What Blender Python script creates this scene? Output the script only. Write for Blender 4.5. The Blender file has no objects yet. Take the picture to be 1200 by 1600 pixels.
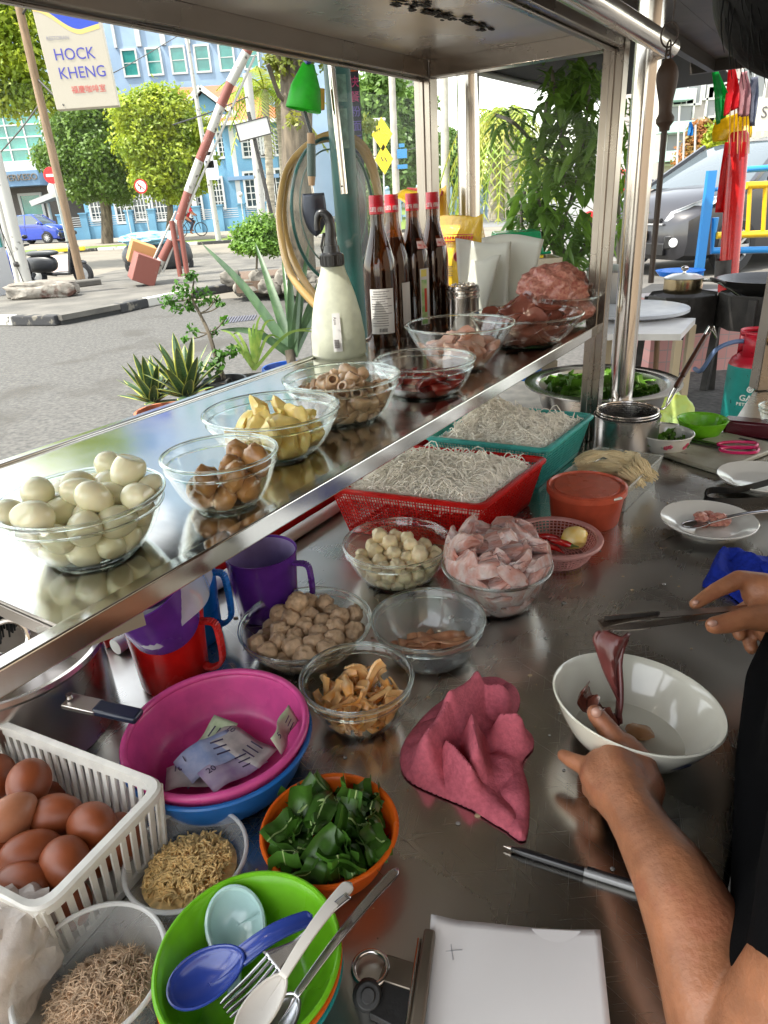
import bpy, bmesh, math, random
import numpy as np
from mathutils import Vector, Matrix, noise, Euler, Quaternion
random.seed(7)
R_ = random.Random(11)
SC = bpy.context.scene
COL = SC.collection
# ---------------------------------------------------------------- camera
FPX = 1075.0; ROLL = math.atan(.061); PITCH = math.atan(492/1075.0); CH = 1.5
_F = Vector((0, math.cos(PITCH), -math.sin(PITCH)))
_U0 = Vector((0, math.sin(PITCH), math.cos(PITCH))); _R0 = Vector((1, 0, 0))
_c, _s = math.cos(ROLL), math.sin(ROLL)
_R = _R0*_c - _U0*_s; _U = _R0*_s + _U0*_c
cam = bpy.data.cameras.new('camera'); camo = bpy.data.objects.new('camera', cam); COL.objects.link(camo)
cam.sensor_fit = 'VERTICAL'; cam.sensor_height = 24; cam.lens = 24*FPX/1600
cam.clip_start = .02; cam.clip_end = 3000
camo.matrix_world = Matrix(((_R.x, _U.x, -_F.x, 0), (_R.y, _U.y, -_F.y, 0), (_R.z, _U.z, -_F.z, CH), (0, 0, 0, 1)))
SC.camera = camo
# ---------------------------------------------------------------- light
SUN = Vector((-.50, -.22, 1.0)).normalized()
w = bpy.data.worlds.new("World"); SC.world = w; w.use_nodes = True
nt = w.node_tree
sky = nt.nodes.new('ShaderNodeTexSky'); sky.sky_type = 'NISHITA'; sky.sun_disc = False
sky.sun_elevation = math.asin(SUN.z); sky.sun_rotation = math.atan2(SUN.x, SUN.y)
sky.air_density = 1.2; sky.dust_density = 1.0; sky.ozone_density = 1.0
nt.nodes['Background'].inputs[1].default_value = .15
hs = nt.nodes.new('ShaderNodeHueSaturation'); hs.inputs['Saturation'].default_value = .42      # hazy tropical sky
mxw = nt.nodes.new('ShaderNodeMix'); mxw.data_type = 'RGBA'; mxw.blend_type = 'MULTIPLY'; mxw.inputs[0].default_value = 1; mxw.inputs[7].default_value = (1, .955, .87, 1)
nt.links.new(sky.outputs[0], hs.inputs['Color']); nt.links.new(hs.outputs[0], mxw.inputs[6]); nt.links.new(mxw.outputs[2], nt.nodes['Background'].inputs[0])
sl = bpy.data.lights.new('sun', 'SUN'); sl.energy = 2.0; sl.angle = math.radians(.5); sl.color = (1, .95, .86)
so = bpy.data.objects.new('sun', sl); COL.objects.link(so); so.location = (-4, 0, 8)
so.rotation_euler = SUN.to_track_quat('Z', 'Y').to_euler()
SC.view_settings.view_transform = 'Standard'; SC.view_settings.look = 'None'
SC.view_settings.exposure = 2.3; SC.view_settings.gamma = 1
cy = SC.cycles
cy.use_denoising = True; cy.max_bounces = 10; cy.transparent_max_bounces = 24; cy.transmission_bounces = 8
cy.diffuse_bounces = 4; cy.glossy_bounces = 5; cy.caustics_reflective = False; cy.caustics_refractive = False
cy.sample_clamp_indirect = 6

# ---------------------------------------------------------------- maths
def ray(px, py): return _F + _R*((px-600)/FPX) - _U*((py-800)/FPX)
def at(px, py, z):
    r = ray(px, py); t = (z-CH)/r.z
    return Vector((0, 0, CH)) + r*t
def atd(px, py, d): return Vector((0, 0, CH)) + ray(px, py)*d
def W(px, py, Y):
    r = ray(px, py); return Vector((0, 0, CH)) + r*(Y/r.y)
def G(px, Y, z=0.0):
    """point on height z at world depth Y, in the picture column of px"""
    lo, hi = -4000, 6000
    for _ in range(50):
        m = (lo+hi)/2
        if W(px, m, Y).z > z: lo = m
        else: hi = m
    return W(px, (lo+hi)/2, Y)
CA = Vector((-.1722, .6245, 0)); CD = Vector((.5573, .8303, 0)); CN = Vector((-.8303, .5573, 0))
CRZ = math.atan2(CD.y, CD.x)
def C(u, v, z=0): return CA + CD*u + CN*v + Vector((0, 0, z))
# ---------------------------------------------------------------- materials
_mats = {}
def srgb(c):
    if isinstance(c, str):
        c = c.lstrip('#'); c = [int(c[i:i+2], 16)/255 for i in (0, 2, 4)]
    return tuple(x/12.92 if x <= .04045 else ((x+.055)/1.055)**2.4 for x in c)
def M(name, col=(.5, .5, .5), rough=.5, metal=0, var=0, vs=20, col2=None, bump=0, bs=60, trl=0, sss=0, spec=.5, coat=0,
      emit=0, alpha=1, stretch=None, detail=4, wear=None, aniso=0, rvar=0):
    if name in _mats: return _mats[name]
    m = bpy.data.materials.new(name); m.use_nodes = True; n = m.node_tree; b = n.nodes['Principled BSDF']; L = n.links.new
    col = srgb(col) if isinstance(col, str) else tuple(col)
    b.inputs['Base Color'].default_value = (*col, 1); b.inputs['Roughness'].default_value = rough
    b.inputs['Metallic'].default_value = metal; b.inputs['Specular IOR Level'].default_value = spec
    if coat: b.inputs['Coat Weight'].default_value = coat; b.inputs['Coat Roughness'].default_value = .08
    if sss:
        b.inputs['Subsurface Weight'].default_value = sss; b.inputs['Subsurface Radius'].default_value = (.012, .005, .003); b.inputs['Subsurface Scale'].default_value = 1
    if emit: b.inputs['Emission Color'].default_value = (*col, 1); b.inputs['Emission Strength'].default_value = emit
    tc = n.nodes.new('ShaderNodeTexCoord'); vec = tc.outputs['Object']
    if stretch:
        mp = n.nodes.new('ShaderNodeMapping'); mp.inputs['Scale'].default_value = stretch; L(vec, mp.inputs[0]); vec = mp.outputs[0]
    csock = None
    if var or col2:
        t = n.nodes.new('ShaderNodeTexNoise'); t.inputs['Scale'].default_value = vs; t.inputs['Detail'].default_value = detail; L(vec, t.inputs['Vector'])
        r = n.nodes.new('ShaderNodeValToRGB'); L(t.outputs[0], r.inputs[0])
        c2 = (srgb(col2) if isinstance(col2, str) else col2) if col2 else tuple(x*(1-var) for x in col)
        c1 = col if col2 else tuple(min(1, x*(1+var*.6)) for x in col)
        r.color_ramp.elements[0].position = .35; r.color_ramp.elements[1].position = .65
        r.color_ramp.elements[0].color = (*c2, 1); r.color_ramp.elements[1].color = (*c1, 1)
        csock = r.outputs[0]
    if wear:                                                  # (colour, scale, threshold)
        t = n.nodes.new('ShaderNodeTexNoise'); t.inputs['Scale'].default_value = wear[1]; t.inputs['Detail'].default_value = 8; L(tc.outputs['Object'], t.inputs['Vector'])
        r = n.nodes.new('ShaderNodeValToRGB'); L(t.outputs[0], r.inputs[0]); r.color_ramp.elements[0].position = wear[2]; r.color_ramp.elements[1].position = wear[2]+.06
        mx = n.nodes.new('ShaderNodeMix'); mx.data_type = 'RGBA'; L(r.outputs[0], mx.inputs[0])
        if csock: L(csock, mx.inputs[6])
        else: mx.inputs[6].default_value = (*col, 1)
        mx.inputs[7].default_value = (*(srgb(wear[0]) if isinstance(wear[0], str) else wear[0]), 1); csock = mx.outputs[2]
    if csock: L(csock, b.inputs['Base Color'])
    if rvar:
        t = n.nodes.new('ShaderNodeTexNoise'); t.inputs['Scale'].default_value = 7; t.inputs['Detail'].default_value = 6; L(tc.outputs['Object'], t.inputs['Vector'])
        r = n.nodes.new('ShaderNodeMapRange'); L(t.outputs[0], r.inputs[0]); r.inputs[1].default_value = .3; r.inputs[2].default_value = .7
        r.inputs[3].default_value = max(.02, rough-rvar); r.inputs[4].default_value = rough+rvar; L(r.outputs[0], b.inputs['Roughness'])
    if bump:
        t = n.nodes.new('ShaderNodeTexNoise'); t.inputs['Scale'].default_value = bs; t.inputs['Detail'].default_value = 6; L(vec, t.inputs['Vector'])
        bm = n.nodes.new('ShaderNodeBump'); bm.inputs['Strength'].default_value = bump; bm.inputs['Distance'].default_value = .25/bs; L(t.outputs[0], bm.inputs['Height']); L(bm.outputs[0], b.inputs['Normal'])
    if aniso: b.inputs['Anisotropic'].default_value = aniso
    out = n.nodes['Material Output']
    if trl:
        tr = n.nodes.new('ShaderNodeBsdfTranslucent'); tr.inputs[0].default_value = (*[min(1, x*1.25) for x in col], 1)
        if csock: L(csock, tr.inputs[0])
        mx = n.nodes.new('ShaderNodeMixShader'); mx.inputs[0].default_value = trl; L(b.outputs[0], mx.inputs[1]); L(tr.outputs[0], mx.inputs[2]); L(mx.outputs[0], out.inputs[0])
        sh = mx.outputs[0]
    else: sh = b.outputs[0]
    if alpha < 1:
        tp = n.nodes.new('ShaderNodeBsdfTransparent'); tp.inputs[0].default_value = (*[.5+.5*x for x in col], 1) if alpha > .35 else (.97, .98, .98, 1)
        mx = n.nodes.new('ShaderNodeMixShader'); mx.inputs[0].default_value = alpha; L(tp.outputs[0], mx.inputs[1]); L(sh, mx.inputs[2]); L(mx.outputs[0], out.inputs[0])
    _mats[name] = m; return m
def GLASS(name='thin_glass', tint=(.965, .98, .972), ior=1.5, rough=.02, smudge=.0, k=.75):
    if name in _mats: return _mats[name]
    m = bpy.data.materials.new(name); m.use_nodes = True; n = m.node_tree; L = n.links.new
    n.nodes.remove(n.nodes['Principled BSDF']); out = n.nodes['Material Output']
    tp = n.nodes.new('ShaderNodeBsdfTransparent'); tp.inputs[0].default_value = (*tint, 1)
    gl = n.nodes.new('ShaderNodeBsdfGlossy'); gl.inputs['Roughness'].default_value = rough; gl.inputs[0].default_value = (1, 1, 1, 1)
    lw = n.nodes.new('ShaderNodeLayerWeight'); lw.inputs[0].default_value = .5
    pw = n.nodes.new('ShaderNodeMath'); pw.operation = 'POWER'; L(lw.outputs['Facing'], pw.inputs[0]); pw.inputs[1].default_value = 4.5
    fr = n.nodes.new('ShaderNodeMath'); fr.operation = 'MULTIPLY_ADD'; L(pw.outputs[0], fr.inputs[0]); fr.inputs[1].default_value = k; fr.inputs[2].default_value = ((ior-1)/(ior+1))**2*min(1, k*1.5)
    mx = n.nodes.new('ShaderNodeMixShader'); L(fr.outputs[0], mx.inputs[0]); L(tp.outputs[0], mx.inputs[1]); L(gl.outputs[0], mx.inputs[2])
    s = mx.outputs[0]
    if smudge:
        tc = n.nodes.new('ShaderNodeTexCoord'); t = n.nodes.new('ShaderNodeTexNoise'); t.inputs['Scale'].default_value = 9; t.inputs['Detail'].default_value = 8; L(tc.outputs['Object'], t.inputs[0])
        r = n.nodes.new('ShaderNodeMapRange'); L(t.outputs[0], r.inputs[0]); r.inputs[1].default_value = .45; r.inputs[2].default_value = .8; r.inputs[3].default_value = smudge*.25; r.inputs[4].default_value = smudge
        d = n.nodes.new('ShaderNodeBsdfDiffuse'); d.inputs[0].default_value = (.8, .82, .8, 1); m2 = n.nodes.new('ShaderNodeMixShader')
        L(r.outputs[0], m2.inputs[0]); L(s, m2.inputs[1]); L(d.outputs[0], m2.inputs[2]); s = m2.outputs[0]
    L(s, out.inputs[0]); _mats[name] = m; return m
def TRUEGLASS(name, col=(.9, .97, .95), rough=.02):
    if name in _mats: return _mats[name]
    m = bpy.data.materials.new(name); m.use_nodes = True; b = m.node_tree.nodes['Principled BSDF']
    b.inputs['Base Color'].default_value = (*col, 1); b.inputs['Transmission Weight'].default_value = 1; b.inputs['Roughness'].default_value = rough; b.inputs['IOR'].default_value = 1.48
    _mats[name] = m; return m
def STEEL(name, col=(.62, .60, .57), rough=.25, stain=.25, stretch=(3, 60, 60), bump=.08, scratch=0):
    """brushed, stained stainless steel"""
    if name in _mats: return _mats[name]
    m = bpy.data.materials.new(name); m.use_nodes = True; n = m.node_tree; b = n.nodes['Principled BSDF']; L = n.links.new
    b.inputs['Metallic'].default_value = 1
    tc = n.nodes.new('ShaderNodeTexCoord'); mp = n.nodes.new('ShaderNodeMapping'); mp.inputs['Scale'].default_value = stretch; L(tc.outputs['Object'], mp.inputs[0])
    t1 = n.nodes.new('ShaderNodeTexNoise'); t1.inputs['Scale'].default_value = 4; t1.inputs['Detail'].default_value = 5; L(mp.outputs[0], t1.inputs[0])
    t2 = n.nodes.new('ShaderNodeTexNoise'); t2.inputs['Scale'].default_value = 5; t2.inputs['Detail'].default_value = 3; t2.inputs['Roughness'].default_value = .5; L(tc.outputs['Object'], t2.inputs[0])
    r = n.nodes.new('ShaderNodeMapRange'); L(t2.outputs[0], r.inputs[0]); r.inputs[1].default_value = .3; r.inputs[2].default_value = .72
    r.inputs[3].default_value = max(.04, rough-.08); r.inputs[4].default_value = rough+stain*.8
    a = n.nodes.new('ShaderNodeMath'); a.operation = 'MULTIPLY_ADD'; L(t1.outputs[0], a.inputs[0]); a.inputs[1].default_value = .05; L(r.outputs[0], a.inputs[2]); L(a.outputs[0], b.inputs['Roughness'])
    cr = n.nodes.new('ShaderNodeValToRGB'); L(t2.outputs[0], cr.inputs[0]); cr.color_ramp.elements[0].position = .3; cr.color_ramp.elements[1].position = .7
    cr.color_ramp.elements[0].color = (*[x*(1-stain*.6) for x in col], 1); cr.color_ramp.elements[1].color = (*col, 1); L(cr.outputs[0], b.inputs['Base Color'])
    if scratch:                                             # fine wiping scratches in three directions, and dull smears
        acc = a.outputs[0]
        for ang, sc_ in ((.3, (11, 900, 5)), (1.25, (9, 1100, 4)), (2.2, (14, 800, 7))):
            m3 = n.nodes.new('ShaderNodeMapping'); m3.vector_type = 'TEXTURE'; m3.inputs['Rotation'].default_value = (0, 0, ang); m3.inputs['Scale'].default_value = [1/x for x in sc_]; L(tc.outputs['Object'], m3.inputs[0])
            t3 = n.nodes.new('ShaderNodeTexNoise'); t3.inputs['Scale'].default_value = 1; t3.inputs['Detail'].default_value = 2; L(m3.outputs[0], t3.inputs[0]); r3 = n.nodes.new('ShaderNodeMapRange'); L(t3.outputs[0], r3.inputs[0]); r3.inputs[1].default_value = .68; r3.inputs[2].default_value = .74; r3.inputs[4].default_value = scratch
            a3 = n.nodes.new('ShaderNodeMath'); L(acc, a3.inputs[0]); L(r3.outputs[0], a3.inputs[1]); acc = a3.outputs[0]
        L(acc, b.inputs['Roughness'])
    bm = n.nodes.new('ShaderNodeBump'); bm.inputs['Strength'].default_value = bump; bm.inputs['Distance'].default_value = .00015; L(t1.outputs[0], bm.inputs['Height'])
    # fine dents and scratches
    v = n.nodes.new('ShaderNodeTexNoise'); v.inputs['Scale'].default_value = 2.6; v.inputs['Detail'].default_value = 2; L(tc.outputs['Object'], v.inputs[0])
    b2 = n.nodes.new('ShaderNodeBump'); b2.inputs['Strength'].default_value = .2; b2.inputs['Distance'].default_value = .010; L(v.outputs[0], b2.inputs['Height']); L(bm.outputs[0], b2.inputs['Normal']); L(b2.outputs[0], b.inputs['Normal'])
    _mats[name] = m; return m

# ---------------------------------------------------------------- mesh builder
_ico = {}
def ico(sub):
    if sub not in _ico:
        bm = bmesh.new(); bmesh.ops.create_icosphere(bm, subdivisions=sub, radius=1)
        bm.verts.index_update()
        _ico[sub] = ([v.co.copy() for v in bm.verts], [[v.index for v in f.verts] for f in bm.faces]); bm.free()
    return _ico[sub]
def rotz(a): return Matrix.Rotation(a, 3, 'Z')
class MB:
    def __init__(s): s.v = []; s.f = []; s.m = []; s.cm = 0; s.X = None
    def add(s, vs, fs):
        o = len(s.v); X = s.X
        s.v += [X @ Vector(p) if X else Vector(p) for p in vs]
        s.f += [[i+o for i in f] for f in fs]; s.m += [s.cm]*len(fs); return s
    def box(s, c, d, R=None, taper=1, tx=0, ty=0):
        c = Vector(c); x, y, z = d[0]/2, d[1]/2, d[2]/2; P = []
        for zz, k in ((-z, 1), (z, taper)):
            for xx, yy in ((-x, -y), (x, -y), (x, y), (-x, y)):
                p = Vector((xx*k + (tx if zz > 0 else 0), yy*k + (ty if zz > 0 else 0), zz)); P.append(c + (R @ p if R else p))
        return s.add(P, [[3, 2, 1, 0], [4, 5, 6, 7], [0, 1, 5, 4], [1, 2, 6, 5], [2, 3, 7, 6], [3, 0, 4, 7]])
    def seg(s, a, b, wd, h=None, up=(0, 0, 1)):          # rectangular bar from a to b
        a, b = Vector(a), Vector(b); d = b-a; L = d.length
        if L < 1e-6: return s
        d.normalize(); u = Vector(up); x = d.cross(u)
        if x.length < 1e-4: x = d.cross(Vector((1, 0, 0)))
        x.normalize(); y = x.cross(d); R = Matrix((x, d, y)).transposed()
        return s.box((a+b)/2, (wd, L, h or wd), R)
    def tube(s, pts, r, n=8, closed=False, caps=True):
        P = [Vector(p) for p in pts]; k = len(P); rs = r if isinstance(r, (list, tuple)) else [r]*k
        V = []; up = None
        for i in range(k):
            if closed: t = P[(i+1) % k]-P[i-1]
            else: t = P[min(i+1, k-1)]-P[max(i-1, 0)]
            if t.length < 1e-9: t = Vector((0, 0, 1))
            t.normalize()
            if up is None: up = t.orthogonal().normalized()
            up = (up - t*up.dot(t))
            if up.length < 1e-6: up = t.orthogonal()
            up.normalize(); q = t.cross(up)
            for j in range(n):
                a = 2*math.pi*j/n; V.append(P[i] + (up*math.cos(a)+q*math.sin(a))*rs[i])
        F = []
        for i in range(k if closed else k-1):
            i2 = (i+1) % k
            for j in range(n): F.append([i*n+j, i*n+(j+1) % n, i2*n+(j+1) % n, i2*n+j])
        if caps and not closed: F.append([j for j in range(n)][::-1]); F.append([(k-1)*n+j for j in range(n)])
        return s.add(V, F)
    def lathe(s, prof, n=48, c=(0, 0, 0), sx=1, sy=1, R=None, caps=False):
        c = Vector(c); V = []; F = []; k = len(prof)
        for r, z in prof:
            for j in range(n):
                a = 2*math.pi*j/n; p = Vector((r*math.cos(a)*sx, r*math.sin(a)*sy, z)); V.append(c+(R @ p if R else p))
        for i in range(k-1):
            for j in range(n): F.append([i*n+j, i*n+(j+1) % n, (i+1)*n+(j+1) % n, (i+1)*n+j])
        if caps and prof[0][0] > 1e-6: F.append([j for j in range(n)][::-1])
        if caps and prof[-1][0] > 1e-6: F.append([(k-1)*n+j for j in range(n)])
        return s.add(V, F)
    def blob(s, c, r, amp=.15, fr=1.5, seed=0, sub=3, R=None, pw=1, bend=0):
        vs, fs = ico(sub); c = Vector(c); o = Vector((seed*7.31, seed*3.7, seed*1.9)); P = []
        r = r if isinstance(r, (tuple, list)) else (r, r, r)
        for v in vs:
            d = 1+amp*noise.fractal(v*fr+o, 1.0, 2.0, 3)
            q = v*d
            if pw != 1: q = Vector([math.copysign(abs(x)**pw, x) for x in q])
            p = Vector((q.x*r[0], q.y*r[1], q.z*r[2]))
            if bend: p.z += bend*p.x*p.x/r[0]
            P.append(c+(R @ p if R else p))
        return s.add(P, fs)
    def torus(s, c, R0, r, n=48, m=10, R=None, sx=1, sy=1):
        pts = [Vector((R0*math.cos(2*math.pi*i/n)*sx, R0*math.sin(2*math.pi*i/n)*sy, 0)) for i in range(n)]
        return s.tube([Vector(c)+(R @ p if R else p) for p in pts], r, m, closed=True)
    def prism(s, poly, z0, z1):                         # polygon (list of xy) extruded in z
        k = len(poly); V = [(p[0], p[1], z0) for p in poly]+[(p[0], p[1], z1) for p in poly]
        F = [list(range(k))[::-1], list(range(k, 2*k))]+[[i, (i+1) % k, k+(i+1) % k, k+i] for i in range(k)]
        return s.add(V, F)
    def grid(s, fn, nu, nv):
        V = [fn(i/nu, j/nv) for j in range(nv+1) for i in range(nu+1)]
        return s.add(V, [[j*(nu+1)+i, j*(nu+1)+i+1, (j+1)*(nu+1)+i+1, (j+1)*(nu+1)+i] for j in range(nv) for i in range(nu)])
    def mesh(s, name, mats, smooth=True, shift=None):
        me = bpy.data.meshes.new(name)
        vs = [v-shift for v in s.v] if shift else s.v
        me.from_pydata([tuple(v) for v in vs], [], s.f)
        mats = mats if isinstance(mats, (list, tuple)) else [mats]
        for m in mats: me.materials.append(m)
        if len(mats) > 1: me.polygons.foreach_set('material_index', s.m)
        bm = bmesh.new(); bm.from_mesh(me); bmesh.ops.recalc_face_normals(bm, faces=bm.faces); bm.to_mesh(me); bm.free()
        if smooth:
            me.polygons.foreach_set('use_smooth', [True]*len(me.polygons))
            try: me.set_sharp_from_angle(angle=math.radians(smooth if smooth is not True else 38))
            except Exception: pass
        me.update(); return me
    def build(s, name, mats, parent=None, world=False, smooth=True, bevel=0, solid=0, sub=0):
        vs = s.v
        if world and parent is not None:
            inv = ROOTM[parent.name].inverted(); s.v = [inv @ v for v in vs]
        sh = None
        if parent is None:
            xs = [v.x for v in s.v]; ys = [v.y for v in s.v]; zs = [v.z for v in s.v]
            sh = Vector(((min(xs)+max(xs))/2, (min(ys)+max(ys))/2, min(zs)))
        o = bpy.data.objects.new(name, s.mesh(name, mats, smooth, sh)); COL.objects.link(o)
        if parent is not None: o.parent = parent; ROOTM[o.name] = ROOTM[parent.name]
        else: o.location = sh; ROOTM[o.name] = Matrix.Translation(sh)
        if solid: md = o.modifiers.new('solid', 'SOLIDIFY'); md.thickness = solid; md.offset = 0
        if bevel: md = o.modifiers.new('bevel', 'BEVEL'); md.width = bevel; md.segments = 2; md.limit_method = 'ANGLE'; md.angle_limit = math.radians(40)
        if sub: md = o.modifiers.new('sub', 'SUBSURF'); md.levels = sub; md.render_levels = sub
        s.v = vs; return o
ROOTM = {}
def tag(o, label, cat, group=None, kind=None):
    if label: o['label'] = label
    if cat: o['category'] = cat
    if group: o['group'] = group
    if kind: o['kind'] = kind
    return o
def thing(name, label, cat, loc=(0, 0, 0), rz=0, group=None, kind=None):
    o = bpy.data.objects.new(name, None); COL.objects.link(o); o.empty_display_size = .05
    o.location = loc; o.rotation_euler = (0, 0, rz); ROOTM[o.name] = Matrix.Translation(Vector(loc)) @ Matrix.Rotation(rz, 4, 'Z')
    return tag(o, label, cat, group, kind)
def struct(o): o['kind'] = 'structure'; return o
def dup(root, loc, rz=None, label=None):
    r = root.copy(); COL.objects.link(r); r.location = loc
    if rz is not None: r.rotation_euler = (0, 0, rz)
    if label: r['label'] = label
    for ch in list(root.children):
        c = ch.copy(); COL.objects.link(c); c.parent = r
        for g in list(ch.children):
            d = g.copy(); COL.objects.link(d); d.parent = c
    return r
def inst(me, name, loc, rot, sc, label, cat, group=None):
    o = bpy.data.objects.new(name, me); COL.objects.link(o); o.location = loc; o.rotation_euler = rot
    o.scale = sc if isinstance(sc, (tuple, list)) else (sc, sc, sc)
    return tag(o, label, cat, group)
def text(s, size, mat, parent, org, xd, yd, name='lettering', ext=.0015, align='CENTER', sx=1, bold=0):
    """flat letters built as a mesh: org in world, xd/yd unit directions of the writing"""
    cu = bpy.data.curves.new(name, 'FONT'); cu.body = s; cu.size = size; cu.align_x = align; cu.align_y = 'CENTER'; cu.extrude = ext; cu.offset = bold
    cu.resolution_u = 3
    t = bpy.data.objects.new(name, cu); COL.objects.link(t)
    dg = bpy.context.evaluated_depsgraph_get(); me = bpy.data.meshes.new_from_object(t.evaluated_get(dg))
    bpy.data.objects.remove(t); bpy.data.curves.remove(cu)
    xd = Vector(xd).normalized(); yd = Vector(yd); yd = (yd-xd*yd.dot(xd)).normalized(); zd = xd.cross(yd)
    Mx = Matrix.Translation(Vector(org)) @ Matrix((xd*sx, yd, zd)).transposed().to_4x4()
    if parent is not None: Mx = ROOTM[parent.name].inverted() @ Mx
    me.transform(Mx); me.materials.clear(); me.materials.append(mat)
    o = bpy.data.objects.new(name, me); COL.objects.link(o)
    if parent is not None: o.parent = parent; ROOTM[o.name] = ROOTM[parent.name]
    return o
def smooth_pts(P, k=4, closed=False):
    P = [Vector(p) for p in P]; n = len(P); out = []
    rng = range(n if closed else n-1)
    for i in rng:
        if closed: a, b, c, d = P[i-1], P[i], P[(i+1) % n], P[(i+2) % n]
        else: a, b, c, d = P[max(i-1, 0)], P[i], P[i+1], P[min(i+2, n-1)]
        for j in range(k):
            t = j/k; out.append(.5*((2*b)+(c-a)*t+(2*a-5*b+4*c-d)*t*t+(3*b-a-3*c+d)*t**3))
    if not closed: out.append(P[-1])
    return out
# settle spheres into a bowl: returns list of centres (local, z from the bowl base)
def settle(N, r, rin, h, dome=0, seed=1, z0=.004, it=260, rj=.12):
    g = np.random.default_rng(seed); rad = r*(1+rj*(g.random(N)*2-1))
    p = np.stack([(g.random(N)-.5)*1.2*rin(h*.5), (g.random(N)-.5)*1.2*rin(h*.5), z0+r+g.random(N)*(h+dome*.8)], 1)
    for k in range(it):
        p[:, 2] -= r*.12 if k < it*.8 else r*.03
        for _ in range(2):
            d = p[:, None]-p[None]; L = np.sqrt((d**2).sum(2))+1e-9; mn = (rad[:, None]+rad[None])*.93
            ov = np.clip(mn-L, 0, None); np.fill_diagonal(ov, 0)
            p += (d/L[..., None]*ov[..., None]*.42).sum(1)
        for i in range(N):
            z = p[i, 2]; z = max(z, z0+rad[i]*.9); p[i, 2] = z
            if z < h: m = rin(max(0, z))-rad[i]*1.02
            elif dome: q = max(0, 1-((z-h)/dome)**2); m = rin(h)*max(.3, math.sqrt(q))-rad[i]*.6
            else: m = rin(h)-rad[i]
            m = max(m, .001); rr = math.hypot(p[i, 0], p[i, 1])
            if rr > m: p[i, :2] *= m/rr
    return [(Vector(p[i]), float(rad[i])) for i in range(N)]
def bowlfn(R, rb, h, p=.5):
    f = lambda z: rb+(R-rb)*(max(0, min(z, h))/h)**p
    f.p = p; return f
def bowl_prof(R, rb, h, t, p=.5, foot=.0, n=12):
    f = bowlfn(R, rb, h, p); out = [(0, 0)]; out += [(f(h*(i/n)**2), h*(i/n)**2) for i in range(n+1)]
    inn = [(max(0, f(h*(i/n)**2)-t), max(t, h*(i/n)**2)) for i in range(n, -1, -1)]
    return out+[(R-t/2, h+t*.4)]+inn+[(0, t)]
# ================================================================ shared materials
m_counter = STEEL('worn_counter_steel', (.60, .58, .54), .22, .18, (2, 70, 2), .05, .12)
m_shelf = STEEL('shelf_steel', (.68, .66, .62), .10, .14, (70, 2, 2), .03)
m_frame = STEEL('frame_steel', (.34, .30, .26), .22, .25, (3, 30, 30), .05)
m_pipe = STEEL('polished_pipe_steel', (.66, .62, .58), .16, .15, (10, 10, 1), .02)
m_ceil = STEEL('ceiling_sheet_steel', (.62, .58, .53), .22, .35, (3, 3, 3), .02)
m_pot = STEEL('pot_steel', (.62, .59, .56), .18, .25, (2, 2, 50), .03)
m_dark = M('black_and_hole_shade', (.02, .02, .02), .55, bump=.3, bs=30)  # black parts; also paints the shade in slot, drain and bolt hole
m_glass = GLASS('thin_glass'); m_pane = GLASS('smudged_pane', (.985, .992, .988), 1.25, .02, .006, .12); m_rim = TRUEGLASS('glass_rim')
m_plglass = GLASS('scratched_glass', (.9, .93, .92), 1.5, .08, .12)
# ================================================================ the cart
ZS = 1.19
cart = thing('food_cart', 'stainless steel street food cart with counter, raised glass display shelf and roof on pipe posts', 'food cart', C(.5, 0, 0), CRZ)
def cb(mb, u0, u1, v0, v1, z0, z1): mb.X = None; Rm = Matrix((CD, CN, (0, 0, 1))).transposed(); return mb.box(C((u0+u1)/2, (v0+v1)/2, (z0+z1)/2), (u1-u0, v1-v0, z1-z0), Rm)
b = MB(); cb(b, -.75, 1.50, -.50, .52, .86, .90); b.build('counter_top', m_counter, cart, True, bevel=.006)
b = MB(); cb(b, -.73, 1.48, -.485, .50, .30, .857); b.build('counter_body', m_frame, cart, True)
b = MB()
for u in (-.7, 1.44):
    for v in (-.47, .47): cb(b, u-.02, u+.02, v-.02, v+.02, 0, .297)
b.build('leg', m_frame, cart, True)
b = MB(); cb(b, -.17, 1.25, .012, .448, ZS-.004, ZS); b.build('display_shelf', m_shelf, cart, True)
for nm, v0, v1 in (('shelf_lip', -.008, .010), ('shelf_lip', .450, .466)):
    b = MB(); cb(b, -.72, 1.26, v0, v1, ZS-.020, ZS+.004); b.build(nm, m_shelf, cart, True, bevel=.002)
b = MB(); cb(b, -.172, -.160, .012, .448, ZS-.018, ZS-.005)
b.seg(C(-.18, .03, ZS-.02), C(-.10, -.001, ZS-.02), .01, .03); b.build('shelf_bracket', m_frame, cart, True)
for u, v in ((1.28, 0), (1.28, .455), (-.74, 0), (-.74, .455)):
    b = MB(); cb(b, u-.020, u+.020, v-.022, v+.022, .901, 1.80)
    cb(b, u-.0235, u+.0235, v-.006, v+.006, .902, 1.749)
    b.build('cabinet_post', m_frame, cart, True, bevel=.002)
for v in (0, .455):
    b = MB(); cb(b, -.72, 1.26, v-.020, v+.020, 1.75, 1.795); cb(b, -.72, 1.26, v-.006, v+.006, 1.744, 1.749); b.build('cabinet_beam', m_frame, cart, True, bevel=.002)
for u in (1.28, -.74):
    b = MB(); cb(b, u-.02, u+.02, .023, .432, 1.75, 1.795); b.build('cabinet_beam', m_frame, cart, True, bevel=.002)
b = MB(); cb(b, -.72, 1.258, .022, .433, 1.785, 1.80); b.build('cabinet_ceiling', m_ceil, cart, True)
b = MB(); cb(b, -.72, 1.258, .4535, .4565, ZS+.005, 1.743); b.build('glass_pane', m_pane, cart, True)
b = MB(); cb(b, 1.279, 1.282, .024, .431, ZS+.02, 1.749); b.build('glass_pane', m_pane, cart, True)
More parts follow.
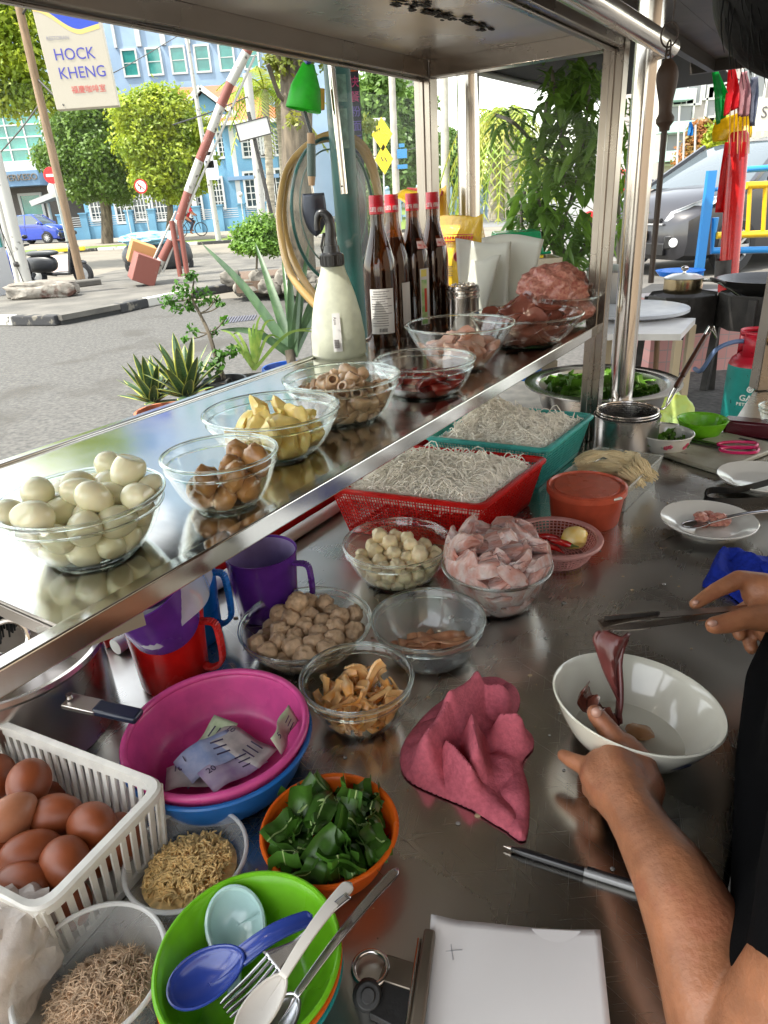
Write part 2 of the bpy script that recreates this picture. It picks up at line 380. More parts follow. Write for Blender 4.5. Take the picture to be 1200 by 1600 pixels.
# worn remains of a sticker on the ceiling sheet
b = MB()
for k in range(26):
    u = .62+k*.017+R_.uniform(-.006, .006); v = .19+R_.uniform(-.018, .018)
    for q in range(3):
        u2 = u+R_.uniform(-.01, .01); v2 = v+R_.uniform(-.012, .012); L = R_.uniform(.004, .012)
        cb(b, u2-L, u2+L, v2-.0035, v2+.0035*R_.uniform(.2, 1), 1.7825-q*.0006, 1.784-q*.0006)
b.build('sticker_residue', M('old_glue', (.03, .028, .025), .8), cart, True)
PR = C(1.505, -.017); PO = C(1.57, .475)
for p in (PR, PO, C(-.72, -.02), C(-.72, .485)):
    b = MB(); b.tube([p+Vector((0, 0, .901)), p+Vector((-.012, 0, 2.16))], .031, 28); b.build('roof_post', m_pipe, cart, True)
zr = 1.768
b = MB(); b.tube([C(-.7, -.062, zr), C(1.48, -.062, zr)], .021, 24); b.tube([C(1.47, -.055, zr), C(1.50, -.03, zr)], .02, 16); b.build('hand_rail', m_pipe, cart, True)
m_roof = M('roof_underside', (.13, .108, .09), .5, var=.3, vs=3, wear=((.17, .145, .12), 2, .55))
# unseen roof extent shaped to set how much daylight reaches the counter
ur = (at(1060, 106, 2.15)-CA).dot(CD)
b = MB(); cb(b, -1.0, ur, -1.35, .30, 2.165, 2.18); cb(b, 1.25, ur, .302, .60, 2.165, 2.18); b.build('roof_sheet', m_roof, cart, True)
b = MB(); cb(b, ur-.045, ur, -1.35, .60, 2.10, 2.163); cb(b, -.75, ur-.046, .45, .49, 2.10, 2.163); cb(b, -1.0, ur-.046, -1.35, -1.31, 2.10, 2.163)
for u in (.5, -.3): cb(b, u, u+.04, -1.309, .449, 2.12, 2.163)
b.build('roof_frame', M('dark_angle_iron', (.05, .042, .036), .5, bump=.2), cart, True)
b = MB(); b.tube([C(ur+.03, .2, 2.08), C(ur+.03, -1.35, 2.08)], .02, 14); b.build('edge_pipe', M('grey_pipe', (.45, .46, .47), .4), cart, True)
# red band and white tube along the outer rim of the counter
b = MB(); cb(b, .06, 1.46, .350, .40, .901, .945); b.build('edge_trim', M('red_plastic_gloss', (.55, .02, .02), .25), cart, True, bevel=.004)
b = MB(); b.tube([C(.06, .328, .914), C(1.46, .328, .914)], .0125, 16); b.build('rail_tube', M('white_tube', (.75, .74, .70), .35), cart, True)
# awning beyond the cart
va = (at(755, 112, 2.25)-CA).dot(CN); pe = at(945, 154, 2.25); ua = (pe-CA).dot(CD); vb = min(.9, va-.5)
t = thing('awning', 'dark shade net awning on a grey pipe above the street side of the cart', 'awning', C(0, va, 0), CRZ)
b = MB(); cb(b, 1.0, ua, .64, va, 2.262, 2.27); b.build('shade_net', M('shade_net_black', (.02, .022, .025), .9, bump=.5, bs=200), t, True)
b = MB(); b.tube([C(-2.5, va, 2.24), C(ua, va, 2.24)], .022, 14)
for u in (-2.4,): b.tube([C(u, va+.03, 0), C(u, va+.03, 2.22)], .02, 12)
b.build('frame_pipe', M('grey_pipe', (.45, .46, .47), .4), t, True)
b = MB()
for k in range(5): b.torus(C(1.85+k*.012, va, 2.235), .028, .007, 14, 6, Matrix.Rotation(1.57, 3, 'X'))
b.build('rope_wrap', M('rope_white', (.6, .58, .52), .9), t, True)

# ================================================================ bowls and what is in them
def fit(rim, wpx, front, z0, k=.5, hmin=.03, hmax=.14):
    base = at(front[0], front[1], z0); bd = math.hypot(base.x, base.y); lo, hi = hmin, hmax
    for _ in range(30):
        h = (lo+hi)/2; c = at(rim[0], rim[1], z0+h); dep = (c-Vector((0, 0, CH))).dot(_F); R = wpx*dep/FPX/2
        if math.hypot(c.x, c.y)-k*R > bd: lo = h
        else: hi = h
    return Vector((c.x, c.y, z0)), R, h
def glass_bowl(label, rim, wpx, front, z0, k=.5, p=.5, band=True, mat=None, rimr=.0022, name='glass_bowl', cat='bowl', t=.0025, group=None):
    loc, R, h = fit(rim, wpx, front, z0, k); rb = R*k; loc = loc+Vector((0, 0, .0006))
    o = thing(name, label, cat, loc, R_.random()*6, group)
    MB().lathe(bowl_prof(R, rb, h, t, p), 64).build('bowl_wall', mat or m_glass, o)
    b = MB(); b.torus((0, 0, h), R-t/2, rimr, 64, 10); b.build('rim', m_rim, o)
    if band:
        f = bowlfn(R, rb, h, p); b = MB(); b.torus((0, 0, h*.8), f(h*.8)+.0004, .0014, 64, 8); b.torus((0, 0, .003), rb*.98, .002, 48, 8); b.build('lip_band', m_rim, o)
    return loc, R, rb, h, bowlfn(R-t-.001, rb-t, h, p)
def chunk_meshes(name, n, fn, mat, smooth=True):
    out = []
    for i in range(n):
        b = MB(); fn(b, i); out.append(b.mesh(name, mat, smooth))
    return out
def fill(meshes, name, label, cat, group, info, N, r, seed=1, dome=0, sc=None, it=220, flat=0, part=1.0, rj=.12, zmax=9, clamp=True):
    """settle N pieces into the bowl and press each one against the wall where it would poke through"""
    loc, R, rb, h, rin = info; rr = random.Random(seed)
    for c, ra in settle(N, r, rin, h*part, dome, seed, it=it, rj=rj):
        rot = Euler((rr.uniform(-3, 3), rr.uniform(-3, 3), rr.uniform(-3, 3))) if not flat else Euler((rr.gauss(0, flat), rr.gauss(0, flat), rr.uniform(0, 6.3)))
        s = (ra/r)*(sc or 1); src = rr.choice(meshes); me = src.copy(); n = len(me.vertices)
        co = np.empty(n*3); me.vertices.foreach_get('co', co); co = co.reshape(-1, 3)@np.array(rot.to_matrix()).T*s
        co += np.array(c)
        zt = h*part+dome*.7; ly = 'on top' if c.z > zt*.62 else ('at the bottom' if c.z < zt*.3 else 'halfway down')
        dq = math.hypot(c.x, c.y)/R; ss = 'in the middle' if dq < .25 else ['right', 'back right', 'back', 'back left', 'left', 'front left', 'front', 'front right'][int((math.atan2(c.y, c.x)/math.tau*8+.5) % 8)]
        lb = f'{label}, {ly}, {ss}'
        k = co[:, 2] < .004; co[k, 2] = .004
        if not clamp: co[:, 2] = (co@np.eye(3))[:, 2]
        zz = np.clip(co[:, 2], 0, h)/h; lim = (rin(h)-rin(0))*zz**rin.p+rin(0)-.0012; L = np.hypot(co[:, 0], co[:, 1]); k = (L > lim) & (co[:, 2] < h+.002)
        co[k, :2] *= (lim[k]/L[k])[:, None]
        if dome:
            q = np.clip((co[:, 2]-h)/(dome*1.15), 0, 1); l2 = rin(h)*np.sqrt(1-q*q*.9)*1.02; k = (co[:, 2] >= h+.002) & (L > l2); co[k, :2] *= (l2[k]/L[k])[:, None]
        co -= np.array(c); me.vertices.foreach_set('co', co.ravel()); me.update()
        inst(me, name, loc+c, (0, 0, 0), 1, lb, cat, group)
# --- peeled eggs
m_egg = M('peeled_egg_white', (.74, .70, .47), .12, var=.12, vs=14, sss=.2)
def egg(b, i, L=.0190, w=.0148):
    vs, fs = ico(4); b.add([Vector((v.x*w*(1-.13*v.z), v.y*w*(1-.13*v.z), v.z*L)) for v in vs], fs)
inf = glass_bowl('big glass bowl of peeled boiled eggs at the near left end of the raised shelf', (127, 775), 254, (130, 890), ZS, .5)
fill(chunk_meshes('peeled_egg', 1, egg, m_egg), 'peeled_egg', 'peeled boiled egg in the big glass bowl', 'egg', 'peeled eggs in the glass bowl', inf, 44, .0160, 3, dome=.032, it=320, part=.95)
# --- braised brown lumps
m_mush = M('braised_brown', (.44, .22, .075), .2, var=.45, vs=25, sss=.1, bump=.25, bs=90)
def mush(b, i):
    b.blob((0, 0, 0), (.019, .016, .012), .18, 1.6, i+2, 3); b.torus((0, .001, .004), .009, .003, 18, 6, Matrix.Rotation(.5, 3, 'X')); b.blob((.003, .002, .006), (.010, .009, .008), .2, 2, i+9, 2)
inf = glass_bowl('glass bowl with a few braised brown mushroom pieces next to the peeled eggs', (343, 708), 182, (345, 803), ZS, .5)
fill(chunk_meshes('braised_mushroom', 4, mush, m_mush), 'braised_mushroom', 'brown braised mushroom piece beside the eggs', 'mushroom', 'brown mushroom pieces in the glass bowl', inf, 13, .0165, 5, it=200)
# --- pale yellow pieces
m_yel = M('pale_yellow_flesh', (.85, .66, .22), .3, var=.25, vs=30, sss=.3, bump=.3, bs=70)
def yel(b, i): b.blob((0, 0, 0), (.026, .019, .010), .35, 1.5, i+20, 3, bend=.2)
inf = glass_bowl('wide glass bowl of pale yellow crinkled pieces, third from the near end of the shelf', (424, 640), 214, (440, 722), ZS, .5)
fill(chunk_meshes('yellow_piece', 5, yel, m_yel), 'yellow_piece', 'pale yellow crinkled piece in its glass bowl', 'food piece', 'yellow crinkled pieces in the glass bowl', inf, 26, .0165, 8, sc=.98, it=200, part=.8)
# --- intestine rings
m_int = M('boiled_intestine', (.50, .33, .19), .28, var=.35, vs=45, sss=.15, bump=.35, bs=110)
def inte(b, i):
    k = 9; th = 1.2+.5*(i % 3); Rr = .022/(th*.6)
    P = [Vector((Rr*math.cos(th*(j/k-.5)), Rr*math.sin(th*(j/k-.5)), .002*math.sin(j+i)))-Vector((Rr, 0, 0)) for j in range(k+1)]
    ro = [.0085+.0012*math.sin(j*2.1+i) for j in range(k+1)]
    b.tube(P, ro, 14, caps=False)
    b.tube(P, [x*.62 for x in ro], 10, caps=False)
    for e in (0, k):
        t_ = (P[1]-P[0] if e == 0 else P[k]-P[k-1]).normalized(); up = t_.orthogonal().normalized(); q = t_.cross(up)
        V = []; n = 14
        for rr_ in (ro[e], ro[e]*.62):
            for j in range(n): a = 2*math.pi*j/n; V.append(P[e]+(up*math.cos(a)+q*math.sin(a))*rr_)
        b.add(V, [[j, (j+1) % n, n+(j+1) % n, n+j] for j in range(n)])
inf = glass_bowl('glass bowl of brown cut intestine rings in the middle of the shelf', (533, 588), 184, (555, 665), ZS, .55)
fill(chunk_meshes('intestine_ring', 6, inte, m_int), 'intestine_ring', 'hollow brown intestine piece in its glass bowl', 'food piece', 'intestine pieces in the glass bowl', inf, 64, .0128, 12, sc=1.1, it=200, dome=.015)
# --- dark red pieces
m_blood = M('raw_red_offal', (.22, .012, .008), .12, var=.5, vs=18, bump=.15, bs=40, coat=.5)
def slab(sx, sy, sz, amp=.25, fr=1.4, sd=0, pw=.75, bend=.5):
    def f(b, i): b.blob((0, 0, 0), (sx*(1+.2*math.sin(i*3.1)), sy*(1+.15*math.cos(i*1.7)), sz), amp, fr, i+sd, 3, pw=pw, bend=bend*math.sin(i*2.3+1))
    return f
inf = glass_bowl('glass bowl holding dark red raw pieces in blood, fifth along the shelf', (662, 562), 162, (665, 624), ZS, .6)
fill(chunk_meshes('red_offal_piece', 4, slab(.030, .022, .006, sd=40), m_blood), 'red_offal_piece', 'glossy dark red raw piece in blood', 'raw meat', 'dark red pieces in the glass bowl', inf, 12, .0165, 4, it=160, flat=.25, part=.6)
loc, R, rb, h, rin = inf
b = MB(); b.lathe([(0, 0.004), (rin(.004)-.001, .004), (rin(h*.3)-.0015, h*.3), (0, h*.3+.0003)], 40, loc); tag(b.build('blood', M('blood_liquid', (.10, .002, .002), .05, coat=.6)), 'dark red liquid pooled in the bottom of the fifth glass bowl', 'liquid')
# --- pork slices
m_pork = M('raw_pork', (.58, .29, .20), .22, var=.25, vs=22, sss=.2, bump=.2, bs=60, col2=(.62, .40, .32))
inf = glass_bowl('tall flared glass bowl of pale pink raw pork slices, sixth along the shelf', (718, 506), 172, (745, 580), ZS, .42, .7, band=False)
fill(chunk_meshes('pork_slice', 5, slab(.030, .022, .009, .3, 2.0, 60, .85, .4), m_pork), 'pork_slice', 'pale pink pork slice in the flared bowl', 'raw meat', 'pork slices in the flared glass bowl', inf, 34, .0145, 6, sc=1.05, it=180, part=.8, flat=.3)
# --- liver
m_liver = M('raw_liver', (.19, .055, .035), .18, var=.4, vs=18, bump=.15, bs=45, coat=.35)
inf = glass_bowl('glass bowl piled high with dark brown raw liver slices', (822, 490), 176, (838, 545), ZS, .5, .6, band=False)
fill(chunk_meshes('liver_slice', 6, slab(.036, .024, .007, .3, 2.0, 80, .85, .5), m_liver), 'liver_slice', 'dark brown liver slice in the heaped bowl', 'raw meat', 'liver slices heaped in the glass bowl', inf, 76, .0155, 9, dome=.08, sc=1.1, it=200, flat=.3)
# --- mince
m_mince = M('minced_pork', (.36, .105, .08), .3, col2=(.56, .27, .20), vs=150, bump=1, bs=150, detail=6)
inf = glass_bowl('glass bowl at the far end of the shelf heaped with pink minced pork', (882, 462), 112, (905, 512), ZS, .5, .6, band=False)
loc, R, rb, h, rin = inf
b = MB(); b.blob(Vector((0, 0, h*.55)), (R*.90, R*.90, h*.52), .05, 3, 5, 5); b.blob(Vector((-R*.35, -.004, h+.012)), (R*.92, R*.80, .062), .20, 2.4, 8, 5)
b.v = [v+loc for v in b.v]; b.v = [Vector((v.x, v.y, max(v.z, loc.z+.004))) for v in b.v]
tag(b.build('minced_pork', m_mince), 'tall mound of coarse pink minced pork in the far shelf bowl', 'minced meat')

# --- counter bowls
m_fb = M('white_fish_ball', (.88, .72, .44), .38, var=.18, vs=30, sss=.15, bump=.25, bs=130)
def ball(sd, r=.0165, fl=.9, amp=.13):
    def f(b, i): b.blob((0, 0, 0), (r, r*.97, r*fl), amp, 1.7, i+sd, 4, pw=.93)
    return f
inf = glass_bowl('glass bowl of off white fish balls in front of the red noodle basket', (620, 846), 170, (618, 924), .9, .55)
fill(chunk_meshes('fish_ball', 5, ball(100), m_fb), 'fish_ball', 'cream white fish ball in its glass bowl', 'fish ball', 'white fish balls in the glass bowl', inf, 62, .0133, 21, dome=.035, sc=.83, it=240)
m_mb = M('grey_brown_meatball', (.54, .36, .21), .5, var=.28, vs=60, bump=.7, bs=150)
inf = glass_bowl('wide glass bowl of rough greyish brown meatballs beside the purple jug', (477, 972), 208, (480, 1052), .9, .6)
fill(chunk_meshes('meatball', 6, ball(120, .0165, .95, .22), m_mb), 'meatball', 'rough greyish brown meatball in its bowl', 'meatball', 'brown meatballs in the glass bowl', inf, 56, .0142, 22, dome=.045, sc=.9, it=240)
inf = glass_bowl('nearly empty frosted glass bowl with strips of cured meat behind the pink towel', (669, 966), 178, (672, 1052), .9, .55, mat=GLASS('worn_glass', (.88, .9, .9), 1.5, .1, .22))
m_ham = M('cured_meat', (.42, .15, .07), .3, var=.3, vs=30, bump=.3, bs=80, col2=(.65, .34, .18))
loc, R, rb, h, rin = inf
for k, (dx, dy, rz, s) in enumerate([(-.02, .0, .5, 1), (.012, -.006, -.1, 1.1), (.02, .004, .25, .9), (-.008, -.014, .1, .9)]):
    b = MB(); b.grid(lambda a, c: Vector(((a-.5)*.082*s, (c-.5)*.030+.006*math.sin(a*7), .010+.0035*k+.006*math.sin(a*9+k)*c+.004*math.cos(c*5))), 20, 6)
    me = b.mesh('cured_meat_strip', m_ham); o = inst(me, 'cured_meat_strip', loc+Vector((dx, dy, .004)), (.1, .05*k, rz), 1, 'reddish brown cured meat strip in the frosted glass bowl', 'cured meat', 'cured meat strips in the frosted bowl')
    md = o.modifiers.new('s', 'SOLIDIFY'); md.thickness = .003
inf = glass_bowl('small glass bowl of orange tripe strips nearest to the pink money bowl', (557, 1058), 177, (560, 1152), .9, .52, rimr=.003)
m_tri = M('orange_tripe', (.80, .34, .07), .22, var=.3, vs=30, sss=.15, bump=.3, bs=90, col2=(.85, .55, .26))
def strip(b, i):
    b.grid(lambda a, c: Vector(((a-.5)*.036, (c-.5)*.012*(1+.25*math.sin(a*5+i)), .007*math.sin(a*3.4+i)+.003*math.cos(c*4+i*2))), 14, 5)
    V0 = list(b.v); F0 = list(b.f); n = len(V0)
    b.v += [v+Vector((0, 0, .0035)) for v in V0]; b.f += [[j+n for j in f] for f in F0]; b.m += [0]*len(F0)
    ring = [j for j in range(15)]+[j*15+14 for j in range(1, 6)]+[5*15+j for j in range(13, -1, -1)]+[j*15 for j in range(4, 0, -1)]
    for q in range(len(ring)): a_, c_ = ring[q], ring[(q+1) % len(ring)]; b.f.append([a_, c_, c_+n, a_+n]); b.m.append(0)
fill(chunk_meshes('tripe_strip', 6, strip, m_tri, 60), 'tripe_strip', 'orange tripe strip in the small bowl', 'food piece', 'orange tripe strips in the small glass bowl', inf, 56, .0102, 23, dome=.008, sc=1.0, it=200, flat=.8, part=.8)
# fish slices
m_fish = M('raw_fish_flesh', (.50, .22, .17), .2, var=.15, vs=30, sss=.2, bump=.9, bs=80, col2=(.58, .47, .44), stretch=(1, 3, 1))
loc0, R0_, h0 = fit((776, 880), 172, (790, 966), .9, .55)
inf = glass_bowl('clear glass bowl overflowing with pinkish white raw fish slices', (776, 880), 172, (790, 966), .9, .55, band=False)
fill(chunk_meshes('fish_slice', 8, slab(.032, .022, .011, .42, 2.1, 140, .7, .35), m_fish), 'fish_slice', 'pinkish raw fish slice in its heaped bowl', 'raw fish', 'raw fish slices in the glass bowl', inf, 84, .0165, 31, dome=.09, sc=1.0, it=260, flat=.5)
# ================================================================ plastics, baskets, noodles
def P(name, c, trl=.25, rough=.3, **k): k.setdefault('var', .10); k.setdefault('vs', 45); k.setdefault('rvar', .10); return M(name, c, rough, trl=trl, **k)
def lattice(root, mat, rim, base, ncol, nrow, bw, bt, rimw, ribs=0, z_edge=.0, sub=None, floor=True, band=.0):
    """open work wall between a base quad and a rim quad (world points)"""
    for s in range(4):
        b = MB(); A, B_ = base[s], base[(s+1) % 4]; D, Cc = rim[s], rim[(s+1) % 4]
        n = ncol[s % 2]; up = ((D-A)+(Cc-B_)).normalized()
        nn = (B_-A).cross(up).normalized()
        for i in range(n+1):
            t = i/n; p = A.lerp(B_, t); q = D.lerp(Cc, t); ww = bw*(2.2 if ribs and i % ribs == 0 else 1)
            b.seg(p, q, bt*(1.4 if ribs and i % ribs == 0 else 1), ww, nn.cross(up)) if False else b.seg(p, q, ww, bt, nn)
        for j in range(nrow+1):
            t = j/nrow; b.seg(A.lerp(D, t)+nn*.0002, B_.lerp(Cc, t)+nn*.0002, bw, bt*.9, nn)
        if band: b.seg(A.lerp(D, 1-band/2), B_.lerp(Cc, 1-band/2), (D-A).length*band, bt*1.15, nn); b.seg(A.lerp(D, .03), B_.lerp(Cc, .03), (D-A).length*.09, bt*1.2, nn)
        b.build('basket_wall', mat, root, True, smooth=False)
    if floor:
        b = MB(); nx, ny = ncol[0]//2, ncol[1]//2
        for i in range(nx+1): b.seg(base[0].lerp(base[1], i/nx)+Vector((0, 0, .001)), base[3].lerp(base[2], i/nx)+Vector((0, 0, .001)), bw*1.3, .002)
        for i in range(ny+1): b.seg(base[0].lerp(base[3], i/ny)+Vector((0, 0, .0018)), base[1].lerp(base[2], i/ny)+Vector((0, 0, .0018)), bw*1.3, .002)
        b.build('basket_floor', mat, root, True, smooth=False)
    pts = []; cen = sum(rim, Vector())/4
    for s in range(4):
        p = rim[s]; a = rim[s-1]; c = rim[(s+1) % 4]; r = .018
        e1 = p+(a-p).normalized()*r; e2 = p+(c-p).normalized()*r
        for k in range(5): t = k/4; pts.append(e1.lerp(p, t).lerp(p.lerp(e2, t), t))
    b = MB(); n = len(pts); V = []; F = []
    for k, p in enumerate(pts):
        o = (p-cen).normalized(); V += [p-o*rimw*.3+Vector((0, 0, .0012)), p+o*rimw*.55+Vector((0, 0, .0022)), p+o*rimw+Vector((0, 0, -.001)), p+o*rimw*.96+Vector((0, 0, -.006)), p+o*rimw*.8+Vector((0, 0, -.006)), p+o*rimw*.4+Vector((0, 0, -.0015)), p-o*rimw*.3+Vector((0, 0, -.0015))]
    for k in range(n):
        for j in range(7): F.append([k*7+j, k*7+(j+1) % 7, ((k+1) % n)*7+(j+1) % 7, ((k+1) % n)*7+j])
    b.add(V, F); b.build('rim', mat, root, True)
def quad(px, z): return [at(x, y, z) for x, y in px]
def cen4(q): return sum(q, Vector())/4
def para(a, b_, c): return [a, b_, c, a+c-b_]
m_red = P('red_basket_plastic', (.72, .018, .015), .4, .3); m_teal = P('teal_basket_plastic', (.10, .58, .52), .35, .3)
RIMZ = 1.0
rq = para(at(517, 762, RIMZ), at(752, 790, RIMZ), at(850, 716, RIMZ)); fl, fr = at(530, 824, .902), at(772, 838, .902)
cR = cen4(rq)
bq = [Vector((cR.x+(p.x-cR.x)*.86, cR.y+(p.y-cR.y)*.86, .903)) for p in rq]
t = thing('noodle_basket', 'red open weave plastic basket full of white rice noodles', 'basket', (cR.x, cR.y, .9)); lattice(t, m_red, rq, bq, (52, 36), 13, .0013, .0016, .011, ribs=6, band=.1)
RQ = rq
tq = para(at(668, 682, RIMZ), at(853, 702, RIMZ), at(924, 648, RIMZ)); cT = cen4(tq)
tb = [Vector((cT.x+(p.x-cT.x)*.84, cT.y+(p.y-cT.y)*.84, .903)) for p in tq]
t = thing('noodle_basket', 'turquoise open weave plastic basket of rice noodles behind the red one', 'basket', (cT.x, cT.y, .9)); lattice(t, m_teal, tq, tb, (40, 32), 12, .0015, .0016, .012, ribs=5, band=.12)
# rice vermicelli: hundreds of loose strands
def noodles(name, q, z0, h, n, r, mat, label, seed, mounds, L=.16, cat='noodles'):
    rr = random.Random(seed); b = MB(); c = cen4(q)
    core = MB()
    def top(s, t):
        e = min(1, 6*min(s, 1-s))*min(1, 6*min(t, 1-t)); m = sum(a*math.exp(-((s-x)**2+(t-y)**2)/(w_*w_)) for x, y, a, w_ in mounds)
        return z0+h*e**.5*.6+m*e
    def pt(s, t): 
        p = q[0].lerp(q[1], s).lerp(q[3].lerp(q[2], s), t); return Vector((c.x+(p.x-c.x)*.93, c.y+(p.y-c.y)*.93, 0))
    core.grid(lambda s, t: (lambda p: Vector((p.x, p.y, top(s, t)-.004)))(pt(s, t)), 24, 18)
    for k in range(n):
        s, t = rr.uniform(.03, .97), rr.uniform(.03, .97); a = rr.uniform(0, 6.3); ca = rr.gauss(0, .5); P_ = []; lift = abs(rr.gauss(0, .009)); dep = rr.uniform(-.005, .004); ph = rr.uniform(0, 6)
        m = 13; st = L/m*rr.uniform(.5, 1.2)/.3
        for i in range(m):
            z = top(s, t)+lift*math.sin(i*.7+ph)+dep
            p = pt(s, t); P_.append(Vector((p.x, p.y, z)))
            a += ca+rr.gauss(0, .25); s += math.cos(a)*st; t += math.sin(a)*st
            if not .01 < s < .99 or not .01 < t < .99: a += 1.9; s = min(.985, max(.015, s)); t = min(.985, max(.015, t))
        b.tube(P_, r, 4, caps=False)
    b.v += [v for v in core.v]; o = len(b.v)-len(core.v); b.f += [[i+o for i in f] for f in core.f]; b.m += [0]*len(core.f)
    return tag(b.build(name, mat), label, cat, kind='stuff')
m_vm = M('rice_vermicelli', (.95, .90, .79), .5)
noodles('rice_vermicelli', RQ, .980, .03, 1500, .0011, m_vm, 'tangled white rice vermicelli heaped in the red basket', 3, [(.45, .5, .022, .3), (.25, .4, .012, .2), (.7, .6, .010, .2)])
noodles('rice_vermicelli', tq, .978, .03, 1100, .0011, m_vm, 'tangled white rice vermicelli in the turquoise basket', 4, [(.15, .6, .055, .25), (.55, .5, .02, .3)])

# orange tub with lid
loc, R, h = fit((917, 757), 120, (912, 832), .9, .86)
t = thing('lidded_tub', 'round orange red translucent plastic tub with lid and chilli paste inside', 'tub', loc)
m_tub = P('orange_tub', (.62, .10, .045), .3, .35); rb = R*.86
MB().lathe([(0, 0), (rb, 0), (rb+.001, .004), (R*.97, h-.006), (R*.97, h-.002), (R*.95, h-.002), (rb-.002, .003), (0, .003)], 56).build('tub_body', m_tub, t)
MB().lathe([(R*.99, h-.012), (R*1.02, h-.012), (R*1.02, h-.001), (R*.96, h+.001), (R*.93, h-.003), (R*.84, h-.004), (R*.82, h-.0015), (0, h-.001)], 64).build('lid', P('orange_lid', (.72, .14, .07), .3, .28), t)
b = MB(); b.box((R*.5, -R*.88, h-.004), (.018, .008, .004), rotz(.3)); b.build('lid_tab', M('white_tab', (.8, .78, .7), .4), t, bevel=.001)
b = MB(); b.lathe([(0, .004), (rb-.004, .004), (R*.93, h*.62), (0, h*.64)], 40); b.build('chilli_paste', M('chilli_paste', (.35, .05, .02), .4, var=.5, vs=60, bump=.5, bs=80), t)

# pink sieve basket
loc, R, h = fit((868, 838), 145, (872, 892), .9, .62)
t = thing('sieve_basket', 'small round pale pink plastic sieve basket holding chillies and a cut yellow fruit', 'basket', loc)
m_pk = P('pale_pink_plastic', (.80, .42, .38), .35, .35); f = bowlfn(R*.9, R*.62, h, .6)
b = MB()
for i in range(64):
    a = 2*math.pi*i/64; b.tube([Vector((f(z)*math.cos(a), f(z)*math.sin(a), z)) for z in (0.002, h*.3, h*.6, h*.95)], .0011, 4)
for j in range(8): z = h*(.04+.13*j); b.torus((0, 0, z), f(z), .0011, 56, 4)
b.build('sieve_wall', m_pk, t)
b = MB()
for j in range(1, 8): b.torus((0, 0, .002), R*.62*j/8, .0011, 40, 4)
for i in range(24): a = 2*math.pi*i/24; b.tube([(0.004*math.cos(a), .004*math.sin(a), .002), (R*.62*math.cos(a), R*.62*math.sin(a), .002)], .001, 4)
b.build('sieve_floor', m_pk, t)
MB().lathe([(R*.86, h-.003), (R*.88, h), (R*.98, h+.001), (R, h-.002), (R*.985, h-.006), (R*.97, h-.003), (R*.9, h-.002)], 64).build('rim', m_pk, t)
m_chi = M('red_chilli', (.50, .006, .005), .15, coat=.5); m_stem = M('chilli_stem', (.10, .16, .03), .5)
for k, (dx, dy, rz, dz) in enumerate([(-.034, -.002, .3, .022), (-.014, -.016, -.5, .026), (-.010, .008, -.3, .034), (-.030, .016, .9, .024), (.002, -.008, 2.4, .034)]):
    c = thing('red_chilli', ['red chilli at the left in the pink sieve basket', 'red chilli near the front of the pink sieve basket', 'topmost red chilli pointing at the yellow fruit', 'red chilli at the back of the pink sieve basket', 'short red chilli across the pile in the sieve'][k], 'chilli', loc+Vector((dx, dy, dz)), rz, 'red chillies in the sieve basket')
    MB().tube([(-.026, 0, 0), (-.018, .001, .001), (0, .003, .002), (.014, .001, .001), (.028, -.006, -.002)], [.004, .0062, .0058, .004, .0008], 10).build('pod', m_chi, c)
    MB().tube([(-.026, 0, 0), (-.033, .002, .002), (-.042, .006, .005)], [.004, .0016, .0012], 7).build('stem', m_stem, c)
c = thing('cut_fruit', 'yellow peeled cut fruit in the pink sieve basket', 'fruit', loc+Vector((.034, .000, .036)), .7)
b = MB(); b.blob((0, 0, 0), (.026, .021, .019), .12, 1.2, 4, 4); b.build('flesh', M('yellow_fruit', (.80, .52, .06), .3, sss=.2, col2=(.85, .66, .3), vs=40, bump=.15), c)

# clear box of dried noodle bundles
ra = at(872, 745, .96); rb_ = at(982, 762, .96); rc = at(1036, 712, .96); q = para(ra, rb_, rc); cc = cen4(q)
base = [Vector((cc.x+(p.x-cc.x)*.88, cc.y+(p.y-cc.y)*.88, .9)) for p in q]
t = thing('clear_box', 'clear rectangular plastic box piled with thin yellow noodle bundles', 'box', (cc.x, cc.y, .9))
m_clr = M('frosted_clear_plastic', (.75, .75, .70), .25, alpha=.28)
b = MB(); V = [p for p in base]+[p for p in q]; V = [Vector((p.x, p.y, p.z+(.001 if i < 4 else 0))) for i, p in enumerate(V)]
b.add(V, [[0, 1, 2, 3]]+[[i, (i+1) % 4, 4+(i+1) % 4, 4+i] for i in range(4)]); b.build('box_wall', m_clr, t, True, smooth=False, solid=.0015)
b = MB(); b.tube([p for p in q], .0022, 8, closed=True); b.build('rim', m_clr, t, True)
m_dn = M('thin_yellow_noodle', (.85, .70, .42), .5, trl=.1)
def bundle(ca, d, up, n, L, wd, ht, seed, arch=.02):
    rr = random.Random(seed); b = MB(); side = d.cross(up).normalized()
    for k in range(n):
        a, r = rr.uniform(0, 6.28), math.sqrt(rr.random()); o = side*math.cos(a)*r*wd+up*math.sin(a)*r*ht; j = rr.gauss(0, .004); P_ = []
        for i in range(9):
            s = i/8-.5; w = .7+.3*math.sin(i*1.4+seed); fray = (abs(s)*2)**3*rr.uniform(-.008, .008)
            P_.append(ca+d*(s*L+j)+o*w+up*(arch*(1-4*s*s))+side*(.004*math.sin(s*9+seed)+fray)+up*fray*.5)
        b.tube(P_, .0011, 4, caps=False)
    return b
dx = (q[1]-q[0]).normalized(); dy = (q[3]-q[0]).normalized(); up = Vector((0, 0, 1))
bs_ = [(.0, .0, dx, .040, .13, 'front'), (.01, .035, dx, .035, .13, 'back'), (.038, .012, (dx-dy*.9).normalized(), .060, .085, 'right top'), (-.02, .02, (dx*.9+dy*.3).normalized(), .058, .12, 'left top'), (.04, -.02, (dx-dy).normalized(), .045, .07, 'front right')]
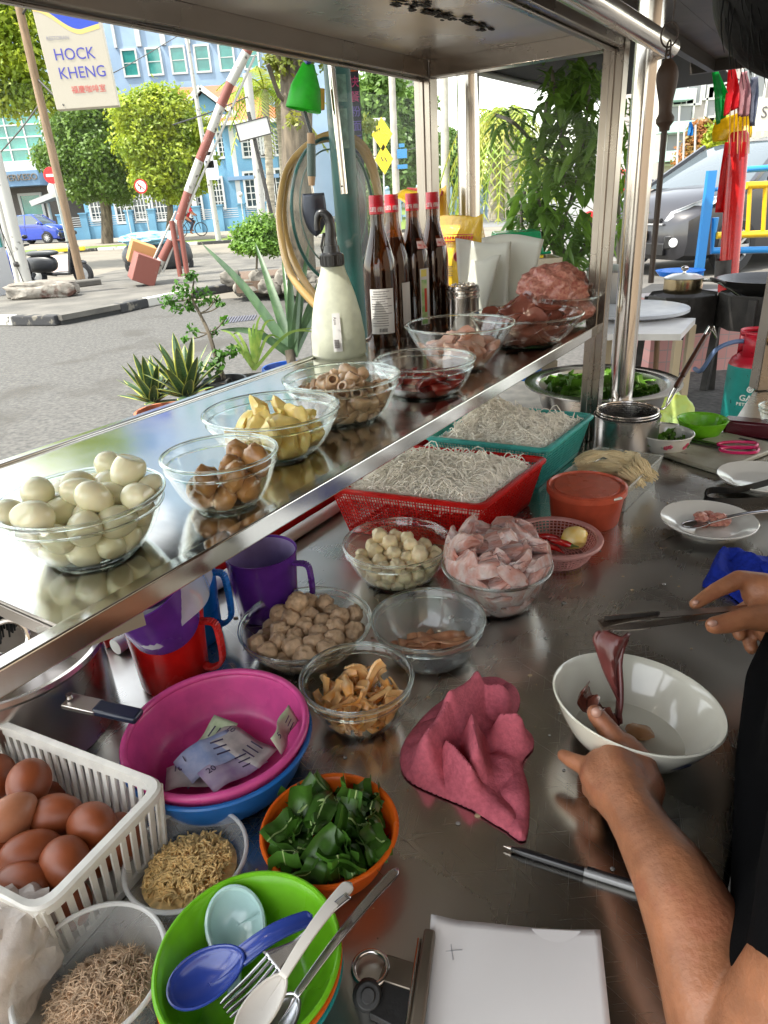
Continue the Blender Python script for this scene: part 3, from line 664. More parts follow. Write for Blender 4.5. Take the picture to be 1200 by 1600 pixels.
for k, (u_, v_, d_, z_, L_, nm) in enumerate(bs_):
    tag(bundle(cc*Vector((1, 1, 0)).length/cc.length*0+Vector((cc.x, cc.y, .9))+dx*u_+dy*v_+up*z_, d_, up, 95, L_, .024, .012, k+3).build('noodle_bundle', m_dn), ['bottom bundle of thin yellow noodles at the front of the clear box', 'bundle of thin yellow noodles at the back of the clear box', 'folded noodle bundle on top at the right of the clear box', 'straight frayed noodle bundle lying across the clear box', 'small noodle bundle at the front right corner of the clear box'][k], 'noodles', 'noodle bundles in the clear box')
b = MB(); b.blob(Vector((cc.x, cc.y, .922)), (.048, .040, .018), .2, 2, 3, 3, pw=.7); tag(b.build('egg_noodle_block', m_dn), 'block of pressed pale noodles low inside the clear box', 'noodles')

# steel pot with mesh strainer
loc, R, h = fit((980, 648), 98, (976, 714), .9, .97, hmax=.16)
t = thing('steel_pot', 'straight sided dull steel pot at the foot of the pipe post', 'pot', loc)
MB().lathe([(0, 0), (R*.97, 0), (R, .004), (R, h-.002), (R*1.03, h), (R*1.03, h+.002), (R*.985, h+.001), (R*.97, h-.01), (R*.97, .003), (0, .003)], 56).build('pot_body', m_pot, t)
t = thing('mesh_strainer', 'round wire mesh strainer with long brown handle resting in the steel pot', 'strainer', loc+Vector((0, 0, h+.004)))
m_mesh = M('dark_wire_mesh', (.10, .10, .10), .4, metal=.8)
b = MB(); f2 = lambda s: (R*.9*math.sin(s*1.5), -R*.62*math.cos(s*1.5)+.008)
for i in range(40):
    a = 2*math.pi*i/40; b.tube([Vector((f2(s)[0]*math.cos(a), f2(s)[0]*math.sin(a), f2(s)[1])) for s in (.1, .3, .5, .7, .85, 1)], .0006, 4, caps=False)
for j in range(1, 16): r_, z_ = f2(j/15); b.torus((0, 0, z_), r_, .0006, 36, 4)
b.build('mesh_cup', m_mesh, t)
b = MB(); b.torus((0, 0, .008), R*.93, .0028, 56, 8); b.torus((0, 0, .002), R*.95, .0014, 56, 8); b.build('hoop', m_pipe, t)
hA = loc+Vector((R*.93, -.0, h+.01)); base_d = hA.y
def PW(x, y, Y): return W(x, y, Y)
h1, h2, h3, h4 = PW(1040, 636, 1.60), PW(1052, 612, 1.62), PW(1105, 520, 1.72), PW(1120, 520, 1.74)
b = MB()
for s_ in (-.005, .005): b.tube(smooth_pts([hA+Vector((0, s_, 0)), h1, h2+Vector((s_, 0, 0)), h3+Vector((s_, 0, 0)), PW(1112, 512, 1.73)+Vector((s_, 0, 0)), PW(1119, 528, 1.74)], 4), .0022, 7)
b.build('handle_wire', m_pipe, t, True)
b = MB(); b.tube([h2.lerp(h3, .08), h2.lerp(h3, .22)], .007, 10); b.tube([h2.lerp(h3, .26), h2.lerp(h3, .95)], [.0075, .0065], 10); b.build('grip', M('brown_bakelite', (.07, .025, .015), .35), t, True)

# leaves -------------------------------------------------------------
m_leaf = M('dark_cut_greens', (.055, .15, .016), .4, var=.5, vs=35, trl=.15, bump=.2, bs=90); m_rib = M('pale_leaf_rib', (.42, .55, .22), .4, trl=.2)
m_leaf2 = M('basin_greens', (.10, .24, .02), .4, var=.4, vs=30, trl=.25, bump=.2, bs=80)
def leaves(c, R, z0, ztop, n, size, seed, ribs=8, dome=.02):
    rr = random.Random(seed); b = MB()
    for k in range(n+ribs):
        a = rr.uniform(0, 6.3); r = R*math.sqrt(rr.random())*.92; z = z0+(ztop-z0)*rr.random()**.6+dome*(1-(r/R)**2)
        Rm = Euler((rr.gauss(0, .7), rr.gauss(0, .7), rr.uniform(0, 6.3))).to_matrix(); sx, sy = size*rr.uniform(.6, 1.3), size*rr.uniform(.35, .8); cv = rr.uniform(-14, 14); cw = rr.uniform(-30, 30); o = Vector((c.x+r*math.cos(a), c.y+r*math.sin(a), z))
        b.cm = 0
        if k >= n: sx, sy = size*rr.uniform(.3, .6), size*.16; b.cm = 1
        w1, w2 = rr.uniform(0, 6), rr.uniform(.6, 1)
        def fn(s, t_):
            x = (s-.5)*2*sx; y = (t_-.5)*2*sy*(1-.35*abs(s-.5)*w2); p = Vector((x, y, cv*x*x+cw*y*y+.002*math.sin(s*9+w1)+.0025*math.cos(t_*7+w1))); return o+Rm @ p
        b.grid(fn, 8, 6)
        if k < n and k % 2 == 0:
            b.cm = 1; b.tube([o+Rm @ Vector(((s-.5)*2*sx, 0, cv*((s-.5)*2*sx)**2+.002*math.sin(s*9+w1)+.0025*math.cos(3.5+w1)+.0006)) for s in [i/8 for i in range(9)]], .0009, 5)
    b.v = [Vector((v.x, v.y, max(v.z, z0))) for v in b.v]
    # keep them inside the bowl
    out = []
    for v in b.v:
        d = Vector((v.x-c.x, v.y-c.y)); L = d.length; m = R*(.80+.2*min(1, max(0, (v.z-z0)/(ztop-z0+.001))))
        if L > m and v.z < ztop: d *= m/L
        out.append(Vector((c.x+d.x, c.y+d.y, v.z)))
    b.v = out; return b
# steel basin of greens on a side table
t = thing('side_table', 'low dull table carrying the steel basin beyond the cart', 'table', C(1.92, .12, 0), CRZ)
ct_ = C(1.92, .12, 0)
b = MB(); cb(b, 1.56, 2.02, -.02, .50, .815, .835); b.build('tabletop', M('pale_laminate', (.55, .50, .42), .5, var=.2), t, True)
for u in (1.60, 1.98):
    for v in (.02, .46): b = MB(); cb(b, u-.015, u+.015, v-.015, v+.015, 0, .814); b.build('leg', m_frame, t, True)
cB = at(940, 597, .955); Rb = 118*((cB-Vector((0, 0, CH))).dot(_F))/FPX
t = thing('steel_basin', 'wide shallow stainless steel basin with broad rim full of leafy greens', 'basin', (cB.x, cB.y, .8355))
hb = .955-.8355
MB().lathe([(0, 0), (Rb*.55, 0), (Rb*.68, .012), (Rb*.78, hb*.5), (Rb*.83, hb-.006), (Rb*.86, hb-.002), (Rb*.97, hb-.004), (Rb, hb), (Rb*1.0, hb+.003), (Rb*.96, hb), (Rb*.85, hb+.002), (Rb*.815, hb-.004), (Rb*.76, hb*.5), (Rb*.66, .014), (0, .003)], 72).build('basin_wall', m_pot, t)
tag(leaves(Vector((cB.x, cB.y, 0)), Rb*.76, .87, .945, 150, .030, 5, 12, dome=.02).build('leafy_greens', [m_leaf2, m_rib]), 'chopped leafy greens filling the steel basin', 'vegetables', kind='stuff')
# orange bowl of greens
def plain_bowl(name, label, cat, rim, wpx, front, z0, k, mat, p=.5, t=.002, lip=.004, foot=0, rr=None, **kw):
    loc, R, h = fit(rim, wpx, front, z0, k); rb = R*k; o = thing(name, label, cat, loc+Vector((0, 0, .0004)))
    pr = bowl_prof(R, rb, h, t, p)
    if foot: pr = [(0, .001), (rb*foot-.003, .001), (rb*foot-.002, 0), (rb*foot, 0), (rb*foot, .006)]+[(max(r, rb*foot), max(z, .006)) for r, z in pr[1:]]
    MB().lathe(pr, 64).build('bowl_wall', mat, o)
    MB().torus((0, 0, h), R+lip*.1, lip/2, 64, 8).build('rim', mat, o)
    return o, loc, R, rb, h
o, loc, R, rb, h = plain_bowl('orange_bowl', 'bright orange plastic bowl of chopped dark green leaves', 'bowl', (515, 1292), 208, (510, 1404), .9, .6, P('orange_plastic', (.85, .16, .012), .3, .3), lip=.005)
tag(leaves(Vector((loc.x, loc.y, 0)), R*.93, loc.z+h*.35, loc.z+h*.95, 62, .021, 8, 7, dome=.016).build('chopped_greens', [m_leaf, m_rib]), 'chopped dark green leaves heaped in the orange bowl', 'vegetables', kind='stuff')
# pink bowl in blue bowl with banknotes
o, loc, R, rb, h = plain_bowl('blue_bowl', 'blue plastic bowl underneath the pink one', 'bowl', (341, 1150), 284, (355, 1284), .9, .72, P('blue_plastic', (.02, .17, .52), .2, .3), lip=.006)
PB = (loc, R, rb, h)
lp = loc+Vector((0, 0, .012)); m_pink = P('hot_pink_plastic', (.74, .10, .34), .3, .25)
t = thing('pink_bowl', 'hot pink plastic bowl holding banknotes, nested in the blue bowl', 'bowl', lp)
MB().lathe(bowl_prof(R*.975, rb*.97, h, .002, .5), 64).build('bowl_wall', m_pink, t); MB().torus((0, 0, h), R*.975, .0042, 64, 10).build('rim', m_pink, t)
def note_mat(name, c1, c2):
    return M(name, c1, .6, col2=c2, vs=60, trl=.15, detail=8)
nm_ = [note_mat('note_blue', (.25, .33, .55), (.45, .50, .66)), note_mat('note_violet', (.40, .30, .50), (.58, .50, .62)), note_mat('note_green', (.42, .52, .30), (.62, .68, .50)), note_mat('note_grey', (.40, .38, .36), (.6, .56, .52))]
m_ink = M('dark_ink', (.05, .04, .09), .6)
def note(mat, loc, rot, label, fold=.0, L=.070, wd=.034, num='1'):
    c = thing('banknote', label, 'banknote', loc, 0, 'banknotes in the pink bowl'); Rm = Euler(rot).to_matrix()
    def fn(s, t_): x = (s-.5)*L; return Rm @ Vector((x*(1-.15*fold), (t_-.5)*wd, -fold*abs(x)*.8+.003*math.sin(s*8)))
    MB().grid(fn, 12, 5).build('note_paper', mat, c, solid=.0004)
    ROOTM[c.name] = Matrix.Translation(loc)
    xd, yd, zd = Rm @ Vector((1, 0, 0)), Rm @ Vector((0, 1, 0)), Rm @ Vector((0, 0, 1))
    k_ = -1 if fold else 0
    text(num, .011, m_ink, c, loc+Rm @ Vector((-L*.32, wd*.25, -fold*L*.32*.8+.0045)), Rm @ Vector((1, 0, fold*.8)), yd, 'numeral', .0002)
    b = MB(); b.X = None
    for q in range(3): b.box(Rm @ Vector((L*.2, -wd*.25+q*wd*.22, -fold*L*.2*.8+.0032)), (L*.22, wd*.05, .0004), Rm @ Euler((0, fold*.7, 0)).to_matrix())
    b.build('print', m_ink, c)
zb = lp.z+.006
note(nm_[0], lp+Vector((-.012, -.012, .030)), (.25, -.1, .6), 'bluish folded banknote lying on top of the pile in the pink bowl', .5, .075, .04, '1')
note(nm_[1], lp+Vector((.018, -.025, .018)), (.1, .12, .75), 'pale violet banknote in front on the pile in the pink bowl', .1, .07, .036, '20')
note(nm_[3], lp+Vector((.024, .006, .022)), (-.1, .2, -.5), 'brownish grey banknote at the back of the pink bowl', .15, .075, .036, '10')
note(nm_[2], lp+Vector((-.016, .014, .017)), (.1, -.3, 1.1), 'greenish banknote mostly hidden under the blue one', .1, .07, .034, '5')
note(nm_[3], lp+Vector((-.020, -.026, .012)), (.0, .1, .2), 'grey banknote at the bottom left of the money pile', .1, .075, .036, '10')
note(nm_[2], lp+Vector((R*.72, .004, h*.78)), (1.15, .0, 1.35), 'pale green banknote leaning upright against the rim of the pink bowl', .0, .055, .024, '5')

# jugs ---------------------------------------------------------------
def jug(name, label, cat, loc, R, h, mat, inner, ha, hR=.03, rot=None, hw=.011, kb=.82, sub=None):
    o = thing(name, label, cat, loc, 0)
    if rot: o.rotation_euler = rot; ROOTM[o.name] = Matrix.Translation(Vector(loc)) @ Euler(rot).to_matrix().to_4x4()
    MB().lathe([(0, 0), (R*kb, 0), (R*kb+.003, .006), (R*(kb+.1), h*.5), (R, h*.97), (R*1.02, h), (R*.985, h+.0005), (R*.965, h*.96)], 56).build('jug_wall', mat, o)
    MB().lathe([(R*.962, h*.97), (R*(kb+.1)-.002, h*.5), (R*kb, .008), (0, .004)], 48).build('jug_lining', inner, o)
    b = MB(); d = Vector((math.cos(ha), math.sin(ha), 0)); z = Vector((0, 0, 1)); L = R*.97
    pts = smooth_pts([d*L+z*h*.86, d*(L+hR*.8)+z*h*.87, d*(L+hR)+z*h*.72, d*(L+hR*.95)+z*h*.35, d*(L*.93+hR*.45)+z*h*.22, d*L*.9+z*h*.24], 5)
    for i in range(len(pts)-1): b.seg(pts[i], pts[i+1], hw, .006, d.cross(z).cross(pts[i+1]-pts[i]) if (pts[i+1]-pts[i]).length else z)
    b.build('handle', mat, o, bevel=.0015); return o
m_pur = P('purple_plastic', (.13, .03, .30), .15, .22); m_whi = P('white_plastic', (.72, .70, .76), .3, .3); m_purin = P('purple_white_lining', (.42, .34, .58), .2, .35)
jp = C(.262, .205, .9005); jp.z = .9005
jug('plastic_jug', 'dark purple plastic jug with white lining and handle, beside the meatball bowl', 'jug', jp, .056, .108, m_pur, m_purin, -.35, .028)
jb = C(.150, .262, .9005)
jug('plastic_jug', 'bright blue plastic jug standing between the purple and red jugs', 'jug', jb, .052, .135, P('bright_blue_plastic', (.01, .20, .70), .25, .28), m_whi, -.3, .024)
jr = C(.065, .205, .9005)
jug('plastic_jug', 'glossy red plastic jug under the shelf behind the pink bowl', 'jug', jr, .054, .115, P('red_plastic', (.68, .012, .01), .25, .22), m_whi, -.25, .026)
jug('plastic_jug', 'purple jug lined with a clear plastic bag, tilted on top of the red jug', 'jug', C(.052, .182, 1.002), .052, .098, m_pur, m_purin, 3.35, .036, rot=(.42, -.1, 0))
b = MB(); cbag = C(.052, .182, 1.057)
def bagf(s, t_): a = s*2*math.pi; r = .050+.016*t_+.006*math.sin(a*5+t_*4)*t_; return Euler((.42, -.1, 0)).to_matrix() @ Vector((r*math.cos(a), r*math.sin(a), .042-.085*abs(t_-.35)*(1.0+.25*math.sin(a*3)))) + cbag
b.grid(bagf, 48, 8); tag(b.build('plastic_bag', M('thin_plastic_bag', (.8, .8, .84), .2, alpha=.42)), 'crinkled clear plastic bag folded over the rim of the tilted purple jug', 'bag')
# big steel pot under the shelf
cpt = Vector((-.478, .712, 1.02)); t = thing('cooking_pot', 'big shiny steel cooking pot under the near end of the shelf behind the eggs', 'pot', (cpt.x, cpt.y, .9004))
R = .12; h = .12
MB().lathe([(0, 0), (R*.9, 0), (R*.93, .005), (R*.93, h-.012), (R*.96, h-.010), (R, h-.004), (R*.995, h+.002), (R*.93, h), (R*.90, h-.012), (R*.90, .005), (0, .004)], 72).build('pot_body', m_pot, t)
m_hd = M('black_handle', (.015, .02, .04), .3)
b = MB(); hp = at(105, 1095, .995); he = at(218, 1120, .985); b.seg(hp, hp.lerp(he, .45), .022, .006); b.build('handle_bracket', m_pot, t, True, bevel=.001)
b = MB(); b.seg(hp.lerp(he, .4), he, .020, .009); b.build('handle', m_hd, t, True, bevel=.003)
b = MB(); b.tube([hp+Vector((.004, 0, .004)), hp+Vector((.004, 0, .009))], .004, 10); b.build('rivet', m_pipe, t, True)
t = thing('black_brush', 'black bristled brush with a steel loop resting on the big pot', 'brush', (cpt.x-.05, cpt.y+.03, 1.023))
b = MB(); rr = random.Random(4)
for k in range(260):
    a = rr.uniform(0, 6.3); r = .05*math.sqrt(rr.random()); b.tube([Vector((r*math.cos(a), r*math.sin(a), .0)), Vector((r*1.15*math.cos(a), r*1.15*math.sin(a), .036+rr.uniform(-.003, .003)))], .0012, 4)
b.build('bristle_tuft', M('black_bristles', (.008, .01, .014), .5), t)
b = MB(); b.torus((.06, -.03, .012), .022, .0035, 24, 8, Euler((1.2, 0, .4)).to_matrix()); b.build('steel_loop', m_pipe, t)

# brown eggs in the white basket ----------------------------------
A = at(247, 1226, .99); B2 = at(62, 1420, .99); e = at(0, 1131, .99)
ax = (e-A); ax.z = 0; ax = ax.normalized(); bx = (B2-A); bx.z = 0; bx = (bx-ax*bx.dot(ax)); Lb = bx.length; La = .235
q = [A, A+ax*La, A+ax*La+bx, A+bx]; cc = cen4(q); base = [Vector((cc.x+(p.x-cc.x)*.92, cc.y+(p.y-cc.y)*.90, .902)) for p in q]
m_wb = P('white_basket_plastic', (.78, .76, .70), .2, .35)
t = thing('egg_basket', 'white slotted plastic basket of brown eggs at the near left of the counter', 'basket', (cc.x, cc.y, .9))
for s in range(4):
    b = MB(); A_, B_ = base[s], base[(s+1) % 4]; D, Cc = q[s], q[(s+1) % 4]; n = 19 if s % 2 == 0 else 11; nn = (B_-A_).cross(D-A_).normalized()
    for i in range(n+1): k_ = i/n; b.seg(A_.lerp(B_, k_).lerp(D.lerp(Cc, k_), .06), A_.lerp(B_, k_).lerp(D.lerp(Cc, k_), .97), (B_-A_).length/n*(.5 if i % n else .9), .0025, nn)
    b.seg(A_.lerp(D, .05), B_.lerp(Cc, .05), .010, .003, nn); b.seg(A_.lerp(D, .93), B_.lerp(Cc, .93), .012, .003, nn)
    b.build('basket_wall', m_wb, t, True, smooth=False)
b = MB(); b.add(base, [[0, 1, 2, 3]]); b.build('basket_floor', m_wb, t, True, solid=.002)
pts = []
for s in range(4):
    p = q[s]; a, c = q[s-1], q[(s+1) % 4]; e1, e2 = p+(a-p).normalized()*.02, p+(c-p).normalized()*.02
    pts += [e1.lerp(p, k/5).lerp(p.lerp(e2, k/5), k/5) for k in range(6)]
b = MB(); V = []; n = len(pts)
for p in pts: o = (p-cc); o.z = 0; o.normalize(); V += [p-o*.003, p+o*.007+Vector((0, 0, .002)), p+o*.010, p+o*.009-Vector((0, 0, .009)), p+o*.007-Vector((0, 0, .009)), p+o*.006-Vector((0, 0, .002)), p-o*.003-Vector((0, 0, .003))]
b.add(V, [[k*7+j, k*7+(j+1) % 7, ((k+1) % n)*7+(j+1) % 7, ((k+1) % n)*7+j] for k in range(n) for j in range(7)]); b.build('rim', m_wb, t, True)
m_be = [M('brown_eggshell', (.24, .058, .017), .42, var=.12, vs=60, sss=.05, bump=.05, bs=300), M('pale_brown_eggshell', (.38, .15, .075), .42, var=.12, vs=60, bump=.05, bs=300)]
em = [chunk_meshes('brown_egg', 1, lambda b, i: egg(b, i, .0285, .0218), m)[0] for m in m_be]
egs = [(45, 1225, .967, .2, 0, 'upper tilted brown egg near the back wall of the basket'), (15, 1280, .969, 1.4, 1, 'paler brown egg at the left edge of the picture'), (88, 1275, .955, .9, 0, 'brown egg in the centre of the basket just behind the pale egg'), (145, 1290, .955, .6, 0, 'brown egg beside the right wall of the basket'), (48, 1335, .957, 1.2, 0, 'brown egg in front of the centre one'), (103, 1350, .958, .4, 0, 'round brown egg near the front right corner of the basket'), (35, 1385, .953, .8, 0, 'brown egg at the front wall of the basket'), (-8, 1215, .95, .3, 0, 'brown egg half outside the picture at the back left'), (150, 1335, .93, 1, 0, 'lower brown egg seen through the slots on the right'), (185, 1310, .932, 2, 0, 'lower brown egg against the right slotted wall'), (105, 1415, .928, .5, 0, 'lower brown egg seen through the slots at the front corner'), (-20, 1340, .95, 1, 0, 'brown egg cut off by the left edge, middle row'), (60, 1250, .925, 1, 0, 'brown egg in the bottom layer under the tilted one'), (20, 1330, .925, 2, 0, 'brown egg in the bottom layer near the front')]
for x, y, z, a, mi, lb in egs:
    p = at(x, y, z); inst(em[mi], 'brown_egg', p, (1.35+.2*math.sin(a*7), .2*math.cos(a*5), a*1.7), 1, lb, 'egg', 'brown eggs in the white basket')

# clear tubs ---------------------------------------------------------
m_fr = M('cloudy_tub_plastic', (.78, .78, .76), .3, alpha=.16)
def tub(label, rim, wpx, front, k=.80, h=None):
    loc, R, hh = fit(rim, wpx, front, .9, k) if front else (None, None, None)
    if h: c = at(rim[0], rim[1], .9+h); R = wpx*((c-Vector((0, 0, CH))).dot(_F))/FPX/2; loc = Vector((c.x, c.y, .9)); hh = h
    o = thing('clear_tub', label, 'tub', loc+Vector((0, 0, .0004))); rb = R*k
    MB().lathe([(0, 0), (rb, 0), (rb+.001, .003), (R-.002, hh), (R-.0035, hh), (rb-.0015, .002), (0, .002)], 56).build('tub_wall', m_fr, o); MB().torus((0, 0, hh), R-.001, .0022, 56, 8).build('rim', M('cloudy_rim', (.8, .8, .78), .3, alpha=.6), o)
    return loc, R, rb, hh
def flakes(info, n, L, r, mat, name, label, cat, seed, off=(0, 0), peak=.5, spread=.75):
    loc, R, rb, hh = info; rr = random.Random(seed); b = MB(); core = MB()
    def top(x, y): d = math.hypot(x-off[0], y-off[1])/(rb*1.1); return .006+hh*peak*max(0, 1-d*d*.8)
    for k in range(n):
        a = rr.uniform(0, 6.3); q = rb*spread*math.sqrt(rr.random())*1.15; x, y = q*math.cos(a), q*math.sin(a)
        m = rb*1.05
        if math.hypot(x, y) > m: continue
        z = top(x, y)*(1 if rr.random() < .7 else rr.random())+.002; th = rr.uniform(0, 6.3); tl = rr.gauss(0, .5); P_ = []; d = Vector((math.cos(th)*math.cos(tl), math.sin(th)*math.cos(tl), math.sin(tl))); s_ = d.orthogonal().normalized(); l_ = L*rr.uniform(.5, 1.2)
        for i in range(5): u_ = i/4-.5; P_.append(loc+Vector((x, y, max(.004, z)))+d*u_*l_+s_*(l_*rr.uniform(.1, .3)*(1-4*u_*u_)))
        b.tube(P_, [r*.6, r, r*rr.uniform(.8, 1.2), r, r*.5], 5)
    b.grid(lambda s, t_: (lambda x, y: loc+Vector((x, y, max(.003, top(x, y)-.003))))(rb*.98*t_*math.cos(s*6.2832), rb*.98*t_*math.sin(s*6.2832)), 28, 8)
    tag(b.build(name, mat), label, cat, kind='stuff')
inf = tub('clear round plastic tub of short golden fried shreds beside the egg basket', (291, 1338), 190, (272, 1446))
flakes(inf, 900, .010, .0011, M('fried_shreds', (.78, .54, .22), .5, var=.35, vs=120), 'fried_shreds', 'short golden fried shreds heaped in the clear tub', 'food', 3, (.006, -.008), .62)
inf = tub('clear round plastic tub of fine brown shreds at the bottom left of the picture', (142, 1518), 230, None, .8, .052)
flakes(inf, 1500, .016, .0005, M('fine_brown_shreds', (.60, .43, .28), .6, var=.35, vs=90), 'fine_shreds', 'fine pale brown shredded floss heaped in the near clear tub', 'food', 5, (.010, -.012), .75)
# plastic bag bottom left
b = MB(); cbg = at(-6, 1500, .945); b.blob(cbg, (.046, .055, .045), .35, 1.6, 33, 4); tag(b.build('plastic_bag', M('cloudy_bag', (.72, .66, .60), .25, alpha=.55, bump=1, bs=35)), 'cloudy knotted plastic bag at the lower left corner', 'bag')
b = MB(); b.blob(cbg-Vector((.004, 0, .006)), (.038, .045, .034), .25, 2.5, 21, 3); tag(b.build('bagged_food', M('bagged_beige', (.60, .46, .33), .6, var=.3, vs=60, bump=.5)), 'beige food packed inside the cloudy plastic bag', 'food')

# stack of green, orange, teal bowls with cutlery ------------------
cg = at(388, 1492, .962); Rg = 142*((cg-Vector((0, 0, CH))).dot(_F))/FPX; hg = .045
m_gr = P('lime_plastic', (.22, .62, .02), .3, .28)
for i, (nm, mt, lb) in enumerate([('teal_bowl', P('teal_plastic', (.01, .30, .30), .2, .3), 'teal plastic bowl at the bottom of the stack'), ('stacked_orange_bowl', P('orange_plastic', (.85, .16, .012)), 'orange plastic bowl in the middle of the stack'), ('lime_bowl', m_gr, 'lime green plastic bowl of spoons and forks on top of the stack')]):
    z = .9004+i*.0085; t = thing(nm, lb, 'bowl', (cg.x, cg.y, z), 0, 'stacked plastic bowls')
    MB().lathe(bowl_prof(Rg, Rg*.5, hg, .0018, .55), 64).build('bowl_wall', mt, t); MB().torus((0, 0, hg), Rg, .0022, 64, 8).build('rim', mt, t)
zg = .9004+.017
def spoon(name, label, cat, tip, end, w, mat, deep=.012, hw=.006, kind=0, group=None, bl=None, flat=1):
    """tip: point of the bowl end; end: handle end (world points)"""
    d = (end-tip); L = d.length; d.normalize(); s = d.cross(Vector((0, 0, 1))).normalized(); u = s.cross(d)
    t = thing(name, label, cat, (tip+end)/2, 0, group); bl = bl or w*1.35; c = tip+d*bl
    b = MB()
    def fn(a, r): th = a*2*math.pi; k = 1 if math.cos(th) < 0 else 1; return c+d*(bl*math.cos(th)*r)+s*(w*math.sin(th)*r*(1-.12*math.cos(th)))-u*(deep*(1-r*r)**.8)
    b.grid(fn, 32, 8); b.build('spoon_bowl', mat, t, True, solid=.0014)
    b = MB(); st = c+d*bl*.93; n = 10
    f_ = lambda a: (hw*(.75+.5*a) if kind == 0 else hw*(1.15-.2*a))*(1 if a < .93 else math.sqrt(max(.05, 1-((a-.93)/.07)**2)))
    b.grid(lambda a, c_: st.lerp(end, a)+u*(.006*math.sin(a*3.14)+(-.0035*(1-(2*c_-1)**2) if kind else 0))+s*f_(a)*(2*c_-1), 28, 8)
    b.build('handle', mat, t, True, solid=.0022); b = MB(); b.tube([fn(i/36, 1) for i in range(36)], .0011, 6, closed=True); b.build('bowl_edge', mat, t, True); return t
m_cer = M('navy_plastic', (.03, .06, .30), .2, spec=.7); m_cy = M('pale_cyan_ceramic', (.40, .58, .56), .15, spec=.7)
spoon('soup_spoon', 'dark blue oriental soup spoon lying in the lime bowl', 'spoon', at(262, 1556, zg+.040), at(488, 1432, zg+.050), .021, m_cer, .014, .0075, 1, bl=.030)
for k in range(2):
    c_ = at(368, 1444+k*3, zg+.030-k*.006); t = thing('ceramic_spoon', ['upper pale cyan ceramic spoon in the lime bowl', 'lower pale cyan ceramic spoon nested under its twin'][k], 'spoon', c_, .35, 'pale cyan spoons in the lime bowl')
    b = MB(); b.grid(lambda a, r: Euler((.55, -.15, 0)).to_matrix() @ Vector((.0235*math.cos(a*6.2832)*r, .029*math.sin(a*6.2832)*r, -.015*(1-r*r)**.8)), 36, 10); b.torus((0, 0, 0), .0235, .0013, 36, 6, Euler((.55, -.15, 0)).to_matrix(), sy=1.234); b.build('spoon_bowl', m_cy, t, solid=.0016)
    b = MB(); b.seg((-.006, -.024, -.008), (-.012, -.048, -.016), .011, .005); b.build('handle', m_cy, t, bevel=.002)
m_cut = M('dull_cutlery', (.52, .52, .54), .22, metal=1, rvar=.1); m_ws = M('white_spoon_plastic', (.66, .62, .56), .4)
# fork
tA, tB, eF = at(352, 1580, zg+.050), at(425, 1506, zg+.056), at(545, 1400, zg+.072)
t = thing('table_fork', 'steel fork lying across the blue soup spoon', 'fork', (tA+eF)/2); d = (tB-tA).normalized(); s = d.cross(Vector((0, 0, 1))).normalized()
for i in range(4):
    b = MB(); o = s*((i-1.5)*.0052); b.tube(smooth_pts([tA+o*.85, tA.lerp(tB, .5)+o-Vector((0, 0, .003)), tB+o*.9], 4), [.0009]+[.0016]*8, 7); b.build('tine', m_cut, t, True)
b = MB(); b.grid(lambda a, c: tB.lerp(eF, a)+s*(.0095*(1-min(1, a*3.2))**1.0+.0032)*(c-.5)*2-Vector((0, 0, .002*math.sin(a*6))), 24, 4); b.build('handle', m_cut, t, True, solid=.0016)
spoon('dessert_spoon', 'white plastic handled spoon crossing the lime bowl rim', 'spoon', at(372, 1622, zg+.060), at(548, 1380, zg+.068), .012, m_ws, .004, .0048, 0, bl=.024)
spoon('steel_spoon', 'steel spoon under the white one with its handle over the counter', 'spoon', at(395, 1640, zg+.045), at(622, 1358, zg+.050), .014, m_cut, .006, .0036, 0, bl=.022)

# cloths ---------------------------------------------------------------
def inpoly(x, y, P_):
    c = False; n = len(P_)
    for i in range(n):
        x1, y1 = P_[i]; x2, y2 = P_[i-1]
        if (y1 > y) != (y2 > y) and x < (x2-x1)*(y-y1)/(y2-y1)+x1: c = not c
    return c
def pdist(x, y, P_):
    m = 9
    for i in range(len(P_)):
        x1, y1 = P_[i]; x2, y2 = P_[i-1]; dx_, dy_ = x2-x1, y2-y1; t_ = max(0, min(1, ((x-x1)*dx_+(y-y1)*dy_)/(dx_*dx_+dy_*dy_+1e-12))); m = min(m, math.hypot(x-x1-t_*dx_, y-y1-t_*dy_))
    return m
def snap(x, y, P_):
    m = 9; o = (x, y)
    for i in range(len(P_)):
        x1, y1 = P_[i]; x2, y2 = P_[i-1]; dx_, dy_ = x2-x1, y2-y1; t_ = max(0, min(1, ((x-x1)*dx_+(y-y1)*dy_)/(dx_*dx_+dy_*dy_+1e-12))); q = math.hypot(x-x1-t_*dx_, y-y1-t_*dy_)
        if q < m: m = q; o = (x1+t_*dx_, y1+t_*dy_)
    return o
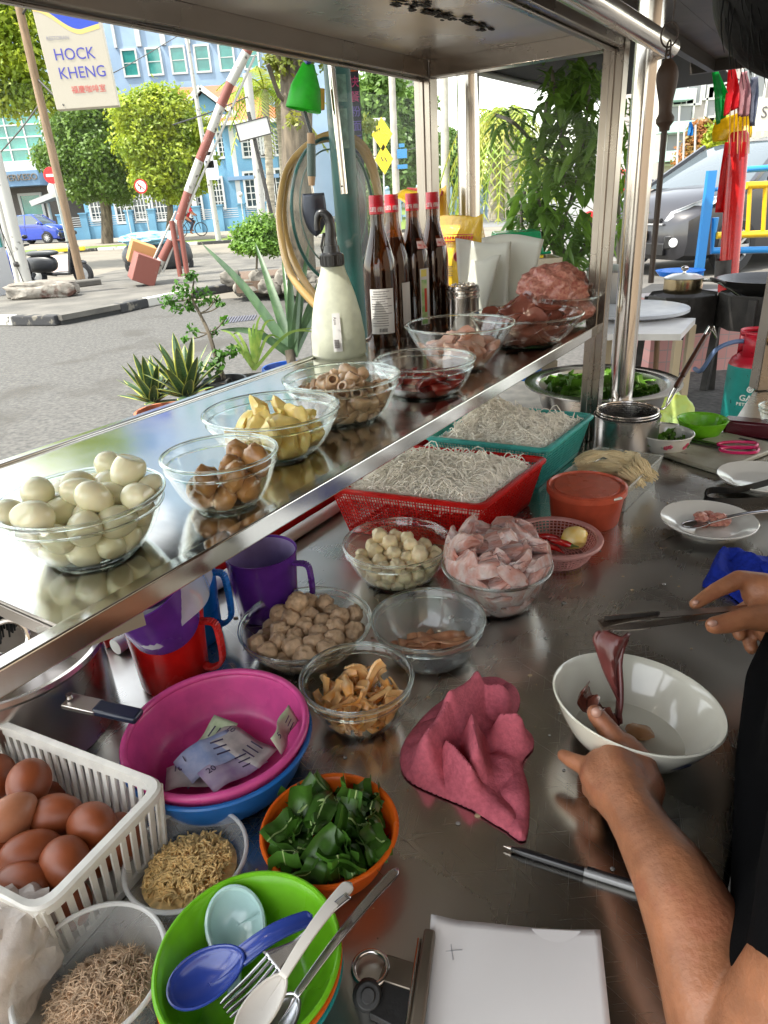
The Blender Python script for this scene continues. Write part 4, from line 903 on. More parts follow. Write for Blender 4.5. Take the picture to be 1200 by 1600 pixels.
def cloth(name, label, outline, z0, hmax, ridges, mat, res=.0016, seed=0, edge=.012, nz=.010):
    P_ = [at(x, y, z0) for x, y in outline]; P_ = [(p.x, p.y) for p in smooth_pts(P_, 3, closed=True)]
    x0, x1 = min(p[0] for p in P_), max(p[0] for p in P_); y0, y1 = min(p[1] for p in P_), max(p[1] for p in P_)
    nx, ny = int((x1-x0)/res)+2, int((y1-y0)/res)+2; idx = {}; V = []; F = []
    rd = [((lambda a, b_: (a.x, a.y, b_.x, b_.y))(at(r[0], r[1], z0), at(r[2], r[3], z0)))+(r[4], r[5]) for r in ridges]
    for j in range(ny+1):
        for i in range(nx+1):
            x, y = x0+i*res-res/2, y0+j*res-res/2
            d = pdist(x, y, P_)
            if not inpoly(x, y, P_):
                if d > res*.75: continue
                x, y = snap(x, y, P_); d = 0
            elif d < res*.4: x, y = snap(x, y, P_); d = 0
            if True: pass
            d = d; e = min(1, d/edge); e = math.sqrt(max(0, 1-(1-e)**2)); h = .35*hmax
            for ax_, ay_, bx_, by_, a_, w_ in rd:
                dx_, dy_ = bx_-ax_, by_-ay_; t_ = max(0, min(1, ((x-ax_)*dx_+(y-ay_)*dy_)/(dx_*dx_+dy_*dy_+1e-12))); q = math.hypot(x-ax_-t_*dx_, y-ay_-t_*dy_); h = max(h, .35*hmax+a_*math.exp(-(q/w_)**1.6))+a_*.18*math.exp(-(q/w_)**2)
            wv = (x*.85-y*.5)*105+noise.noise(Vector((x*13+seed, y*13, seed)))*5.5; n_ = (abs(math.sin(wv*.5))**.7-.35)*nz*.55*(1+noise.noise(Vector((x*16, y*16, 2)))*1.4)+noise.noise(Vector((x*60, y*60+seed, 3)))*nz*.25+noise.noise(Vector((x*520, y*520, 5)))*.0009
            idx[i, j] = len(V); V.append(Vector((x, y, z0+.0015+.003*min(1, d/.004)+max(.0, h+n_)*e*e)))
    for (i, j), a_ in idx.items():
        k = [(i+1, j), (i+1, j+1), (i, j+1)]
        if all(q in idx for q in k): F.append([a_]+[idx[q] for q in k])
    b = MB(); b.add(V, F); return tag(b.build(name, mat, solid=.002), label, 'cloth')
m_tow = M('pink_terry', (.50, .115, .15), .95, var=.15, vs=200, bump=1.0, bs=420, spec=.2)
cloth('dish_towel', 'crumpled dusty pink terry towel in the middle of the counter', [(655, 1130), (690, 1098), (728, 1070), (765, 1062), (800, 1072), (812, 1095), (806, 1125), (830, 1150), (832, 1172), (815, 1195), (826, 1240), (821, 1314), (790, 1300), (735, 1266), (680, 1243), (633, 1216), (628, 1172)], .9, .014,
      [(745, 1112, 705, 1150, .040, .013), (705, 1150, 668, 1205, .036, .013), (750, 1112, 792, 1118, .030, .012), (738, 1170, 745, 1225, .036, .009), (780, 1165, 812, 1168, .032, .009), (700, 1200, 735, 1245, .026, .009), (715, 1170, 700, 1225, -.010, .007), (775, 1130, 770, 1215, -.010, .008), (690, 1160, 700, 1215, .006, .006)], m_tow, seed=3, edge=.022, nz=.012)
m_bt = M('royal_blue_terry', (.012, .03, .30), .95, var=.2, vs=150, bump=1.0, bs=380, spec=.2)
cloth('wash_cloth', 'royal blue terry cloth lying behind the raised hand', [(1098, 918), (1108, 895), (1118, 874), (1135, 866), (1165, 872), (1215, 880), (1260, 905), (1250, 960), (1190, 965), (1130, 925)], .9, .012, [(1125, 878, 1115, 905, .014, .014), (1150, 880, 1230, 920, .014, .018), (1120, 905, 1180, 940, .008, .012)], m_bt, seed=9)

# pen, paper, clip -----------------------------------------------------
a_, b_ = at(787, 1322, .9045), at(1003, 1390, .9045); d = (b_-a_).normalized(); t = thing('ballpoint_pen', 'black ballpoint pen pointing at the pink towel', 'pen', (a_+b_)/2)
MB().tube([a_+d*.008, a_+d*.02, a_.lerp(b_, .6)], [.0022, .0042, .0044], 14).build('barrel', M('black_barrel', (.012, .012, .014), .2), t, True)
MB().tube([a_, a_+d*.0075], [.0006, .002], 10).build('tip', m_pipe, t, True)
MB().tube([a_.lerp(b_, .601), b_], .0043, 14).build('cap_end', M('grey_clear_barrel', (.22, .22, .22), .15, spec=.8), t, True)
MB().seg(a_.lerp(b_, .62)+Vector((0, 0, .0062)), b_+Vector((0, 0, .0062)), .003, .0015).build('pocket_clip', M('black_barrel', (.012, .012, .014), .2), t, True)
P4 = [at(674, 1440, .907), at(938, 1452, .907), at(962, 1680, .907), at(652, 1680, .907)]
t = thing('note_pad', 'stack of white paper sheets at the bottom edge of the picture', 'paper', cen4(P4)-Vector((0, 0, .007)))
m_pap = M('white_paper', (.74, .72, .70), .7, var=.04, vs=6)
def sheetf(s, t_):
    p = P4[0].lerp(P4[1], s).lerp(P4[3].lerp(P4[2], s), t_); p.z = .9075+.003*math.sin(s*5+1)*math.exp(-t_*3)+.007*max(0, .16-s)/.16*math.exp(-t_*5); return p
b = MB(); b.grid(sheetf, 24, 16); b.build('top_sheet', m_pap, t, True, solid=.0003)
b = MB(); b.prism([(p.x, p.y) for p in [P4[0].lerp(P4[2], .012), P4[1].lerp(P4[3], .012), P4[2].lerp(P4[0], .01), P4[3].lerp(P4[1], .01)]], .9006, .9055); b.build('sheet_stack', m_pap, t, True)
m_pcl = M('pencil_mark', (.35, .35, .37), .8)
b = MB(); pa, pb = at(708, 1500, .9098), at(702, 1455, .9098); b.seg(pa, pb, .0006, .0003); pa, pb = at(690, 1487, .9098), at(722, 1484, .9098); b.seg(pa, pb, .0005, .0003); b.build('pencil_line', m_pcl, t, True)
t = thing('clipboard', 'worn steel clipboard edge and lever clip holding the papers', 'clipboard', at(640, 1540, .9003))
m_old = STEEL('aged_clip_steel', (.30, .26, .21), .35, .5, (20, 20, 20), .2)
b = MB(); b.seg(at(672, 1462, .911), at(640, 1690, .911), .010, .020); b.build('clip_jaw', m_old, t, True, bevel=.002)
b = MB(); b.seg(at(656, 1470, .907), at(625, 1690, .907), .004, .012); b.build('edge_bar', m_pipe, t, True, bevel=.0015)
b = MB(); b.seg(at(655, 1530, .9085), at(598, 1512, .9085), .022, .004); b.build('lever', m_old, t, True, bevel=.001)
b = MB(); b.torus(at(579, 1513, .9085), .0145, .0026, 32, 10); b.build('lever_ring', m_pipe, t, True)
b = MB(); b.tube([at(575, 1556, .901), at(575, 1556, .916)], [.013, .010], 20); b.tube([at(575, 1556, .9162), at(575, 1556, .918)], .006, 16); b.seg(at(590, 1560, .905), at(640, 1585, .905), .03, .008); b.build('hinge_block', m_dark, t, True, bevel=.002)
# ================================================================ items at the far end of the shelf
def Cu(px, u, z):
    lo, hi = -1.5, 1.5
    for _ in range(40):
        m = (lo+hi)/2; p = C(u, m, z)-Vector((0, 0, CH)); x = 600+FPX*p.dot(_R)/p.dot(_F)
        if x > px: lo = m
        else: hi = m
    return C(u, (lo+hi)/2, z)
tag_ = tag
b = MB(); cb(b, 1.305, 1.53, .10, .452, ZS-.02, ZS-.003); b.build('end_ledge', m_shelf, cart, True, bevel=.002)
b = MB(); cb(b, 1.305, 1.50, .44, .452, .902, ZS-.021); b.build('ledge_bracket', m_frame, cart, True)
m_brown = M('amber_glass', (.09, .03, .006), .05, spec=.9, coat=1)
def glassmix():
    m = bpy.data.materials.new('amber_bottle_glass'); m.use_nodes = True; n = m.node_tree; L = n.links.new; b = n.nodes['Principled BSDF']; b.inputs['Base Color'].default_value = (.016, .005, .002, 1); b.inputs['Roughness'].default_value = .04; b.inputs['Coat Weight'].default_value = 1
    tp = n.nodes.new('ShaderNodeBsdfTransparent'); tp.inputs[0].default_value = (.72, .34, .08, 1); mx = n.nodes.new('ShaderNodeMixShader'); mx.inputs[0].default_value = .55; L(tp.outputs[0], mx.inputs[1]); L(b.outputs[0], mx.inputs[2]); L(mx.outputs[0], n.nodes['Material Output'].inputs[0]); return m
m_amb = glassmix(); m_sauce = M('black_sauce', (.012, .004, .002), .1, coat=.6); m_redcap = M('red_cap', (.50, .008, .02), .3); m_lab = M('paper_label', (.62, .60, .58), .6); m_txt = M('label_print', (.10, .09, .09), .7); m_wtxt = M('white_print', (.75, .70, .68), .5)
H_B = .315; RB_ = .0365
bprof = [(0, 0), (RB_*.96, 0), (RB_, .004), (RB_, .165), (RB_*.93, .185), (RB_*.72, .212), (RB_*.50, .240), (RB_*.42, .258), (RB_*.40, .285), (RB_*.40, .290)]
def bottle(loc, lvl, label, k):
    t = thing('sauce_bottle', label, 'bottle', loc, 0, 'red capped bottles on the shelf')
    MB().lathe(bprof, 40).build('glass_body', m_amb, t)
    ip = [(0, .003)]+[(max(0, r-.0028), z) for r, z in bprof[2:] if z < lvl]; ip += [(ip[-1][0]*.97, lvl), (0, lvl)]
    MB().lathe(ip, 32).build('sauce_fill', m_sauce, t)
    b = MB(); b.lathe([(0, .3135), (.0148, .3135), (.0155, .311), (.0155, .2945), (.0158, .294), (.0158, .277), (.0150, .2765)], 36)
    for j in range(4): b.torus((0, 0, .298+j*.0035), .0155, .0006, 32, 4)
    b.build('cap', m_redcap, t)
    vd = (Vector((0, 0, CH))-Vector(loc)); vd.z = 0; vd.normalize(); sd = Vector((-vd.y, vd.x, 0))
    for q, ch in enumerate('公司 香有'):
        if ch == ' ': continue
        a = (q-2)*.36; nd = vd*math.cos(a)+sd*math.sin(a); text(ch, .0105, m_wtxt, t, Vector(loc)+nd*.0162+Vector((0, 0, .2855)), Vector((-nd.y, nd.x, 0)), (0, 0, 1), 'lettering', .0002)
    def wrap(a0, a1, z0, z1, nm, mat, rr=RB_+.0005):
        b = MB(); b.grid(lambda s, t_: (lambda a: (vd*math.cos(a)+sd*math.sin(a))*rr+Vector((0, 0, z0+(z1-z0)*t_)))(a0+(a1-a0)*s), 14, 2); return b.build(nm, mat, t)
    if k == 0:
        wrap(-.72, .78, .032, .128, 'label', m_lab)
        for j in range(15):
            z = .122-j*.0052; w_ = .5 if j in (0, 1) else (.62 if j % 4 else .35)
            b = MB(); b.grid(lambda s, t_: (lambda a: (vd*math.cos(a)+sd*math.sin(a))*(RB_+.0009)+Vector((0, 0, z+.0013*t_)))(-w_+2*w_*s*(.8 if j % 3 else 1)), 10, 1); b.build('print_line', m_txt, t)
        for j in range(12): 
            a = -.22+j*.042; b = MB(); b.grid(lambda s, t_: (lambda aa: (vd*math.cos(aa)+sd*math.sin(aa))*(RB_+.0009)+Vector((0, 0, .036+.008*t_)))(a+s*.018*(1+j % 2)), 1, 1); b.build('barcode', m_txt, t)
    elif k == 1: wrap(.45, 1.2, .03, .125, 'label', m_lab)
    else:
        b = MB(); zz = .208
        b.grid(lambda s, t_: (lambda a, z: (vd*math.cos(a)+sd*math.sin(a))*(RB_*.80-.0005-(z-zz)*.72)+Vector((0, 0, z)))(.25+.75*s, zz-.014+.028*t_), 8, 4); b.build('neck_label', M('red_white_label', (.62, .03, .03), .4, col2=(.8, .7, .66), vs=90, var=.1), t)
        if k == 2:
            wrap(.35, 1.15, .02, .150, 'label', m_lab); wrap(.42, .85, .022, .125, 'label_art', M('label_green', (.18, .42, .12), .5, col2=(.5, .6, .3), vs=70), RB_+.001); wrap(.62, .82, .05, .105, 'label_art', M('label_red', (.55, .04, .02), .5), RB_+.0014); wrap(.42, .85, .132, .148, 'label_art', M('label_yellow', (.7, .6, .12), .5), RB_+.001)
for k, (px, u, lvl, lb) in enumerate([(600, .915, .165, 'amber bottle with red cap and full white text label, nearest of the four'), (621, 1.03, .225, 'amber bottle with red cap behind the labelled one'), (651, 1.09, .262, 'dark full bottle with a red neck label and green striped label'), (680, 1.17, .262, 'darkest bottle with red cap, farthest along the shelf beside the yellow bag')]):
    bottle(Cu(px, u, ZS), lvl, lb, k)
# spray bottle
p = Cu(531, .79, ZS); t = thing('spray_bottle', 'milky white spray bottle with black trigger head beside the sauce bottles', 'bottle', p)
m_milk = P('milky_plastic', (.60, .61, .49), .35, .35)
MB().lathe([(0, 0), (.051, 0), (.056, .006), (.055, .045), (.049, .090), (.040, .130), (.031, .158), (.025, .175), (.023, .185), (0, .185)], 48, sx=1.05, sy=.8).build('bottle_body', m_milk, t)
m_blk = M('black_plastic', (.012, .012, .013), .3)
b = MB(); b.lathe([(.022, .185), (.024, .187), (.024, .208), (.018, .212), (.016, .225), (0, .226)], 24)
for i in range(18): a = i*.349; b.box((.0242*math.cos(a), .0242*math.sin(a), .197), (.002, .002, .018))
b.build('collar', m_blk, t)
vx = Vector((-.9, .35, 0)).normalized()
b = MB(); b.tube(smooth_pts([(0, 0, .215), (.0, 0, .235), (.002, 0, .262), (-.004, 0, .282), (-.018, 0, .286), (-.024, 0, .270), (-.024, 0, .255)], 4), [.016, .015, .014, .014, .013, .012, .012, .011, .011, .010, .010, .010, .009, .009, .008, .008, .007, .007, .007, .006, .006, .006, .006, .006, .006], 12); b.build('spray_head', m_blk, t)
b = MB(); b.seg((-.012, 0, .25), (-.020, 0, .222), .008, .005); b.seg((-.020, 0, .222), (-.014, 0, .200), .008, .004); b.build('trigger', m_blk, t, bevel=.001)
xd = Vector((.94, .34, 0)); fd = Vector((-.05, -1, 0)).normalized(); xd = Vector((1, 0, 0))
b = MB(); b.grid(lambda s, t_: (lambda a, z: Vector((.0592*math.cos(a)*1.05*(1-max(0, z-.045)*2.6), .0592*math.sin(a)*.8*(1-max(0, z-.045)*2.6), z)))(-1.72+.30*s, .018+.078*t_), 5, 8); b.build('label', m_lab, t)
text('Asvo', .009, m_txt, t, p+Vector((-.002, -.0505, .082)), (0, .35, -1), (1, .1, .1), 'lettering', .0002)
b = MB()
for j in range(10): b.box((-.0015, -.0490, .026+j*.0018), (.010, .0008, .0009*(1+j % 2)))
b.build('barcode', m_txt, t)
# yellow bags, paper bags, shaker
m_ybag = M('glossy_yellow_bag', (.78, .48, .02), .25, var=.1, vs=8, bump=.7, bs=22, coat=.3); m_rp = M('red_print', (.52, .02, .015), .35)
pb = Cu(716, 1.40, ZS); sdv = CN*-1
def bag(loc, w_, d_, h_, rz, tilt, label, fold=.3):
    t = thing('seasoning_bag', label, 'bag', loc, rz, 'yellow food bags on the end ledge')
    b = MB(); n = 32
    rings = [(0, .9, .9), (.03, 1, 1), (.5, 1, 1), (.78, 1, .75), (.90, .98, .3), (1.0, 1.0, .04)]
    V = []
    for zf, wf, df in rings:
        for i in range(n):
            a = 2*math.pi*i/n; cx, sx_ = math.cos(a), math.sin(a); x = math.copysign(abs(cx)**.5, cx)*w_/2*wf*(1+.02*math.sin(zf*17+i)); y = math.copysign(abs(sx_)**.6, sx_)*d_/2*df*(1+.05*math.sin(zf*9+i*.7)); V.append(Vector((x, y+tilt*zf*zf, zf*h_+.004*math.sin(i*.9)*(zf > .9))))
    b.add(V, [[r*n+i, r*n+(i+1) % n, (r+1)*n+(i+1) % n, (r+1)*n+i] for r in range(len(rings)-1) for i in range(n)]+[[i for i in range(n)][::-1]]); b.build('bag_body', m_ybag, t, smooth=70)
    return t
rzb = math.atan2(-CD.y, -CD.x)+math.pi/2
t1 = bag(pb, .155, .07, .25, rzb, 0, 'shiny yellow printed food bag with a red round emblem behind the bottles')
b = MB(); b.torus((.020, -.0375, .150), .011, .0028, 24, 8, Matrix.Rotation(math.pi/2, 3, 'X')); b.lathe([(0, 0), (.009, 0), (.009, .001), (0, .001)], 20, (.020, -.036, .150), R=Matrix.Rotation(math.pi/2, 3, 'X')); b.build('emblem', m_rp, t1)
b = MB()
for j in range(16): b.box((-.06+j*.008, -.0345, .198), (.0045, .003, .008), Matrix.Rotation(.5*(j % 2), 3, 'Y'))
b.seg((-.064, -.034, .206), (.064, -.034, .206), .002, .002); b.seg((-.064, -.035, .190), (.064, -.035, .190), .002, .002); b.build('printed_border', m_rp, t1)
b = MB(); b.box((.055, -.034, .155), (.020, .006, .055)); b.build('red_panel', m_rp, t1, bevel=.002)
b = MB()
for j in range(5): b.box((-.020, -.0372, .125-j*.006), (.045-.006*(j % 2), .001, .0015))
b.build('print_line', m_txt, t1)
t2 = bag(Cu(672, 1.47, ZS), .14, .05, .325, rzb-.15, .0, 'taller yellow bag folded over at the top, behind the first yellow bag')
b = MB(); b.box((0, -.012, .317), (.12, .012, .012), Matrix.Rotation(.12, 3, 'Y')); b.build('red_panel', m_rp, t2)
b = MB(); b.grid(lambda s, t_: Vector(((s-.5)*.15, -.03-.035*t_, .323-.045*t_*(.4+s)+.004*math.sin(s*12))), 10, 5); b.build('folded_flap', m_ybag, t2, solid=.0008)
m_pb = M('waxed_paper_bag', (.72, .70, .64), .5, trl=.35, bump=.2, bs=25)
ppc = Cu(756, 1.34, ZS)
for k, (du, dv, h_, w_, tl, lb) in enumerate([(.03, -.035, .195, .17, .10, 'large white paper bag at the back, right of the bottles'), (.0, .0, .190, .165, -.04, 'wide white paper bag upright in the middle of the stack'), (-.022, .02, .150, .09, .12, 'narrow curled translucent bag at the front of the paper bags')]):
    b = MB(); cpp = ppc+CD*du+CN*dv
    b.grid(lambda s, t_: cpp+CN*(-(s-.5)*w_*(1-.15*(1-t_)))+CN*(-tl*t_*.25)+CD*(.010*math.sin(s*3.1+k)+.012*t_*t_)+Vector((0, 0, t_*h_+.008*math.sin(s*4+k*2)*t_)), 14, 10)
    tag(b.build('paper_bag', m_pb, solid=.003+.003*(k < 2)), lb, 'bag', 'white paper bags by the shaker')
p = Cu(724, 1.17, ZS); t = thing('shaker_can', 'ribbed steel shaker can standing in front of the white paper bags', 'can', p)
MB().lathe([(0, 0), (.038, 0), (.039, .004), (.039, .070), (.041, .073), (.041, .076), (.0385, .079), (.0385, .083), (.041, .086), (.041, .090), (.0385, .093), (.0395, .097), (.037, .101), (.034, .102), (0, .102)], 48).build('can_body', m_pot, t)
b = MB()
for i in range(14): a = i*.449; b.blob((.026*math.cos(a), .026*math.sin(a), .103), .0035, .1, 1, i, 1)
b.build('lid_studs', m_pipe, t)
b = MB(); b.lathe([(0, 0), (.011, 0), (.011, .001), (0, .001)], 24, (.030, -.026, .030), R=Euler((math.pi/2, 0, .85)).to_matrix()); b.build('sticker', M('blue_sticker', (.02, .14, .35), .4), t)

# ================================================================ plates, bowls and tools at the right
m_china = M('white_china', (.70, .68, .62), .15, var=.05, vs=8, coat=.3)
def plate(label, rim, wpx, z0=.9005, h=.018):
    c = at(rim[0], rim[1], z0+h); R = wpx*((c-Vector((0, 0, CH))).dot(_F))/FPX/2; t = thing('china_plate', label, 'plate', Vector((c.x, c.y, z0)))
    MB().lathe([(0, .002), (R*.55, .002), (R*.56, 0), (R*.62, 0), (R*.64, .005), (R*.78, h*.62), (R*.99, h-.001), (R, h+.001), (R*.985, h+.002), (R*.80, h*.75), (R*.68, .0075), (R*.60, .005), (0, .005)], 72).build('plate_dish', m_china, t); return t, Vector((c.x, c.y, z0)), R
t, c, R = plate('white china plate with pink raw mince and a steel spoon', (1107, 811), 142)
b = MB(); b.X = None
rr = random.Random(9)
for k in range(16): b.blob(c+Vector((R*.05+rr.uniform(-.022, .026), rr.uniform(-.010, .020), .010+rr.uniform(0, .013))), (.012, .010, .008), .35, 2.5, k, 3)
tag(b.build('mince_portion', m_mince), 'small portion of pink minced meat on the china plate', 'minced meat')
spoon('steel_spoon', 'steel spoon on the plate of mince, handle towards the right edge', 'spoon', at(1066, 822, .915), at(1235, 795, .935), .014, m_cut, .004, .004, 1, bl=.024)
b = MB(); m_flo = M('plate_flower', (.12, .16, .08), .4)
plate('empty off white plate cut off by the right edge', (1192, 744), 132)
# dark tongs
t = thing('serving_tongs', 'dark metal serving tongs lying between the two plates', 'tongs', at(1120, 778, .9))
m_dt = M('dark_tong_steel', (.05, .05, .05), .35, metal=.8)
pa, pb_, pc_ = at(1108, 775, .912), at(1240, 742, .935), at(1250, 778, .905)
b = MB(); P1 = smooth_pts([pb_, at(1160, 764, .922), at(1112, 766, .918), at(1102, 772, .914), at(1104, 780, .908), at(1120, 783, .906), at(1170, 783, .906), pc_], 5)
for i in range(len(P1)-1): b.seg(P1[i], P1[i+1], .002, .014, (0, 0, 1))
b.build('tong_strip', m_dt, t, True)
# floral enamel bowl
o, loc, R, rb, h = plain_bowl('enamel_bowl', 'white enamel bowl with pink flowers, leaves inside, behind the steel pot', 'bowl', (1040, 676), 82, (1040, 712), .9, .6, m_china, .5, .0025, .004)
m_fp, m_fg = M('flower_pink', (.60, .08, .14), .4), M('leaf_paint', (.08, .22, .08), .4)
f = bowlfn(R, rb, h, .5)
for k, (a, z) in enumerate([(-.95, .6), (-1.05, .48), (-.82, .52), (-1.9, .55), (-1.75, .62), (-.7, .45)]):
    zz = h*z; q = Vector((math.cos(a)*(f(zz)+.0006), math.sin(a)*(f(zz)+.0006), zz)); b = MB(); n = Vector((math.cos(a), math.sin(a), -.4)).normalized()
    for j in range(5): th = j*1.256; u_ = n.orthogonal().normalized(); v_ = n.cross(u_); b.blob(q+(u_*math.cos(th)+v_*math.sin(th))*.0035, (.003, .003, .003), .1, 1, j, 1)
    b.build('flower', m_fp if k % 3 != 2 else m_fg, o)
tag(leaves(Vector((loc.x, loc.y, 0)), R*.85, loc.z+h*.2, loc.z+h*.5, 26, .02, 18, 3, dome=.004).build('chopped_greens', [m_leaf2, m_rib]), 'green leaves lying low in the flowered bowl', 'vegetables', kind='stuff')
plain_bowl('lime_green_bowl', 'small empty lime green plastic bowl at the far end of the counter', 'bowl', (1098, 655), 73, (1100, 688), .9, .45, m_gr, .45, .002, .003, foot=1.0)
# cutting board and scissors
q = [at(1036, 708, .912), at(1122, 735, .912), at(1225, 695, .912), at(1130, 674, .912)]
t = thing('cutting_board', 'worn pale plastic cutting board with a slot handle at the far right', 'cutting board', cen4(q)-Vector((0, 0, .011)))
b = MB(); V = q+[p-Vector((0, 0, .011)) for p in q]; b.add(V, [[0, 1, 2, 3], [7, 6, 5, 4]]+[[i, i+4, (i+1) % 4+4, (i+1) % 4] for i in range(4)]); b.build('board', M('worn_board', (.44, .42, .33), .5, col2=(.28, .25, .18), vs=12, wear=('3a3326', 26, .62), bump=.2, bs=100), t, True, bevel=.003)
b = MB(); b.seg(q[2].lerp(q[3], .35).lerp(cen4(q), .2)+Vector((0, 0, .0008)), q[2].lerp(q[3], .65).lerp(cen4(q), .2)+Vector((0, 0, .0008)), .010, .001); b.build('slot', m_dark, t, True)  # dark bar on the board painted as the shade inside the slot
t = thing('kitchen_scissors', 'scissors with bright pink loop handles on the cutting board', 'scissors', at(1150, 698, .914))
m_mag = M('magenta_plastic', (.60, .015, .12), .25); b = MB()
for (x, y, w_) in ((1152, 695, 31), (1155, 703, 30)):
    c = at(x, y, .918); P_ = smooth_pts([at(x-w_, y-1, .918), at(x-w_*.3, y-4.5, .918), at(x+w_*.8, y-3.5, .918), at(x+w_, y, .918), at(x+w_*.7, y+4.5, .918), at(x-w_*.4, y+4, .918)], 4, closed=True); b.tube(P_, .0038, 8, closed=True)
b.build('loop_handle', m_mag, t, True)
b = MB(); b.seg(at(1121, 695, .918), at(1068, 683, .918), .012, .003); b.seg(at(1123, 699, .916), at(1070, 689, .916), .010, .003); b.build('blade', M('dark_blade', (.12, .12, .12), .3, metal=1), t, True)
# second steel counter at the right, its post and a glass jar
q = [at(1146, 660, .93), at(1181, 606, .93), at(1260, 600, .93), at(1260, 668, .93)]
t = thing('steel_counter', 'second stainless counter running off to the right behind the cart', 'counter', cen4(q)-Vector((0, 0, .93)))
b = MB(); V = q+[p-Vector((0, 0, .03)) for p in q]; b.add(V, [[0, 1, 2, 3], [7, 6, 5, 4]]+[[i, i+4, (i+1) % 4+4, (i+1) % 4] for i in range(4)]); b.build('top', m_counter, t, True)
b = MB(); pp = at(1198, 612, .93); b.box(pp+Vector((0, .03, .23)), (.05, .05, .455)); b.build('post', m_frame, t, True, bevel=.002)
for dz in (.14, .18): b = MB(); b.lathe([(0, 0), (.012, 0), (.016, .006), (.016, .012), (.008, .018), (0, .02)], 20, pp+Vector((.0, .0, dz)), R=Matrix.Rotation(math.pi/2, 3, 'X')); b.build('knob', M('brass', (.55, .30, .08), .25, metal=1), t, True)
for x, y in ((1158, 655), (1190, 612), (1255, 662)): b = MB(); r_ = at(x, y, .93); b.box((r_.x, r_.y+.02, .45), (.03, .03, .895)); b.build('leg', m_frame, t, True)
glass_bowl('small clear glass bowl on the second counter at the right edge', (1222, 636), 66, (1226, 672), .93, .5)
b = MB(); r_ = at(1105, 668, .9005); b.seg(at(1132, 664, .922), at(1215, 672, .922), .05, .04); tag(b.build('dark_red_tray', M('maroon_plastic', (.07, .006, .012), .25), bevel=.006), 'dark maroon tray between the cutting board and the second counter', 'tray')
b = MB(); q2 = [at(1012, 716, .9012), at(1030, 722, .9012), at(1075, 690, .9012), at(1058, 684, .9012)]
# hanging handle on a chain
m_wood = M('worn_wood_handle', (.030, .014, .009), .6, col2=(.07, .04, .026), vs=12, bump=.5, bs=60)
hp_ = [W(1044, y, 1.45) for y in (92, 205)]; t = thing('hanging_hook', 'long iron rod with a turned brown wooden handle hanging from a chain', 'hook tool', hp_[1])
ax_ = (hp_[1]-hp_[0]); n_ = 16; rads = [.006, .012, .0165, .0185, .019, .0185, .0175, .016, .0145, .013, .012, .0115, .0115, .016, .016, .010, .009]
b = MB(); lo_ = W(1038, 205, 1.45); b.tube([hp_[0].lerp(lo_, i/n_) for i in range(n_+1)], rads, 20); b.build('wood_handle', m_wood, t, True)
b = MB(); b.tube([lo_, W(1017, 442, 1.45)], .0055, 10); b.build('iron_rod', M('rusty_iron', (.05, .035, .028), .6, bump=.3), t, True)
b = MB()
for k, (x, y, r_) in enumerate([(1044, 87, .006), (1045, 75, .0085), (1046, 54, .014)]): b.torus(W(x, y, 1.45), r_, .0017, 20, 6, Euler((1.57, 0, .4+k*1.2)).to_matrix(), sy=1.35)
top_ = W(1050, 40, 1.45); b.tube([top_, Vector((top_.x+.002, top_.y, 2.10))], .001, 5); b.tube([top_, Vector((top_.x+.02, top_.y, 2.10))], .0008, 5); b.build('chain', M('rusty_iron', (.05, .035, .028), .6), t, True)
# things on the ground beyond the cart --------------------------------
m_soot = M('sooty_iron', (.035, .032, .03), .6, var=.4, vs=14, bump=.4, bs=40)
def stove(label, px, Y, R_, zt, hb_, legs, seed=0):
    c = G(px, Y); t = thing('gas_stove', label, 'stove', c, .3+seed)
    b = MB(); b.lathe([(R_, zt), (R_*1.02, zt-.01), (R_*1.0, zt-hb_), (R_*.94, zt-hb_), (R_*.92, zt-.02), (R_*.6, zt-.06), (0, zt-.07)], 8); b.build('stove_body', m_soot, t, smooth=False)
    for i in range(4): a = i*math.pi/2+.5; b = MB(); b.seg((R_*.98*math.cos(a), R_*.98*math.sin(a), zt-.02), (R_*1.12*math.cos(a), R_*1.12*math.sin(a), 0), .05, .05, (math.cos(a), math.sin(a), 0)); b.build('leg', m_soot, t)
    return t, c
t, c = stove('big black sooty wok stove on splayed legs behind the gas cylinder', 1172, 4.95, .30, .75, .24, 4)
b = MB(); b.lathe([(0, -.10), (.10, -.095), (.20, -.055), (.29, -.005), (.34, .04), (.345, .043), (.335, .042), (.285, .005), (.19, -.045), (.09, -.085), (0, -.09)], 56, c+Vector((0, 0, .80)))
t = thing('wok', 'large black iron wok on the big stove', 'wok', c+Vector((0, 0, .75))); b.build('wok_dish', M('black_iron', (.02, .02, .02), .35, bump=.2), t, True)
for sx_ in (-1, 1): b = MB(); b.tube(smooth_pts([c+Vector((sx_*.33, .05, .83)), c+Vector((sx_*.40, .03, .855)), c+Vector((sx_*.40, -.03, .855)), c+Vector((sx_*.33, -.05, .83))], 4), .009, 8); b.build('ear_handle', m_soot, t, True)
t, c2 = stove('smaller black stove carrying the lidded saucepan', 1050, 5.3, .25, .72, .26, 4, .4)
t = thing('saucepan', 'steel saucepan with a glass lid and knob on the smaller stove', 'saucepan', c2+Vector((-.02, -.02, .73)))
MB().lathe([(0, 0), (.13, 0), (.135, .01), (.135, .10), (.14, .102), (.13, .102), (.13, .01), (0, .008)], 40).build('pan_body', M('gold_steel', (.55, .45, .28), .2, metal=1), t)
MB().lathe([(.138, .104), (.138, .110), (.09, .130), (0, .140)], 40).build('lid', M('glass_lid', (.55, .56, .55), .15, spec=.8), t)
MB().lathe([(.012, .138), (.010, .15), (.026, .162), (.028, .175), (.015, .186), (0, .187)], 24).build('lid_knob', m_pipe, t)
